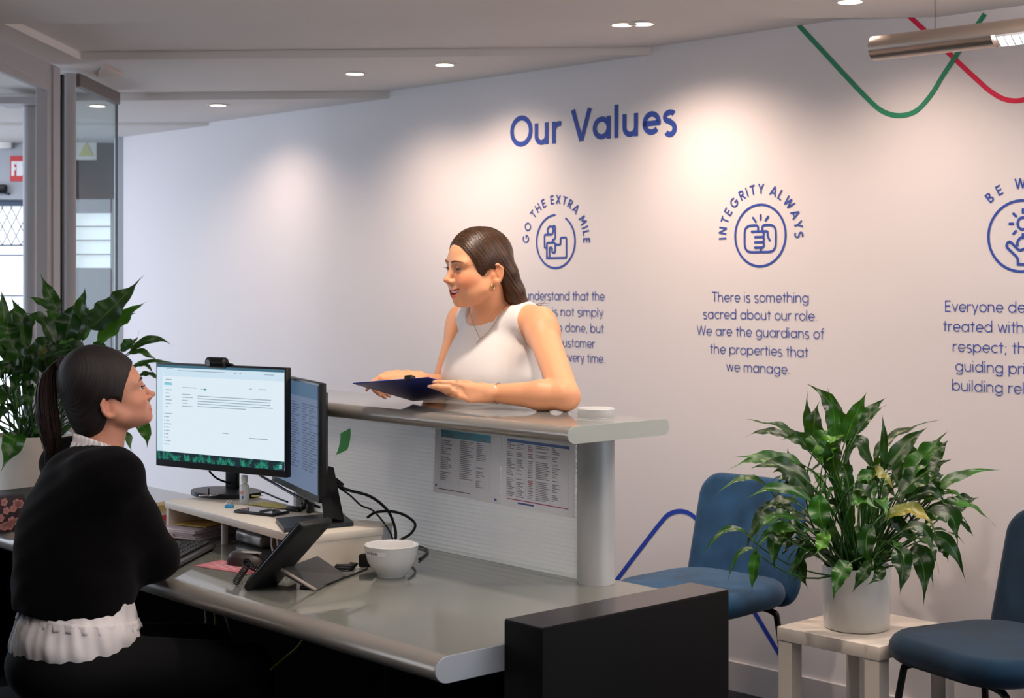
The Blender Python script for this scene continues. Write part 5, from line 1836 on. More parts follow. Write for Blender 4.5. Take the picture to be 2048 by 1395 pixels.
# right screen
NR = at(637, 1010, 4.195); NL = at(543, 0, 4.675)
NL.z = NR.z = 0.886
dv = (NR - NL); w2 = dv.length
t = monitor('monitor', 'right desk screen seen at a steep angle with dim blue lists on it', NL, NR, NL, w2, 0.330)
mb = MB(); sq(mb, 0.006, 0.020, w2 - 0.006, 0.323)
scr = part(mb, 'screen', M_SCR('screen dim blue', (0.33, 0.45, 0.70, 1), 0.32), t)
mb = MB(); sq(mb, 0.006, 0.283, w2 - 0.006, 0.323, -0.0008); part(mb, 'tool_bar', M_SCR('screen dim toolbar', (0.15, 0.30, 0.50, 1), 0.34), scr)
mb = MB()
for k in range(26):
    z = 0.262 - k * 0.0074
    for x0 in (0.05, 0.19, 0.235, 0.35, 0.42):
        sq(mb, x0 + 0.01, z, x0 + 0.01 + rnd.uniform(0.02, 0.09 if x0 > 0.2 else 0.10), z + 0.0030, -0.0010)
part(mb, 'list_text', M_SCR('screen dim text', (0.15, 0.21, 0.36, 1), 0.34), scr)['kind'] = 'stuff'
Li = Matrix.Translation(NL) @ Matrix.Rotation(math.atan2(NR.y - NL.y, NR.x - NL.x), 4, 'Z')
Li = Li.inverted()
poly = [onz(552, 1035, RZ + 0.012), onz(568, 1056, RZ + 0.012), onz(707, 1043, RZ + 0.012), onz(684, 1024, RZ + 0.012)]
pc_ = sum(poly, Vector()) / 4
mb = MB(); mb.prism([(p.x, p.y) for p in poly], RZ + 0.0006, RZ + 0.012, M=Li); part(mb, 'stand_base', M_BLACKPL, t)
mb = MB(); nb_ = onz(668, 1042, RZ + 0.013); nt_ = at(652, 935, 4.30)
mb.tube([nb_, nb_ + (nt_ - nb_) * 0.5, nt_], [0.028, 0.025, 0.022], 4, M=Li, flat=0.45); part(mb, 'stand_neck', M_BLACKPL, t)

K1 = onz(660, 1127, DZ); d1 = onz(786, 1094, DZ) - K1; d1.normalize(); d2 = Vector((-d1.y, d1.x, 0))
t = thing('white_box', 'low white box on the desk under the right screen, behind the desk phone', 'box', K1, math.atan2(d1.y, d1.x))
part(MB().box((0.150, 0.055, 0.034), (0.300, 0.11, 0.066), 0.003), 'carton', mat('white board', srgb(222, 224, 228), 0.5), t, 40)
part(MB().box((0.150, 0.055, 0.0695), (0.303, 0.113, 0.004), 0.001), 'lid', mat('cream board lid', srgb(232, 222, 206), 0.5), t, 40)

# --- on the riser
def place(px, py, z):
    p = onz(px, py, z); return p
t = thing('sanitiser_bottle', 'small clear hand gel bottle with a white cap before the left screen', 'bottle', onz(489, 1005, RZ), R_(-30))
prof = [(0.0005, 0.0), (0.0135, 0.0), (0.0150, 0.003), (0.0150, 0.048), (0.0125, 0.054), (0.0075, 0.058), (0.0070, 0.062)]
mb = MB(); mb.lathe([(r * 1.1, z) for r, z in prof], 24, M=Matrix.Diagonal((1.0, 0.75, 1, 1))); part(mb, 'bottle', mat('clear gel plastic', srgb(226, 232, 230), 0.15, trans=0.25, ior=1.4), t, 40)
mb = MB(); mb.lathe([(0.0095, 0.061), (0.0105, 0.063), (0.0100, 0.081), (0.0080, 0.083)], 20); part(mb, 'cap', mat('white cap plastic', srgb(232, 232, 230), 0.35), t, 40)
mb = MB()
for k, (z, w_) in enumerate(((0.036, 0.016), (0.0325, 0.012), (0.029, 0.014))):
    mb.box((0.0, -0.0128, z), (w_, 0.0006, 0.0016))
part(mb, 'label_text', mat('label red blue', srgb(196, 84, 84), 0.5), t)
mb = MB(); mb.box((0.003, -0.0128, 0.018), (0.007, 0.0006, 0.010)); part(mb, 'label_mark', mat('label blue', srgb(60, 110, 190), 0.5), t)

t = thing('blue_padlock', 'small blue padlock with a silver shackle near the riser edge', 'padlock', onz(459, 1015, RZ), R_(-20))
part(MB().box((0, 0, 0.005), (0.026, 0.016, 0.010), 0.003), 'lock_body', mat('blue lacquer', srgb(52, 140, 190), 0.35), t, 40)
mb = MB(); mb.tube([(-0.0095 * math.cos(R_(q)), 0, 0.008 + 0.015 * math.sin(R_(q))) for q in range(0, 181, 15)], 0.0017, 8); part(mb, 'shackle', M_CHROME, t, True)

a, b = onz(477, 1027, RZ), onz(560, 1036, RZ)
t = thing('smartphone', 'black smartphone lying on the riser with a glossy screen', 'phone', onz(523, 1026, RZ), math.atan2(b.y - a.y, b.x - a.x))
part(MB().box((0, 0, 0.0045), (0.150, 0.074, 0.0085), 0.004), 'case', M_BLACKPL, t, 40)
part(MB().box((0, 0, 0.0089), (0.140, 0.066, 0.0006)), 'screen', mat('phone glass', srgb(12, 12, 14), 0.03, spec=0.8), t)

t = thing('yellow_note', 'yellow paper slip lying behind the smartphone', 'paper', onz(555, 1012, RZ), R_(-38))
mb = MB(); vs = []
for i in range(9):
    for j in (0, 1):
        vs.append((-0.10 + 0.025 * i, -0.035 + 0.07 * j, 0.0008 + 0.006 * (i / 8) ** 2 * (1 - j) + 0.0015 * math.sin(i)))
mb.add(vs, [(2 * i, 2 * i + 2, 2 * i + 3, 2 * i + 1) for i in range(8)])
o = part(mb, 'sheet', mat('yellow paper', srgb(222, 208, 120), 0.7), t, True)

t = thing('clip_tripod', 'black folding clip stand lying by the right screen base', 'clip', onz(604, 1024, RZ), R_(-30))
mb = MB(); mb.box((-0.028, 0, 0.008), (0.05, 0.018, 0.014), 0.004); part(mb, 'arm', M_BLACKPL, t, 40)
mb = MB(); mb.tube([(0.0, 0, 0.010), (0.010, 0, 0.026)], [0.008, 0.010], 12); mb.sphere((0.016, 0, 0.028), 0.010); part(mb, 'joint', M_BLACKPL, t, True)
mb = MB(); mb.box((0.027, 0.004, 0.014), (0.012, 0.026, 0.028), 0.003); part(mb, 'jaw', M_BLACKPL, t, 40)

t = thing('key_ring', 'bunch of keys lying on the left screen base', 'keys', onz(428, 990, RZ + 0.0145), 0)
mb = MB(); mb.tube([(0.012 * math.cos(R_(q)), 0.012 * math.sin(R_(q)), 0.0015) for q in range(0, 361, 20)], 0.0011, 6); part(mb, 'ring', M_CHROME, t, True)
for q in (-150, -100, 20):
    mb = MB(); Mx = Matrix.Rotation(R_(q), 4, 'Z')
    mb.box((0.030, 0, 0.002), (0.034, 0.005, 0.002), M=Mx); mb.tube([(0.010, 0, 0.0012), (0.013, 0, 0.0012)], 0.009, 12, M=Mx, flat=0.13)
    part(mb, 'key', M_CHROME if q < 0 else M_BLACKPL, t)
mb = MB(); mb.tube([(-0.018, 0.010, 0.001), (-0.018, 0.010, 0.020)], 0.0022, 8); part(mb, 'fob', M_BLACKPL, t, True)
t = thing('yellow_tag', 'round yellow tag on the left screen base behind the gel bottle', 'tag', onz(511, 993, RZ + 0.0145), 0)
mb = MB(); mb.lathe([(0.0005, 0.0005), (0.012, 0.0005), (0.012, 0.004), (0.0005, 0.005)], 20); part(mb, 'disc', mat('yellow plastic', srgb(206, 200, 50), 0.4), t, 40)
mb = MB(); mb.tube([(0.012, 0.0, 0.003), (0.022, 0.004, 0.003)], 0.001, 6); part(mb, 'loop', M_CHROME, t)

# --- under the riser
t = thing('paper_stack', 'stack of loose white sheets under the left bay of the riser', 'papers', onz(398, 1068, DZ), R_(-28))
for k in range(7):
    mb = MB(); mb.box((rnd.uniform(-0.006, 0.006), rnd.uniform(-0.006, 0.006), 0.0022 + k * 0.0042), (0.150, 0.21, 0.0036), 0.0008, M=Matrix.Rotation(rnd.uniform(-0.06, 0.06), 4, 'Z'))
    part(mb, 'sheet', mat('paper pale pink white', srgb(214, 200, 206), 0.8), t)
t = thing('yellow_envelope', 'ochre envelope on the paper stack under the riser', 'envelope', onz(408, 1046, DZ + 0.0315), R_(-30))
part(MB().box((0, 0.02, 0.002), (0.13, 0.17, 0.004), 0.001), 'sleeve', mat('ochre paper', srgb(190, 158, 84), 0.7), t)
part(MB().box((0, 0.075, 0.0045), (0.128, 0.05, 0.001)), 'flap', mat('ochre paper dark', srgb(172, 140, 70), 0.7), t)

t = thing('glue_stick', 'white glue stick with an orange cap standing before the riser', 'glue stick', onz(449, 1087, DZ))
mb = MB(); mb.lathe([(0.0098, 0.0), (0.0098, 0.055), (0.0092, 0.056)], 20); part(mb, 'tube', mat('white tube', srgb(224, 206, 200), 0.4), t, 40)
mb = MB(); mb.lathe([(0.0102, 0.0565), (0.0102, 0.078), (0.0085, 0.080)], 20); part(mb, 'cap', mat('orange cap', srgb(206, 112, 70), 0.4), t, 40)

c = onz(515, 1088, DZ)
t = thing('mini_computer', 'flat silver mini computer with a black top under the right bay of the riser', 'computer', c + rn * 0.05, math.atan2(rd.y, rd.x))
part(MB().box((0, 0, 0.020), (0.165, 0.165, 0.036), 0.010, seg=3), 'shell', mat('silver shell', srgb(190, 182, 178), 0.35, metal=0.6), t, 40)
part(MB().box((0, 0, 0.0385), (0.150, 0.150, 0.003), 0.001), 'top_plate', M_BLACKPL, t, 40)
t = thing('cable_heap', 'heap of black cables on top of the silver mini computer', 'cables', c + rn * 0.05 + Vector((0, 0, 0.0405)))
for k in range(3):
    mb = MB(); pts = [Vector((rnd.uniform(-0.06, 0.06), rnd.uniform(-0.05, 0.05), 0.004 + rnd.uniform(0, 0.012))) for _ in range(9)]
    mb.tube(smooth_path(pts, 5), 0.0035, 7); part(mb, 'cable', M_BLACKPL, t, True)

def tape_roll(px, py, label, m, r=0.033, w=0.022, rz=0.0):
    p = onz(px, py, DZ)
    t = thing('tape_roll', label, 'tape roll', p + Vector((0, 0, r + 0.001)), rz)
    mb = MB(); mb.lathe([(r * 0.62, -w / 2), (r, -w / 2), (r, w / 2), (r * 0.62, w / 2), (r * 0.62, -w / 2)], 36, M=Matrix.Rotation(math.pi / 2, 4, 'X')); part(mb, 'tape', m, t, 40)
    mb = MB(); mb.lathe([(r * 0.56, -w / 2), (r * 0.62, -w / 2), (r * 0.62, w / 2), (r * 0.56, w / 2), (r * 0.56, -w / 2)], 36, M=Matrix.Rotation(math.pi / 2, 4, 'X')); part(mb, 'core', mat('card core', srgb(190, 160, 140), 0.7), t, 40)
tape_roll(556, 1110, 'roll of pinkish tape standing on edge under the riser, left of the cream roll', mat('pinkish tape', srgb(196, 172, 166), 0.4), rz=R_(-62))
tape_roll(580, 1120, 'roll of cream tape standing on edge beside the desk phone', mat('cream tape', srgb(226, 208, 186), 0.4), rz=R_(-62))

# keyboard, mouse, card, notebook
a, b = onz(425, 1087, DZ + 0.02), onz(352, 1122, DZ + 0.02)
kP, kQ = onz(428, 1086, DZ + 0.018), onz(347, 1128, DZ + 0.018)
kd = (kQ - kP).normalized()
kc = kP + kd * 0.43; kc.z = DZ
t = thing('keyboard', 'dark computer keyboard at the seated woman\'s sleeve', 'keyboard', kc, math.atan2(kd.y, kd.x))
part(MB().box((-0.215, -0.06, 0.012), (0.43, 0.135, 0.012), 0.004, M=Matrix.Rotation(R_(4), 4, 'X')), 'base', mat('grey keyboard base', srgb(74, 72, 74), 0.4), t, 40)
kme = None
for r in range(5):
    for k in range(19):
        x = -0.415 + k * 0.0222
        if kme is None:
            mb = MB(); mb.box((0, 0, 0), (0.0185, 0.0185, 0.007), 0.0022, seg=1)
            ko = part(mb, 'key', mat('dark keys', srgb(30, 30, 33), 0.45), t, 40); kme = ko.data
        else:
            ko = bpy.data.objects.new('key', kme); COL.objects.link(ko); ko.parent = t
        ko.location = (x, -0.112 + r * 0.0235, 0.0205 + (-0.112 + r * 0.0235 + 0.06) * 0.07)
        ko.rotation_euler = (R_(4), 0, 0)
for x in (-0.02, -0.41):
    mb = MB(); mb.box((x, -0.002, 0.006), (0.014, 0.010, 0.012), 0.002); part(mb, 'foot', M_BLACKPL, t, 40)

t = thing('computer_mouse', 'dark computer mouse with a grey top on a pink card', 'mouse', onz(492, 1128, DZ + 0.002), R_(-20))
mb = MB()
vs, fs = [], []
for j in range(9):
    th = math.pi / 2 * j / 8
    for k in range(28):
        q = 2 * math.pi * k / 28
        vs.append((0.056 * math.cos(q) * math.cos(th) ** 0.55, 0.033 * math.sin(q) * math.cos(th) ** 0.55, 0.001 + (0.034 - 0.010 * math.cos(q) * math.cos(th)) * math.sin(th)))
for j in range(8):
    for k in range(28):
        k2 = (k + 1) % 28
        fs.append((j * 28 + k, j * 28 + k2, (j + 1) * 28 + k2, (j + 1) * 28 + k))
mb.add(vs, fs); part(mb, 'shell', mat('dark taupe plastic', srgb(56, 48, 46), 0.45), t, True)
mb = MB(); mb.sphere((0.010, 0.0, 0.0335), (0.038, 0.015, 0.0030)); part(mb, 'top_plate', mat('grey gloss plate', srgb(150, 148, 144), 0.25), t, True)

t = thing('pink_card', 'pink leaflet with white print lying under the computer mouse', 'leaflet', onz(468, 1134, DZ), R_(-36))
part(MB().box((0, 0, 0.0009), (0.205, 0.10, 0.0014)), 'sheet', mat('pink card', srgb(196, 112, 122), 0.5), t)
mb = MB()
for k in range(5):
    mb.box((-0.02 + rnd.uniform(-0.01, 0.01), -0.028 + k * 0.014, 0.0018), (0.11 + rnd.uniform(-0.03, 0.02), 0.0022, 0.0003))
part(mb, 'print', mat('white print', srgb(236, 214, 216), 0.6), t)['kind'] = 'stuff'
t = thing('spiral_notebook', 'small white spiral notebook lying beside the riser', 'notebook', onz(339, 1072, DZ), R_(-40))
part(MB().box((0, 0, 0.006), (0.10, 0.14, 0.012), 0.001), 'pages', mat('cream pages', srgb(228, 216, 200), 0.8), t)
mb = MB()
for k in range(14):
    y = -0.062 + k * 0.0095
    mb.tube([(0.05 + 0.006 * math.cos(R_(q)), y, 0.007 + 0.007 * math.sin(R_(q))) for q in range(0, 361, 45)], 0.0010, 5)
part(mb, 'spiral', M_BLACKMET, t, True)

# striped carton left of the riser, pink gel bottle behind the woman
t = thing('striped_carton', 'small carton with pink, yellow and red bands left of the riser', 'box', onz(320, 1050, DZ), R_(-40))
for k, (c_, h_) in enumerate((((180, 120, 120), 0.02), ((196, 70, 74), 0.016), ((224, 214, 200), 0.012), ((206, 180, 120), 0.02))):
    z0 = sum(x[1] for x in (((0), 0.02), ((0), 0.016), ((0), 0.012), ((0), 0.02))[:k])
    part(MB().box((0, 0, z0 + h_ / 2), (0.06, 0.10, h_ - 0.0004)), 'band', mat('carton band %d' % k, srgb(*c_), 0.6), t)
pb = onz(252, 1010, DZ)
t = thing('pink_gel_bottle', 'clear capped pink bottle peeping over the seated woman\'s shoulder', 'bottle', onz(256, 1002, DZ))
mb = MB(); mb.lathe([(0.0005, 0), (0.022, 0), (0.024, 0.004), (0.024, 0.135), (0.018, 0.148), (0.010, 0.152)], 24); part(mb, 'bottle', mat('pink liquid', srgb(222, 112, 112), 0.2), t, 40)
mb = MB(); mb.lathe([(0.012, 0.1525), (0.013, 0.154), (0.013, 0.172), (0.011, 0.174)], 20); part(mb, 'cap', mat('clear violet cap', srgb(190, 176, 196), 0.15, trans=0.5), t, 40)

# floral box and black tray at the far left of the desk
t = thing('floral_box', 'dark floral patterned box at the left frame edge on the desk', 'box', onz(-14, 1062, DZ), R_(-40))
part(MB().box((0, 0.03, 0.055), (0.10, 0.10, 0.110), 0.003), 'carton', mat('dark plum card', srgb(44, 26, 34), 0.5), t, 40)
mb = MB()
rf = random.Random(4)
for k in range(16):
    cx_, cz_ = rf.uniform(-0.04, 0.04), rf.uniform(0.01, 0.10)
    for j in range(5):
        q = 2 * math.pi * j / 5
        disc_r = 0.006
        x_, z_ = cx_ + 0.007 * math.cos(q), cz_ + 0.007 * math.sin(q)
        mb.add([(x_ + disc_r * math.cos(2 * math.pi * i / 8), -0.0206, z_ + disc_r * math.sin(2 * math.pi * i / 8)) for i in range(8)], [tuple(range(8))])
        mb.add([(0.0506, x_ * 1.0 + 0.03 + disc_r * math.cos(2 * math.pi * i / 8), z_ + disc_r * math.sin(2 * math.pi * i / 8)) for i in range(8)], [tuple(range(8))])
part(mb, 'flower_print', mat('dusty pink print', srgb(176, 120, 112), 0.6), t)['kind'] = 'stuff'
t = thing('letter_tray', 'black letter tray beside the left plant pot', 'tray', onz(55, 1035, DZ), R_(-40))
part(MB().box((0, 0, 0.004), (0.25, 0.20, 0.008), 0.002), 'floor_plate', M_BLACKPL, t)
for x, y, sx, sy in ((0, 0.098, 0.25, 0.005), (0.1225, 0, 0.005, 0.2), (-0.1225, 0, 0.005, 0.2)):
    part(MB().box((x, y, 0.04), (sx, sy, 0.07), 0.001), 'side_wall', M_BLACKPL, t)
part(MB().box((0, 0, 0.078), (0.25, 0.20, 0.006), 0.001), 'lid', M_BLACKPL, t)

# desk phone, seen from behind
pb0 = onz(520, 1175, DZ)
tx = Vector((0.56, 0.83, 0)).normalized()
ld = at(634, 1045, 3.72) - pb0
LP = ld.length; ld.normalize()
tx = (tx - ld * tx.dot(ld)).normalized()
nr = tx.cross(ld).normalized()
PM = Matrix(((tx.x, ld.x, nr.x, pb0.x), (tx.y, ld.y, nr.y, pb0.y), (tx.z, ld.z, nr.z, pb0.z + 0.004), (0, 0, 0, 1)))
t = thing('desk_phone', 'black desk telephone tilted on its grey stand, seen from behind', 'telephone')
t.matrix_world = PM
PMi = PM.inverted()
part(MB().box((0.0, LP / 2, 0.0), (0.118, LP, 0.020), 0.008, seg=3), 'body', mat('charcoal phone plastic', srgb(26, 27, 29), 0.42), t, 40)
part(MB().box((0.0, LP / 2, -0.0115), (0.105, LP - 0.02, 0.004), 0.002), 'front_panel', M_BLACKPL, t, 40)
part(MB().box((0.006, LP / 2, -0.022), (0.040, LP - 0.05, 0.018), 0.010, seg=3), 'handset', M_BLACKPL, t, 40)
part(MB().box((0.040, LP - 0.03, 0.0105), (0.012, 0.006, 0.002)), 'socket', M_BLACKPL, t)
st = [onz(562, 1138, 0.785), onz(635, 1111, 0.785), onz(692, 1149, DZ + 0.003), onz(631, 1181, DZ + 0.003)]
up = (st[1] - st[0]).cross(st[3] - st[0]).normalized()
if up.z < 0: up = -up
vs = [p for p in st] + [p - up * 0.010 for p in st]
for q in range(4):
    if vs[4 + q].z < DZ + 0.001: vs[4 + q].z = DZ + 0.001
mb = MB(); mb.add(vs, [(0, 1, 2, 3), (7, 6, 5, 4), (0, 4, 5, 1), (1, 5, 6, 2), (2, 6, 7, 3), (3, 7, 4, 0)], M=PMi); part(mb, 'stand', mat('grey gloss stand', srgb(72, 72, 72), 0.22), t)
mb = MB(); mb.tube([st[0] + up * 0.0005, st[3] + up * 0.0005 + Vector((0, 0, 0.002))], 0.0042, 8, M=PMi); part(mb, 'edge_trim', mat('pale edge trim', srgb(196, 180, 168), 0.4), t, True)
# coiled cord
ctrl = [onz(472, 1163, DZ + 0.012), onz(482, 1148, DZ + 0.014), onz(492, 1134, DZ + 0.02), onz(493, 1122, DZ + 0.035), onz(497, 1128, DZ + 0.018), onz(512, 1136, DZ + 0.016), onz(534, 1138, DZ + 0.02)]
path = smooth_path(ctrl, 40)
hel = []
for k, p in enumerate(path):
    tq = (path[min(k + 1, len(path) - 1)] - path[max(k - 1, 0)]).normalized()
    a_ = tq.cross(Vector((0, 0, 1)))
    if a_.length < 0.1: a_ = tq.cross(Vector((1, 0, 0)))
    a_.normalize(); b_ = tq.cross(a_)
    q = k * 0.62
    hel.append(p + a_ * (0.0075 * math.cos(q)) + b_ * (0.0075 * math.sin(q)))
mb = MB(); mb.tube(hel, 0.0021, 5, M=PMi); part(mb, 'coiled_cord', M_BLACKPL, t, True)

# --- right part of the worktop
t = thing('key_bowl', 'white china bowl with a KEY BOWL label standing on the worktop', 'bowl', onz(783, 1152, DZ))
prof = [(0.0005, 0.001), (0.034, 0.0), (0.036, 0.003), (0.036, 0.006), (0.052, 0.022), (0.063, 0.042), (0.0685, 0.064), (0.0705, 0.081), (0.0715, 0.083), (0.0700, 0.084), (0.0680, 0.081), (0.0655, 0.064), (0.059, 0.042), (0.047, 0.022), (0.028, 0.010), (0.0005, 0.009)]
mb = MB(); mb.lathe(prof, 48); BW = part(mb, 'bowl', mat('white china', srgb(232, 230, 228), 0.12, coat=0.3), t, 60)
vs, fs = [], []
for i in range(13):
    q = R_(-150 + 52 * i / 12)
    for z_, r_ in ((0.062, 0.0688), (0.0735, 0.0702)):
        vs.append((r_ * math.cos(q), r_ * math.sin(q), z_))
fs = [(2 * i, 2 * i + 2, 2 * i + 3, 2 * i + 1) for i in range(12)]
lab = part(MB().add(vs, fs), 'label_strip', mat('label white', srgb(244, 242, 238), 0.6), t, True)
mb = MB(); put_text(mb, 'KEY BOWL', 0.0, 0.0, 0.0062, 0.17, 1.0)
vv = []
for x_, y_, _ in mb.v:
    q = R_(-149) + x_ / 0.0695 * 1.12
    r_ = 0.0688 + 0.0014 * ((0.0645 + y_ - 0.062) / 0.0115) + 0.0004
    vv.append((r_ * math.cos(q), r_ * math.sin(q), 0.0645 + y_))
mb.v = vv; part(mb, 'lettering', mat('label ink', srgb(70, 70, 84), 0.6), t)

t = thing('power_adapter', 'black power adapter lying behind the white bowl', 'adapter', onz(722, 1131, DZ), R_(15))
part(MB().box((0, 0, 0.019), (0.060, 0.055, 0.036), 0.004), 'case', M_BLACKPL, t, 40)
part(MB().box((0.03, -0.0278, 0.019), (0.02, 0.001, 0.02)), 'plate', M_DARKPL, t)


def cable(pts, r, label, m=None, n=8, name='cable', cat='cable'):
    P = smooth_path(pts, n)
    o0 = P[0]
    mb = MB(); mb.tube([p - o0 for p in P], r, 8)
    o = mb.build(name, m or M_BLACKPL, None, True, loc=o0)
    return tag(o, label, cat)


g0 = lambda px, py, z=DZ + 0.004: onz(px, py, z)
cable([at(652, 955, 4.30), at(690, 977, 4.32), at(740, 992, 4.36), at(775, 1020, 4.38), at(790, 1055, 4.38), at(791, 1082, 4.36), onz(790, 1106, DZ + 0.005), onz(775, 1112, DZ + 0.005)], 0.0042, 'thick black cable arching from the right screen down to the worktop')
cable([at(662, 960, 4.33), at(672, 970, 4.33), at(700, 990, 4.34), at(722, 1010, 4.36), at(745, 1020, 4.37), at(768, 1045, 4.37), at(783, 1070, 4.36), onz(785, 1096, DZ + 0.004), onz(752, 1112, DZ + 0.004)], 0.0026, 'thin black cable with a plug bead, below the thick arching cable')
cable([at(735, 1034, 4.30), at(752, 1024, 4.33), at(782, 1022, 4.36), at(810, 1030, 4.38), at(830, 1047, 4.38), at(822, 1066, 4.36), at(800, 1080, 4.35), onz(788, 1092, DZ + 0.005)], 0.0040, 'black cable looping out to the right above the white bowl')
cable([onz(790, 1090, DZ + 0.004), onz(820, 1088, DZ + 0.004), onz(850, 1096, DZ + 0.004), onz(855, 1103, DZ + 0.004), onz(838, 1118, DZ + 0.004)], 0.0030, 'black cable end lying on the worktop right of the bowl')
cable([onz(735, 1136, DZ + 0.003), onz(706, 1148, DZ + 0.003), onz(680, 1158, DZ + 0.003), onz(640, 1172, DZ + 0.003), onz(600, 1172, DZ + 0.003)], 0.0026, 'black cable lying between the bowl and the desk phone')
cable([at(418, 941, 4.80), at(432, 955, 4.80), at(450, 963, 4.80), at(462, 966, 4.80)], 0.0032, 'black cable curving behind the neck of the left screen')
cable([at(520, 950, 4.72), at(548, 966, 4.66), at(590, 990, 4.55), at(625, 1008, 4.46), onz(640, 1014, RZ + 0.004)], 0.0040, 'black cable running down from the left screen to the right screen base')
cable([onz(505, 978, RZ + 0.004), onz(530, 985, RZ + 0.004), onz(556, 996, RZ + 0.004), onz(575, 1003, RZ + 0.004)], 0.0030, 'black cable lying on the riser behind the gel bottle')
t = thing('plug_bead', 'black plug bead on the thin cable beside the right screen', 'plug', at(677, 966, 4.335))
mb = MB(); mb.tube([(-0.010, 0, 0.010), (0.012, 0.0, -0.008)], 0.0075, 10); part(mb, 'bead', M_BLACKPL, t, 50)
mb = MB(); mb.tube([(-0.016, 0, 0.015), (-0.010, 0, 0.010)], 0.004, 8); part(mb, 'sleeve', M_DARKPL, t, True)
t = thing('cable_coil', 'coil of thin black cable on the worktop beside the power adapter', 'cable', onz(683, 1140, DZ))
for k in range(5):
    mb = MB(); mb.tube([(0.030 * math.cos(R_(q)) * (1 + 0.1 * k), (0.018 - 0.001 * k) * math.sin(R_(q)) + 0.002 * k, 0.002 + 0.0035 * k) for q in range(0, 361, 18)], 0.0022, 6); part(mb, 'loop', M_BLACKPL, t, True)

# papers taped on the ribbed screen, green sticky note
SCR_Y = -0.0105
def on_screen(px, py):
    """(along desk, height) of the ribbed screen plane seen at a pixel"""
    a = (px - CX) / FPX
    o_ = OD + ND * SCR_Y
    s_ = (o_.x - a * o_.y) / (a * UD.y - UD.x)
    y = o_.y + s_ * UD.y
    return s_, CH - (py - HY) / FPX * y


def see_through(m, f, c):
    nt = m.node_tree
    b = nt.nodes['Principled BSDF']
    tl = nt.nodes.new('ShaderNodeBsdfTranslucent'); tl.inputs[0].default_value = c
    ms = nt.nodes.new('ShaderNodeMixShader'); ms.inputs[0].default_value = f
    nt.links.new(b.outputs[0], ms.inputs[1]); nt.links.new(tl.outputs[0], ms.inputs[2]); nt.links.new(ms.outputs[0], nt.nodes['Material Output'].inputs[0])
    return m


def sheet(label, x0, x1, zt, zb, sag, tilt=0.0, bend=0.0):
    t = thing('paper_sheet', label, 'paper', desk((x0 + x1) / 2, SCR_Y, 0), DESK_ROT, 'printed lists on the ribbed screen')
    w = x1 - x0
    mb = MB(); vs = []
    for j in range(9):
        v = j / 8
        for i in range(13):
            u = i / 12
            vs.append((-w / 2 + w * u + tilt * v * (zt - zb), -0.0010 - bend * v * v * 0.012 - 0.0012 * math.sin(u * 6 + v * 3) * v, zt + (zb - zt) * v - sag * u))
    mb.add(vs, [(j * 13 + i, j * 13 + i + 1, (j + 1) * 13 + i + 1, (j + 1) * 13 + i) for j in range(8) for i in range(12)])
    part(mb, 'sheet', M_PAPER, t, True)
    def place_(u0, v0, u1, v1, mb_, off=0.0009):
        us = [u0 + (u1 - u0) * k / 3 for k in range(4)]
        P = []
        for v in (v0, v1):
            for u in us:
                P.append((-w / 2 + w * u + tilt * v * (zt - zb), -0.0010 - bend * v * v * 0.012 - 0.0012 * math.sin(u * 6 + v * 3) * v - off, zt + (zb - zt) * v - sag * u))
        mb_.add(P, [(k, k + 1, 5 + k, 4 + k) for k in range(3)])
    return t, place_


M_PAPER = see_through(mat('printed paper', srgb(240, 236, 240), 0.75), 0.62, (0.95, 0.93, 0.95, 1))
xa, za = on_screen(871, 850); xb, zb_ = on_screen(1003, 866)
_, zbl = on_screen(873, 983); _, zbr = on_screen(1003, 1003)
t, pl = sheet('printed list with a teal header, left sheet on the ribbed screen', xa, xb, za, zbl, 0.004, 0.0, 0.6)
rp = random.Random(2)
mb = MB(); pl(0.10, 0.045, 0.855, 0.155, mb); part(mb, 'header_band', mat('teal header', srgb(120, 190, 214), 0.7), t)
mb = MB(); pl(0.10, 0.105, 0.855, 0.157, mb, 0.0012); part(mb, 'sub_header_band', mat('pale teal header', srgb(132, 190, 212), 0.7), t)
ink = mat('grey ink', srgb(158, 154, 168), 0.7); ink2 = mat('pale ink line', srgb(190, 186, 194), 0.7); inkr = mat('red ink', srgb(206, 120, 134), 0.7); inkb = mat('blue ink', srgb(96, 112, 176), 0.7)
mb = MB(); mb2 = MB()
for k in range(24):
    v = 0.175 + k * 0.0275
    pl(0.10, v + 0.019, 0.855, v + 0.0205, mb2)
    if rp.random() < 0.93: pl(0.105, v, 0.105 + rp.uniform(0.05, 0.17), v + 0.011, mb)
    if k < 21: pl(0.395, v, 0.395 + rp.uniform(0.12, 0.21), v + 0.012, mb)
    if rp.random() < 0.8: pl(0.645, v, 0.645 + rp.uniform(0.05, 0.14), v + 0.011, mb)
for u in (0.10, 0.392, 0.64, 0.853): pl(u, 0.15, u + 0.002, 0.84, mb2)
for u0, u1, v in ((0.40, 0.54, 0.075), (0.18, 0.30, 0.12), (0.47, 0.52, 0.12), (0.70, 0.78, 0.12)): pl(u0, v, u1, v + 0.016, mb, 0.0015)
part(mb, 'print', ink, t)['kind'] = 'stuff'
part(mb2, 'ruled_lines', ink2, t)['kind'] = 'stuff'
mb = MB(); pl(0.03, 0.865, 0.055, 0.905, mb); pl(0.93, 0.93, 0.965, 0.965, mb); part(mb, 'emblem_print', mat('violet ink', srgb(104, 96, 178), 0.7), t)
mb = MB(); pl(0.08, 0.925, 0.56, 0.936, mb); part(mb, 'footer_print', mat('plum ink', srgb(120, 84, 120), 0.7), t)

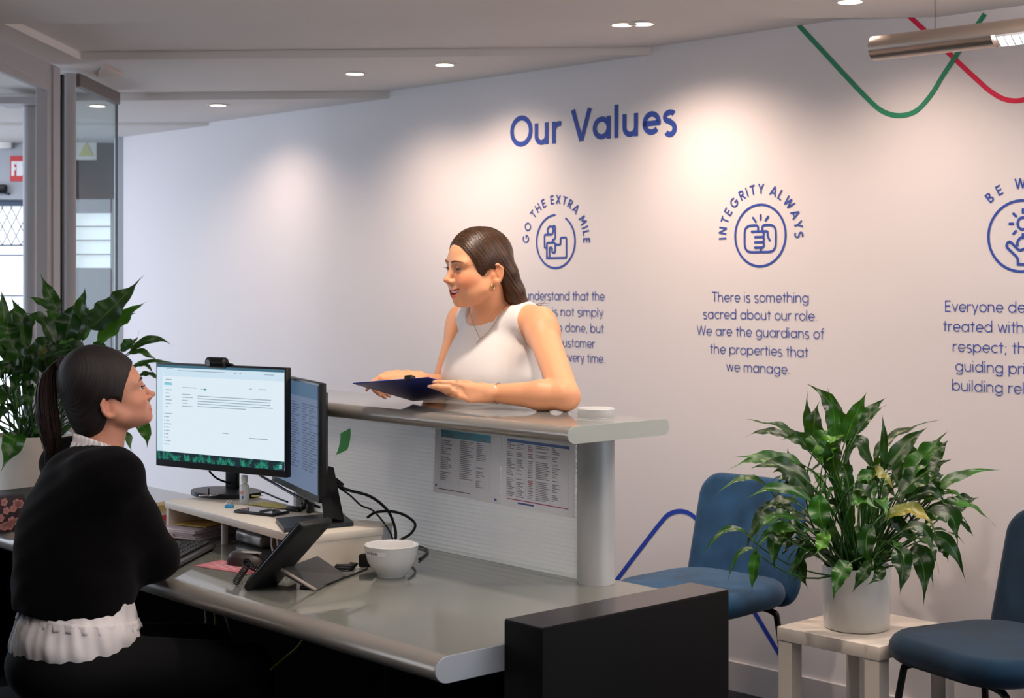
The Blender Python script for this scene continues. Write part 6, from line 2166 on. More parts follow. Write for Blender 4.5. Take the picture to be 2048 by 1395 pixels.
xa, za = on_screen(1005, 868); xb, zb_ = on_screen(1153, 884)
_, zbl = on_screen(1005, 1009); _, zbr = on_screen(1153, 1031)
t, pl = sheet('printed list with a blue header, taped to the ribbed screen beside the post', xa, min(xb, -0.052), za, zbl, 0.004, 0.0, 0.35)
t.location = t.location - ND * 0.002
mb = MB(); pl(0.08, 0.045, 0.925, 0.085, mb); part(mb, 'header_band', mat('blue header', srgb(110, 140, 206), 0.7), t)
mb = MB(); mb2 = MB(); mb3 = MB()
for k in range(31):
    v = 0.10 + k * 0.0245
    pl(0.08, v + 0.018, 0.925, v + 0.0192, mb2)
    if k in (4, 8, 19): continue
    pl(0.085, v, 0.085 + rp.uniform(0.05, 0.11), v + 0.011, mb)
    if rp.random() < 0.85: pl(0.215, v, 0.215 + rp.uniform(0.05, 0.11), v + 0.011, mb)
    pl(0.37, v, 0.37 + rp.uniform(0.05, 0.075), v + 0.011, mb3 if k in (3, 5, 6, 20, 21, 22, 27) else mb)
    if rp.random() < 0.9: pl(0.48, v, 0.48 + rp.uniform(0.14, 0.19), v + 0.011, mb)
    if rp.random() < 0.85: pl(0.70, v, 0.70 + rp.uniform(0.03, 0.10), v + 0.011, mb)
for u in (0.08, 0.205, 0.34, 0.475, 0.685, 0.922): pl(u, 0.085, u + 0.002, 0.885, mb2)
part(mb, 'print', ink, t)['kind'] = 'stuff'; part(mb2, 'ruled_lines', ink2, t)['kind'] = 'stuff'; part(mb3, 'red_print', inkr, t)['kind'] = 'stuff'
mb = MB(); pl(0.10, 0.880, 0.925, 0.893, mb); part(mb, 'footer_print', mat('magenta ink', srgb(190, 84, 130), 0.7), t)
mb = MB(); pl(0.24, 0.915, 0.46, 0.940, mb); part(mb, 'blue_print', inkb, t)

xa, za = on_screen(682, 866)
t = thing('sticky_note', 'green sticky note curling on the ribbed screen', 'note', desk(xa, SCR_Y - 0.0012, za), DESK_ROT)
x1_, z1_ = on_screen(709, 842); x2_, z2_ = on_screen(683, 900)
mb = MB(); vs = []
for j in range(9):
    v = j / 8
    for i in range(7):
        u = i / 6
        vs.append(((0.052) * u + 0.004 * math.sin(v * 3), -0.001 - 0.012 * (v ** 1.8) - 0.006 * v * (1 - u), -0.066 * v + 0.020 * u))
mb.add(vs, [(j * 7 + i, j * 7 + i + 1, (j + 1) * 7 + i + 1, (j + 1) * 7 + i) for j in range(8) for i in range(6)])
part(mb, 'note', see_through(mat('green note', srgb(100, 210, 104), 0.65), 0.4, (0.18, 0.70, 0.20, 1)), t, True)
t['label'] = 'green sticky note curling on the ribbed screen beside the right screen'

# --- below the worktop: hanging cables, white unit, office chair
t = thing('under_desk_unit', 'pale box hung below the worktop beside the seated woman', 'box', desk(-0.78, -0.55, DZ - 0.056), DESK_ROT)
part(MB().box((0, 0, -0.035), (0.085, 0.10, 0.062), 0.004), 'case', mat('grey white box', srgb(150, 148, 148), 0.5), t, 40)
part(MB().box((0, 0, -0.003), (0.06, 0.12, 0.004)), 'bracket', M_DARKPL, t)
def hang(pts, r, label, m):
    cable(pts, r, label, m)
M_YC = mat('yellow cable', srgb(150, 132, 30), 0.5); M_GC = mat('grey cable', srgb(112, 112, 112), 0.5)
yy = 3.98
hang([at(606, 1278, 3.75), at(590, 1298, 3.8), at(560, 1322, 3.85), at(528, 1352, 3.9), at(512, 1385, 3.92), at(505, 1410, 3.92), at(500, 1480, 3.92)], 0.0028, 'yellow cable sagging below the worktop', M_YC)
hang([at(448, 1225, 4.15), at(460, 1260, 4.15), at(468, 1300, 4.15), at(478, 1345, 4.15), at(500, 1395, 4.15), at(505, 1480, 4.15)], 0.0026, 'grey twisted cable hanging below the worktop', M_GC)
hang([at(428, 1222, 4.12), at(431, 1250, 4.12), at(432, 1275, 4.12)], 0.0026, 'short yellow cable end below the worktop', M_YC)
hang([at(410, 1212, 4.12), at(412, 1240, 4.12), at(411, 1266, 4.12)], 0.0030, 'short grey cable end below the worktop', M_GC)
hang([at(770, 1330, 3.7), at(772, 1360, 3.7), at(774, 1440, 3.7)], 0.0022, 'thin dark grey cable hanging below the right end of the worktop', M_DARKPL)

ch = Vector((-1.085, 3.72, 0))
fwv = Vector((0.86, 0.51, 0)).normalized()
t = thing('office_chair', 'black office chair under the seated woman', 'chair', ch, math.atan2(fwv.y, fwv.x))
M_CHB = mat('black upholstery', srgb(12, 12, 15), 0.9, spec=0.1, bump=(500, 0.3, 0.002))
part(MB().box((0.02, 0, 0.435), (0.48, 0.50, 0.075), 0.035, seg=4), 'seat', M_CHB, t, 50)
mb = MB(); mb.box((-0.235, 0, 0.76), (0.06, 0.44, 0.48), 0.028, seg=4); part(mb, 'backrest', M_CHB, t, 50)
part(MB().box((-0.222, 0, 0.50), (0.03, 0.07, 0.20), 0.006), 'back_bracket', M_BLACKMET, t, 40)
mb = MB(); mb.tube([(0, 0, 0.10), (0, 0, 0.40)], 0.028, 16); part(mb, 'gas_column', M_BLACKMET, t, 40)
for k in range(5):
    q = 2 * math.pi * k / 5 + 0.3
    mb = MB(); mb.tube([(0, 0, 0.11), (0.29 * math.cos(q), 0.29 * math.sin(q), 0.075)], [0.024, 0.016], 8); lg = part(mb, 'leg', M_BLACKMET, t, 40)
    mb = MB(); mb.tube([(0.29 * math.cos(q) - 0.012 * math.sin(q), 0.29 * math.sin(q) + 0.012 * math.cos(q), 0.030), (0.29 * math.cos(q) + 0.012 * math.sin(q), 0.29 * math.sin(q) - 0.012 * math.cos(q), 0.030)], 0.029, 16); part(mb, 'caster', M_BLACKPL, lg, 40)

# ------------------------------------------------------------------ waiting area: chairs, side table, potted plants
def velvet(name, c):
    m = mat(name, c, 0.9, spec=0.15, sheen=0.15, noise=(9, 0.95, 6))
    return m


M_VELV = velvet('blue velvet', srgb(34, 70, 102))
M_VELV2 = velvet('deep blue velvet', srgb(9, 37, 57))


def soft_board(w, h, th, rc, name, m, parent, M, bulge=0.0, taper=0.0, rings=8):
    """upholstered board: rounded outline in x-z, thickness along y, puffed edges"""
    def outline(ins):
        pts = []
        ww, hh, r = w / 2 - ins, h / 2 - ins, max(0.004, rc - ins)
        for cx_, cz_, a0 in ((ww - r, hh - r, 0), (-ww + r, hh - r, 90), (-ww + r, -hh + r, 180), (ww - r, -hh + r, 270)):
            for k in range(9):
                q = R_(a0 + 90 * k / 8)
                x_, z_ = cx_ + r * math.cos(q), cz_ + r * math.sin(q)
                pts.append((x_ * (1 - taper * (z_ / h + 0.5)), z_))
        return pts
    n = 36
    vs, fs = [], []
    lay = []
    R = th / 2
    for i in range(rings + 1):
        q = math.pi * i / rings - math.pi / 2
        lay.append((R * (1 - math.cos(q)), R * math.sin(q)))
    for ins, y in lay:
        for x_, z_ in outline(ins):
            yb = bulge * (1 - (2 * x_ / w) ** 2)
            vs.append((x_, y - yb, z_))
    L = len(lay)
    for i in range(L - 1):
        for k in range(n):
            k2 = (k + 1) % n
            fs.append((i * n + k, i * n + k2, (i + 1) * n + k2, (i + 1) * n + k))
    # face fans with a middle vertex
    for i, s in ((0, 1), (L - 1, -1)):
        c = len(vs)
        ax = sum(vs[i * n + k][0] for k in range(n)) / n; az = sum(vs[i * n + k][2] for k in range(n)) / n
        vs.append((ax, lay[i][1] - bulge + (-0.006 if i == 0 else 0.0), az))
        for k in range(n):
            k2 = (k + 1) % n
            fs.append((c, i * n + k2, i * n + k) if s > 0 else (c, i * n + k, i * n + k2))
    return MB().add(vs, fs, M).build(name, m, parent, 60)


def waiting_chair(label, loc, rz, m):
    """local +y is the way a sitter faces"""
    t = thing('waiting_chair', label, 'chair', loc, rz, 'blue velvet chairs along the wall')
    # seat: a low bean-shaped cushion; back: rounded board leaning back
    M1 = Matrix.Translation((0, 0.02, 0.455)) @ Matrix.Rotation(math.pi / 2, 4, 'X')
    soft_board(0.50, 0.50, 0.080, 0.15, 'seat', m, t, M1, 0.0, 0.06)
    M2 = Matrix.Translation((0, -0.235, 0.610)) @ Matrix.Rotation(R_(11), 4, 'X')
    soft_board(0.475, 0.43, 0.060, 0.085, 'backrest', m, t, M2, 0.020, 0.08)
    for sx in (-1, 1):
        for sy in (-1, 1):
            x0, y0 = 0.17 * sx, 0.02 + 0.15 * sy
            mb = MB(); mb.tube(smooth_path([(x0 * 0.6, y0 * 0.9, 0.405), (x0 * 1.08, y0, 0.395), (x0 * 1.18, y0 * 1.08, 0.34), (x0 * 1.32, y0 * 1.25 + 0.02 * sy, 0.0)], 6), 0.0105, 10)
            part(mb, 'leg', M_BLACKMET, t, True)
    mb = MB(); mb.box((0, 0.02, 0.402), (0.26, 0.26, 0.012), 0.003); part(mb, 'under_frame', M_BLACKMET, t)
    return t


c1 = wall_pt(*(wall_sz(1492, 1000)[0], 0), 0.44)
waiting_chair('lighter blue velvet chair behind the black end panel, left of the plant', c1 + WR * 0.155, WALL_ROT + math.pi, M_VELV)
c2 = at(2000, 1300, 4.30); c2.z = 0
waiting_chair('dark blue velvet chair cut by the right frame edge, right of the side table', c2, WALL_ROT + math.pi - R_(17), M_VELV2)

TZ = 0.45
n0_, n1_, n2_ = onz(1759, 1294, TZ), onz(1554, 1252, TZ), onz(1890, 1247, TZ)
ex = (n0_ - n1_); ex.z = 0; tw = ex.length; ex.normalize()
ey = Vector((-ex.y, ex.x, 0)); td = (n2_ - n0_).dot(ey)
t = thing('side_table', 'small square white side table under the right plant pot', 'table', (n1_.x, n1_.y, 0), math.atan2(ex.y, ex.x))
M_TBL = mat('white foil board', srgb(226, 216, 204), 0.35, bump=(40, 0.03, 0.001))
part(MB().box((tw / 2, td / 2, TZ - 0.020), (tw, td, 0.040), 0.0015), 'table_top', M_TBL, t, 40)
for x in (0.028, tw - 0.028):
    for y in (0.028, td - 0.028):
        part(MB().box((x, y, (TZ - 0.04) / 2), (0.050, 0.050, TZ - 0.0405), 0.001), 'leg', M_TBL, t)


# ------------------------------------------------------------------ peace lilies
def leaf_mat(name, g0, g1, tip):
    m = bpy.data.materials.new(name)
    m.use_nodes = True
    nt = m.node_tree
    b = nt.nodes['Principled BSDF']
    b.inputs['Roughness'].default_value = 0.30
    b.inputs['Specular IOR Level'].default_value = 0.55
    uv = nt.nodes.new('ShaderNodeUVMap')
    sp = nt.nodes.new('ShaderNodeSeparateXYZ')
    nt.links.new(uv.outputs[0], sp.inputs[0])
    tc = nt.nodes.new('ShaderNodeTexCoord')
    oi = nt.nodes.new('ShaderNodeObjectInfo')
    n = nt.nodes.new('ShaderNodeTexNoise'); n.inputs['Scale'].default_value = 14; n.inputs['Detail'].default_value = 3
    nt.links.new(tc.outputs['Object'], n.inputs['Vector'])
    r = nt.nodes.new('ShaderNodeValToRGB')
    r.color_ramp.elements[0].position = 0.35; r.color_ramp.elements[0].color = g0
    r.color_ramp.elements[1].position = 0.72; r.color_ramp.elements[1].color = g1
    nt.links.new(n.outputs['Fac'], r.inputs[0])
    # side veins: stripes slanting off the midrib
    mth = nt.nodes.new('ShaderNodeMath'); mth.operation = 'ABSOLUTE'
    sub = nt.nodes.new('ShaderNodeMath'); sub.operation = 'SUBTRACT'; sub.inputs[1].default_value = 0.5
    nt.links.new(sp.outputs[0], sub.inputs[0]); nt.links.new(sub.outputs[0], mth.inputs[0])
    mr = nt.nodes.new('ShaderNodeMapRange'); mr.inputs[1].default_value = 0.0; mr.inputs[2].default_value = 0.045; mr.inputs[3].default_value = 0.55; mr.inputs[4].default_value = 0.0
    nt.links.new(mth.outputs[0], mr.inputs[0])
    mx = nt.nodes.new('ShaderNodeMix'); mx.data_type = 'RGBA'
    mx.inputs[7].default_value = srgb(112, 148, 62)
    nt.links.new(mr.outputs[0], mx.inputs[0]); nt.links.new(r.outputs[0], mx.inputs[6])
    # dry tip
    mt = nt.nodes.new('ShaderNodeMapRange'); mt.inputs[1].default_value = 0.93; mt.inputs[2].default_value = 1.0; mt.inputs[3].default_value = 0.0; mt.inputs[4].default_value = 0.8
    nt.links.new(sp.outputs[1], mt.inputs[0])
    mx2 = nt.nodes.new('ShaderNodeMix'); mx2.data_type = 'RGBA'; mx2.inputs[7].default_value = tip
    nt.links.new(mt.outputs[0], mx2.inputs[0]); nt.links.new(mx.outputs[2], mx2.inputs[6])
    nt.links.new(mx2.outputs[2], b.inputs['Base Color'])
    ad = nt.nodes.new('ShaderNodeMath'); ad.operation = 'MULTIPLY_ADD'; ad.inputs[1].default_value = 1.1
    nt.links.new(mth.outputs[0], ad.inputs[0]); nt.links.new(sp.outputs[1], ad.inputs[2])
    sn = nt.nodes.new('ShaderNodeMath'); sn.operation = 'MULTIPLY'; sn.inputs[1].default_value = -75
    nt.links.new(ad.outputs[0], sn.inputs[0])
    si = nt.nodes.new('ShaderNodeMath'); si.operation = 'SINE'; nt.links.new(sn.outputs[0], si.inputs[0])
    bp = nt.nodes.new('ShaderNodeBump'); bp.inputs['Strength'].default_value = 0.07; bp.inputs['Distance'].default_value = 0.002
    nt.links.new(si.outputs[0], bp.inputs['Height']); nt.links.new(bp.outputs[0], b.inputs['Normal'])
    # light through the blade
    tl = nt.nodes.new('ShaderNodeBsdfTranslucent'); tl.inputs[0].default_value = (0.10, 0.26, 0.02, 1)
    ms = nt.nodes.new('ShaderNodeMixShader'); ms.inputs[0].default_value = 0.17
    out = nt.nodes['Material Output']
    nt.links.new(b.outputs[0], ms.inputs[1]); nt.links.new(tl.outputs[0], ms.inputs[2]); nt.links.new(ms.outputs[0], out.inputs[0])
    return m


LEAF_D = leaf_mat('dark glossy leaf', srgb(9, 34, 7), srgb(23, 68, 16), srgb(110, 84, 40))
LEAF_M = leaf_mat('mid green leaf', srgb(20, 64, 13), srgb(46, 108, 24), srgb(120, 90, 40))
LEAF_B = leaf_mat('bright green leaf', srgb(58, 118, 26), srgb(98, 156, 44), srgb(150, 110, 40))
LEAF_Y = leaf_mat('yellowing leaf', srgb(52, 84, 20), srgb(140, 126, 40), srgb(170, 110, 30))
M_STEM = mat('leaf stalk green', srgb(40, 84, 26), 0.45)


def leaf(parent, base, p1, tip, width, m, rnd, droop=0.3, side=None, stalk0=None, twist=0.0):
    """one leaf: stalk from the soil to base, blade from base over p1 to tip; world coordinates"""
    P = [Vector(base), Vector(p1), Vector(tip)]
    n = 15
    mid = []
    for k in range(n):
        u = k / (n - 1)
        mid.append(P[0] * (1 - u) ** 2 + P[1] * (2 * u * (1 - u)) + P[2] * u * u)
    o0 = P[0]
    vs, uvs, fs = [], [], []
    ph = rnd.uniform(0, 6.28)
    fr = rnd.uniform(2.2, 3.6)
    cup = rnd.uniform(0.15, 0.5)
    for k, p in enumerate(mid):
        u = k / (n - 1)
        tn = (mid[min(k + 1, n - 1)] - mid[max(k - 1, 0)]).normalized()
        s = side if side is not None else tn.cross(Vector((0, 0, 1)))
        s = s - tn * s.dot(tn)
        if s.length < 1e-3: s = tn.orthogonal()
        s.normalize()
        up = s.cross(tn)
        if twist:
            R = Matrix.Rotation(twist * u, 3, tn); s = R @ s; up = R @ up
        w = width * (math.sin(math.pi * min(1, (u * 0.98 + 0.02)) ** 0.72) ** 0.9) * (1 - 0.12 * u)
        if u > 0.66: w *= max(0.03, 1 - 0.95 * ((u - 0.66) / 0.34) ** 0.8)
        for j in range(-2, 3):
            f = j / 2
            wave = 0.16 * width * abs(f) * math.sin(fr * 2 * math.pi * u + ph + (1.3 if f > 0 else 0)) * min(1, 4 * u * (1 - u))
            q = p + s * (w / 2 * f) + up * (cup * abs(f) * w * 0.45 + wave)
            vs.append(q - o0); uvs.append((0.5 + f / 2, u))
    for k in range(n - 1):
        for j in range(4):
            fs.append((k * 5 + j, k * 5 + j + 1, (k + 1) * 5 + j + 1, (k + 1) * 5 + j))
    me = bpy.data.meshes.new('leaf')
    me.from_pydata([tuple(v) for v in vs], [], fs)
    uvl = me.uv_layers.new(name='UVMap')
    for lp in me.loops:
        uvl.data[lp.index].uv = uvs[lp.vertex_index]
    me.polygons.foreach_set('use_smooth', [True] * len(me.polygons))
    me.materials.append(m)
    o = bpy.data.objects.new('leaf', me); COL.objects.link(o)
    o.parent = parent
    o.location = o0 - parent.location
    if stalk0 is not None:
        s0 = Vector(stalk0)
        d = (mid[1] - mid[0]).normalized()
        c = o0 - d * (o0 - s0).length * 0.45
        pts = []
        for k in range(8):
            u = k / 7
            pts.append(s0 * (1 - u) ** 2 + c * 2 * u * (1 - u) + (o0 + d * 0.01) * u * u)
        mb = MB(); mb.tube([p - o0 for p in pts], [0.0034 - 0.0016 * k / 7 for k in range(8)], 6)
        mb.build('stalk', M_STEM, o, True)
    return o


def pot(parent, r0, r1, h, m, z0=0.0):
    mb = MB()
    mb.lathe([(0.0005, z0), (r0 - 0.012, z0), (r0 - 0.004, z0 + 0.003), (r0, z0 + 0.012), (r1, z0 + h - 0.002), (r1 - 0.001, z0 + h), (r1 - 0.005, z0 + h), (r1 - 0.006, z0 + h - 0.002), (r0 - 0.006, z0 + 0.02), (0.0005, z0 + 0.018)], 56)
    part(mb, 'pot', m, parent, 40)
    mb = MB(); mb.lathe([(0.0005, z0 + h - 0.022), (r1 - 0.008, z0 + h - 0.026)], 32)
    part(mb, 'soil', mat('dark potting soil', srgb(58, 40, 30), 0.95, bump=(120, 0.9, 0.01), noise=(80, 0.4)), parent, True)


def plant(name, label, loc, r0, r1, h, potm, leaves, fill, seed, Yc, zspread):
    """leaves: (base px, mid px, tip px, depth offset base, depth offset tip, width px, material)"""
    t = thing(name, label, 'plant', loc)
    bpy.context.view_layer.update()
    pot(t, r0, r1, h, potm)
    rnd = random.Random(seed)
    soil = Vector(loc) + Vector((0, 0, h - 0.024))
    sc = Yc / FPX
    def st(bx):
        q = rnd.uniform(0, 6.28); rr = rnd.uniform(0.15, 0.72) * r1
        s = soil + Vector((rr * math.cos(q), rr * math.sin(q), 0))
        s.x = s.x * 0.6 + (soil.x + max(-0.75, min(0.75, (bx.x - soil.x) / 0.3)) * r1) * 0.4
        return s
    for (b, p1, tp, db, dt, w, m) in leaves:
        B = at(b[0], b[1], Yc + db); P1 = at(p1[0], p1[1], Yc + (db + dt) / 2); T = at(tp[0], tp[1], Yc + dt)
        C = P1 * 2 - (B + T) * 0.5
        tn = (T - B).normalized()
        view = (P1 - Vector((0, 0, CH))).normalized()
        face = (-view * rnd.uniform(0.5, 1.0) + Vector((0, 0, 1)) * rnd.uniform(0.3, 0.8)).normalized()
        leaf(t, B, C, T, w * sc, m, rnd, side=tn.cross(face), stalk0=st(B), twist=rnd.uniform(-0.5, 0.5))
    for k in range(fill):
        q = rnd.uniform(0, 2 * math.pi)
        el = rnd.uniform(0.25, 1.35)
        L = rnd.uniform(0.10, zspread)
        d = Vector((math.cos(q) * math.cos(el), math.sin(q) * math.cos(el) * 0.8, math.sin(el)))
        if soil.y + d.y * 0.45 > Yc + 0.33: d.y *= 0.3
        B = soil + d * L + Vector((0, 0, 0.03))
        ll = rnd.uniform(0.13, 0.20)
        out = Vector((math.cos(q), math.sin(q) * 0.7, 0))
        T = B + d * ll * 0.55 + out * ll * 0.5 + Vector((0, 0, -ll * rnd.uniform(0.1, 0.8)))
        C = B + d * ll * 0.75 + Vector((0, 0, 0.02))
        leaf(t, B, C, T, rnd.uniform(0.028, 0.050), rnd.choice([LEAF_D, LEAF_D, LEAF_M]), rnd, side=d.cross(Vector((0, 0, 1))), stalk0=st(B), twist=rnd.uniform(-0.4, 0.4))
    return t


D, Mm, B_, Y_ = LEAF_D, LEAF_M, LEAF_B, LEAF_Y
R_LEAVES = [
    # upper crown
    ((1660, 885), (1662, 812), (1611, 766), 0.0, 0.02, 38, D), ((1668, 880), (1668, 830), (1654, 772), -0.05, -0.05, 24, Mm), ((1632, 885), (1615, 840), (1616, 778), 0.05, 0.06, 22, D),
    ((1640, 900), (1628, 850), (1640, 800), 0.0, 0.0, 42, D), ((1692, 885), (1678, 840), (1655, 812), 0.08, 0.08, 40, D),
    ((1690, 880), (1712, 828), (1734, 782), 0.0, -0.02, 36, Mm), ((1702, 876), (1738, 826), (1772, 795), 0.05, 0.06, 30, D), ((1712, 868), (1742, 830), (1774, 810), -0.05, -0.06, 22, D),
    ((1645, 925), (1660, 890), (1690, 868), -0.10, -0.12, 46, B_), ((1625, 905), (1640, 880), (1668, 850), -0.08, -0.10, 50, Mm), ((1672, 945), (1668, 905), (1690, 868), -0.12, -0.14, 40, D),
    # left side, reaching out
    ((1628, 900), (1570, 858), (1490, 838), 0.0, -0.02, 28, D), ((1590, 880), (1540, 862), (1488, 874), 0.05, 0.05, 18, D), ((1640, 920), (1600, 880), (1560, 880), 0.0, -0.05, 34, D),
    ((1600, 925), (1545, 912), (1463, 914), -0.05, -0.10, 26, Mm), ((1600, 950), (1530, 918), (1455, 940), -0.10, -0.12, 24, Mm), ((1620, 965), (1560, 930), (1500, 938), -0.14, -0.16, 34, D),
    ((1540, 980), (1490, 955), (1425, 995), -0.12, -0.15, 15, Mm), ((1625, 1000), (1580, 945), (1545, 945), -0.05, -0.06, 46, D), ((1610, 960), (1585, 930), (1575, 895), 0.1, 0.1, 38, D),
    ((1620, 1000), (1555, 975), (1493, 998), -0.15, -0.18, 24, Mm), ((1600, 1010), (1560, 1000), (1508, 1035), -0.18, -0.2, 20, D), ((1590, 1020), (1550, 1010), (1512, 1010), -0.1, -0.1, 22, D),
    ((1500, 1075), (1450, 1060), (1397, 1125), -0.16, -0.18, 14, Mm), ((1570, 1045), (1525, 1035), (1490, 1108), -0.14, -0.16, 40, D), ((1600, 1045), (1545, 1035), (1500, 1095), -0.2, -0.22, 30, Mm),
    ((1590, 1060), (1550, 1060), (1510, 1100), -0.18, -0.2, 26, B_), ((1520, 1110), (1480, 1105), (1452, 1178), -0.20, -0.22, 11, Mm), ((1512, 1100), (1508, 1140), (1503, 1190), -0.2, -0.22, 22, Mm),
    ((1575, 1080), (1548, 1085), (1552, 1150), -0.2, -0.22, 30, D), ((1610, 1070), (1575, 1060), (1545, 1140), -0.15, -0.17, 32, D), ((1598, 1110), (1600, 1140), (1617, 1178), -0.12, -0.12, 30, D),
    # front, hanging over the pot
    ((1700, 1125), (1680, 1150), (1665, 1207), -0.2, -0.24, 36, Mm), ((1745, 1120), (1725, 1150), (1703, 1186), -0.18, -0.2, 26, D), ((1755, 1130), (1758, 1150), (1731, 1170), -0.18, -0.2, 24, D),
    ((1745, 1050), (1732, 1090), (1750, 1140), -0.22, -0.24, 36, D), ((1790, 1095), (1805, 1130), (1799, 1192), -0.2, -0.24, 42, D), ((1815, 1105), (1845, 1130), (1846, 1217), -0.18, -0.22, 38, D),
    ((1820, 1105), (1850, 1115), (1867, 1177), -0.12, -0.14, 34, D), ((1640, 990), (1640, 1030), (1655, 1075), -0.24, -0.26, 44, Mm), ((1650, 1060), (1645, 1085), (1630, 1108), -0.24, -0.26, 30, B_),
    # right side
    ((1750, 920), (1790, 870), (1885, 838), 0.0, 0.05, 24, D), ((1765, 950), (1768, 880), (1764, 826), -0.05, -0.05, 16, D), ((1775, 940), (1810, 890), (1858, 852), -0.05, -0.03, 34, D),
    ((1790, 960), (1815, 910), (1800, 880), 0.05, 0.06, 52, D), ((1810, 960), (1850, 910), (1896, 862), -0.08, -0.10, 44, Mm), ((1830, 960), (1870, 905), (1898, 880), 0.0, 0.0, 40, D), ((1800, 985), (1850, 945), (1903, 918), -0.1, -0.12, 52, D),
    ((1815, 1000), (1860, 960), (1890, 950), -0.02, -0.02, 56, D), ((1870, 990), (1920, 950), (2004, 939), 0.02, 0.06, 24, Mm), ((1850, 1000), (1872, 985), (1905, 985), 0.0, 0.0, 24, D), ((1830, 990), (1870, 985), (1890, 1018), -0.05, -0.06, 20, D),
    ((1880, 1035), (1920, 1005), (1961, 995), 0.06, 0.10, 40, D), ((1840, 1035), (1920, 1005), (1996, 1058), 0.0, 0.02, 22, Mm), ((1920, 1040), (1935, 1055), (1948, 1074), 0.05, 0.05, 10, D),
    ((1770, 1040), (1830, 1020), (1876, 1078), -0.2, -0.24, 32, Y_), ((1800, 1065), (1850, 1060), (1869, 1140), -0.15, -0.17, 24, D), ((1850, 1050), (1900, 1030), (1915, 1110), -0.1, -0.1, 44, D),
    ((1860, 1075), (1900, 1090), (1932, 1165), -0.12, -0.12, 30, D), ((1870, 1080), (1890, 1100), (1895, 1125), -0.1, -0.1, 26, D), ((1740, 970), (1760, 945), (1795, 990), -0.15, -0.18, 28, Y_), ((1715, 960), (1740, 950), (1765, 968), -0.15, -0.16, 26, Mm),
    ((1690, 930), (1720, 880), (1745, 930), 0.05, 0.05, 30, D), ((1700, 990), (1690, 940), (1680, 935), -0.1, -0.1, 26, D), ((1745, 935), (1720, 890), (1700, 870), 0.0, 0.0, 26, D),
    ((1740, 1010), (1725, 980), (1700, 985), -0.2, -0.22, 36, D), ((1700, 1010), (1720, 1000), (1765, 1020), -0.22, -0.24, 30, Mm), ((1830, 1080), (1790, 1030), (1810, 1005), -0.05, -0.05, 28, D),
]
YP = 4.60
pb = onz(1713, 1254, TZ)
plant('potted_peace_lily', 'large peace lily in a white pot on the side table between the blue chairs', pb, 0.0985, 0.1030, 0.190,
      mat('white glazed pot', srgb(222, 218, 212), 0.35), R_LEAVES, 78, 21, YP, 0.26)

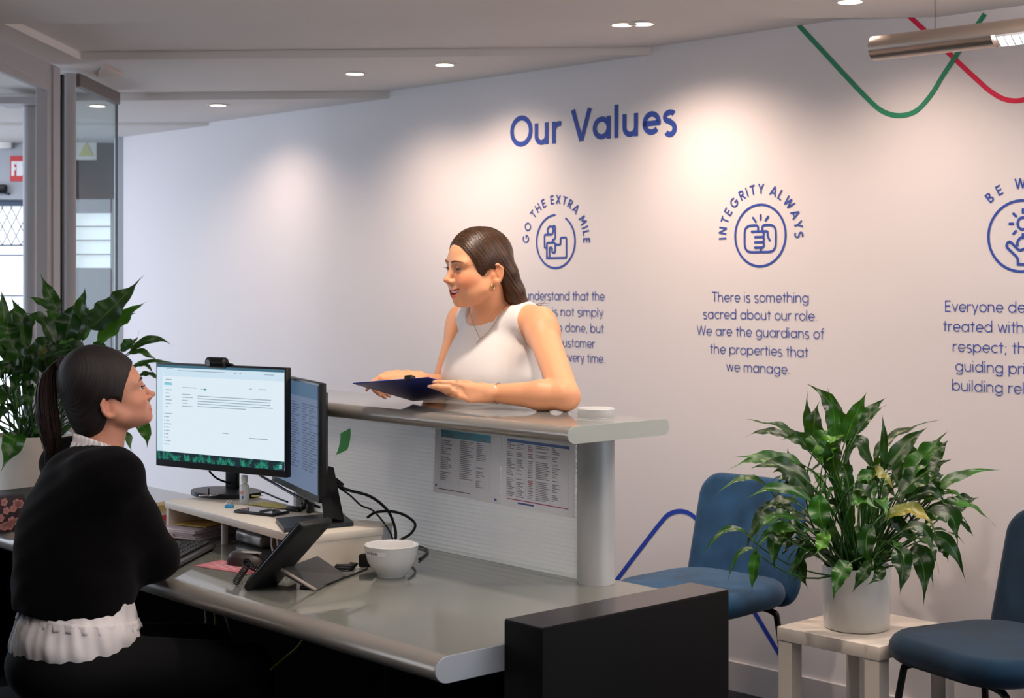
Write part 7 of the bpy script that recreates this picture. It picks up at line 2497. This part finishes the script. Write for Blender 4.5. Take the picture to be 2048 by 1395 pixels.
L_LEAVES = [
    # crown against wall and glass
    ((180, 655), (225, 615), (290, 548), -0.02, 0.0, 58, D), ((198, 685), (240, 640), (294, 602), 0.0, 0.02, 42, B_), ((210, 668), (245, 640), (272, 625), 0.05, 0.06, 24, Mm),
    ((116, 625), (100, 590), (80, 545), -0.05, -0.06, 30, D), ((112, 620), (85, 605), (54, 592), 0.0, 0.0, 20, Mm), ((140, 690), (160, 630), (170, 565), 0.0, 0.02, 44, D), ((128, 690), (140, 640), (150, 605), -0.05, -0.05, 54, D),
    ((120, 690), (110, 640), (88, 622), 0.05, 0.05, 46, Mm), ((110, 690), (85, 640), (50, 626), -0.08, -0.1, 30, D), ((165, 680), (172, 640), (177, 612), 0.1, 0.1, 30, B_), ((170, 660), (185, 630), (200, 606), 0.05, 0.05, 22, Mm),
    ((50, 700), (42, 640), (20, 592), 0.0, 0.0, 36, D), ((10, 700), (8, 630), (0, 572), 0.0, 0.0, 26, D), ((30, 700), (15, 660), (20, 630), -0.05, -0.05, 44, D), ((55, 690), (62, 640), (90, 640), 0.02, 0.02, 26, D), ((100, 700), (95, 660), (80, 645), 0.0, 0.0, 28, Mm),
    # right side past the seated head
    ((240, 700), (265, 690), (279, 660), 0.0, 0.0, 16, Y_), ((245, 700), (258, 686), (275, 688), -0.02, -0.02, 22, Mm), ((262, 700), (305, 678), (344, 690), 0.0, 0.02, 18, D), ((258, 708), (290, 706), (330, 738), 0.0, 0.02, 18, Mm),
    ((270, 735), (300, 722), (370, 728), 0.0, 0.05, 10, Mm), ((262, 735), (290, 730), (310, 752), 0.02, 0.02, 12, D), ((270, 760), (300, 748), (330, 775), 0.0, 0.0, 14, D), ((225, 870), (250, 870), (266, 915), 0.0, 0.0, 26, Mm), ((270, 840), (290, 860), (294, 898), 0.0, 0.02, 28, Mm),
    # middle
    ((160, 700), (135, 688), (98, 702), -0.1, -0.12, 24, B_), ((170, 715), (130, 700), (60, 735), -0.12, -0.14, 40, D), ((90, 720), (82, 700), (78, 706), -0.1, -0.1, 20, Y_), ((60, 720), (90, 690), (120, 700), -0.08, -0.08, 40, D),
    ((190, 700), (200, 690), (215, 700), 0.0, 0.0, 26, Mm), ((110, 760), (60, 720), (15, 760), -0.05, -0.05, 40, D), ((90, 800), (80, 780), (60, 800), -0.1, -0.1, 26, B_), ((55, 780), (35, 760), (28, 818), -0.1, -0.1, 28, Mm),
    ((60, 820), (50, 800), (30, 828), -0.12, -0.12, 24, Mm), ((75, 770), (45, 740), (0, 770), -0.1, -0.1, 34, D), ((20, 760), (5, 740), (-30, 780), -0.1, -0.1, 40, D), ((40, 740), (10, 700), (-20, 720), 0.0, 0.0, 44, D),
    ((30, 870), (25, 890), (0, 946), -0.20, -0.24, 46, Mm), ((100, 840), (75, 860), (73, 868), -0.1, -0.1, 14, Mm), ((30, 730), (45, 700), (62, 690), -0.1, -0.1, 40, D), ((60, 760), (70, 720), (95, 725), -0.1, -0.1, 36, D),
    ((0, 660), (20, 640), (40, 600), 0.05, 0.05, 34, D), ((115, 735), (120, 700), (140, 720), 0.0, 0.0, 40, D), ((5, 820), (-10, 790), (-30, 830), -0.1, -0.1, 40, D),
]
YL = 5.42
pb = onz(62, 988, DZ)
pb = Vector(((62 - CX) / FPX * YL, YL, DZ))
pb = onz(64, 986, DZ)
plant('potted_peace_lily', 'large peace lily in a white pot behind the seated woman, by the glass partition', pb, 0.118, 0.142, 0.215,
      mat('white matt pot', srgb(206, 196, 186), 0.5), L_LEAVES, 46, 33, pb.y, 0.30)
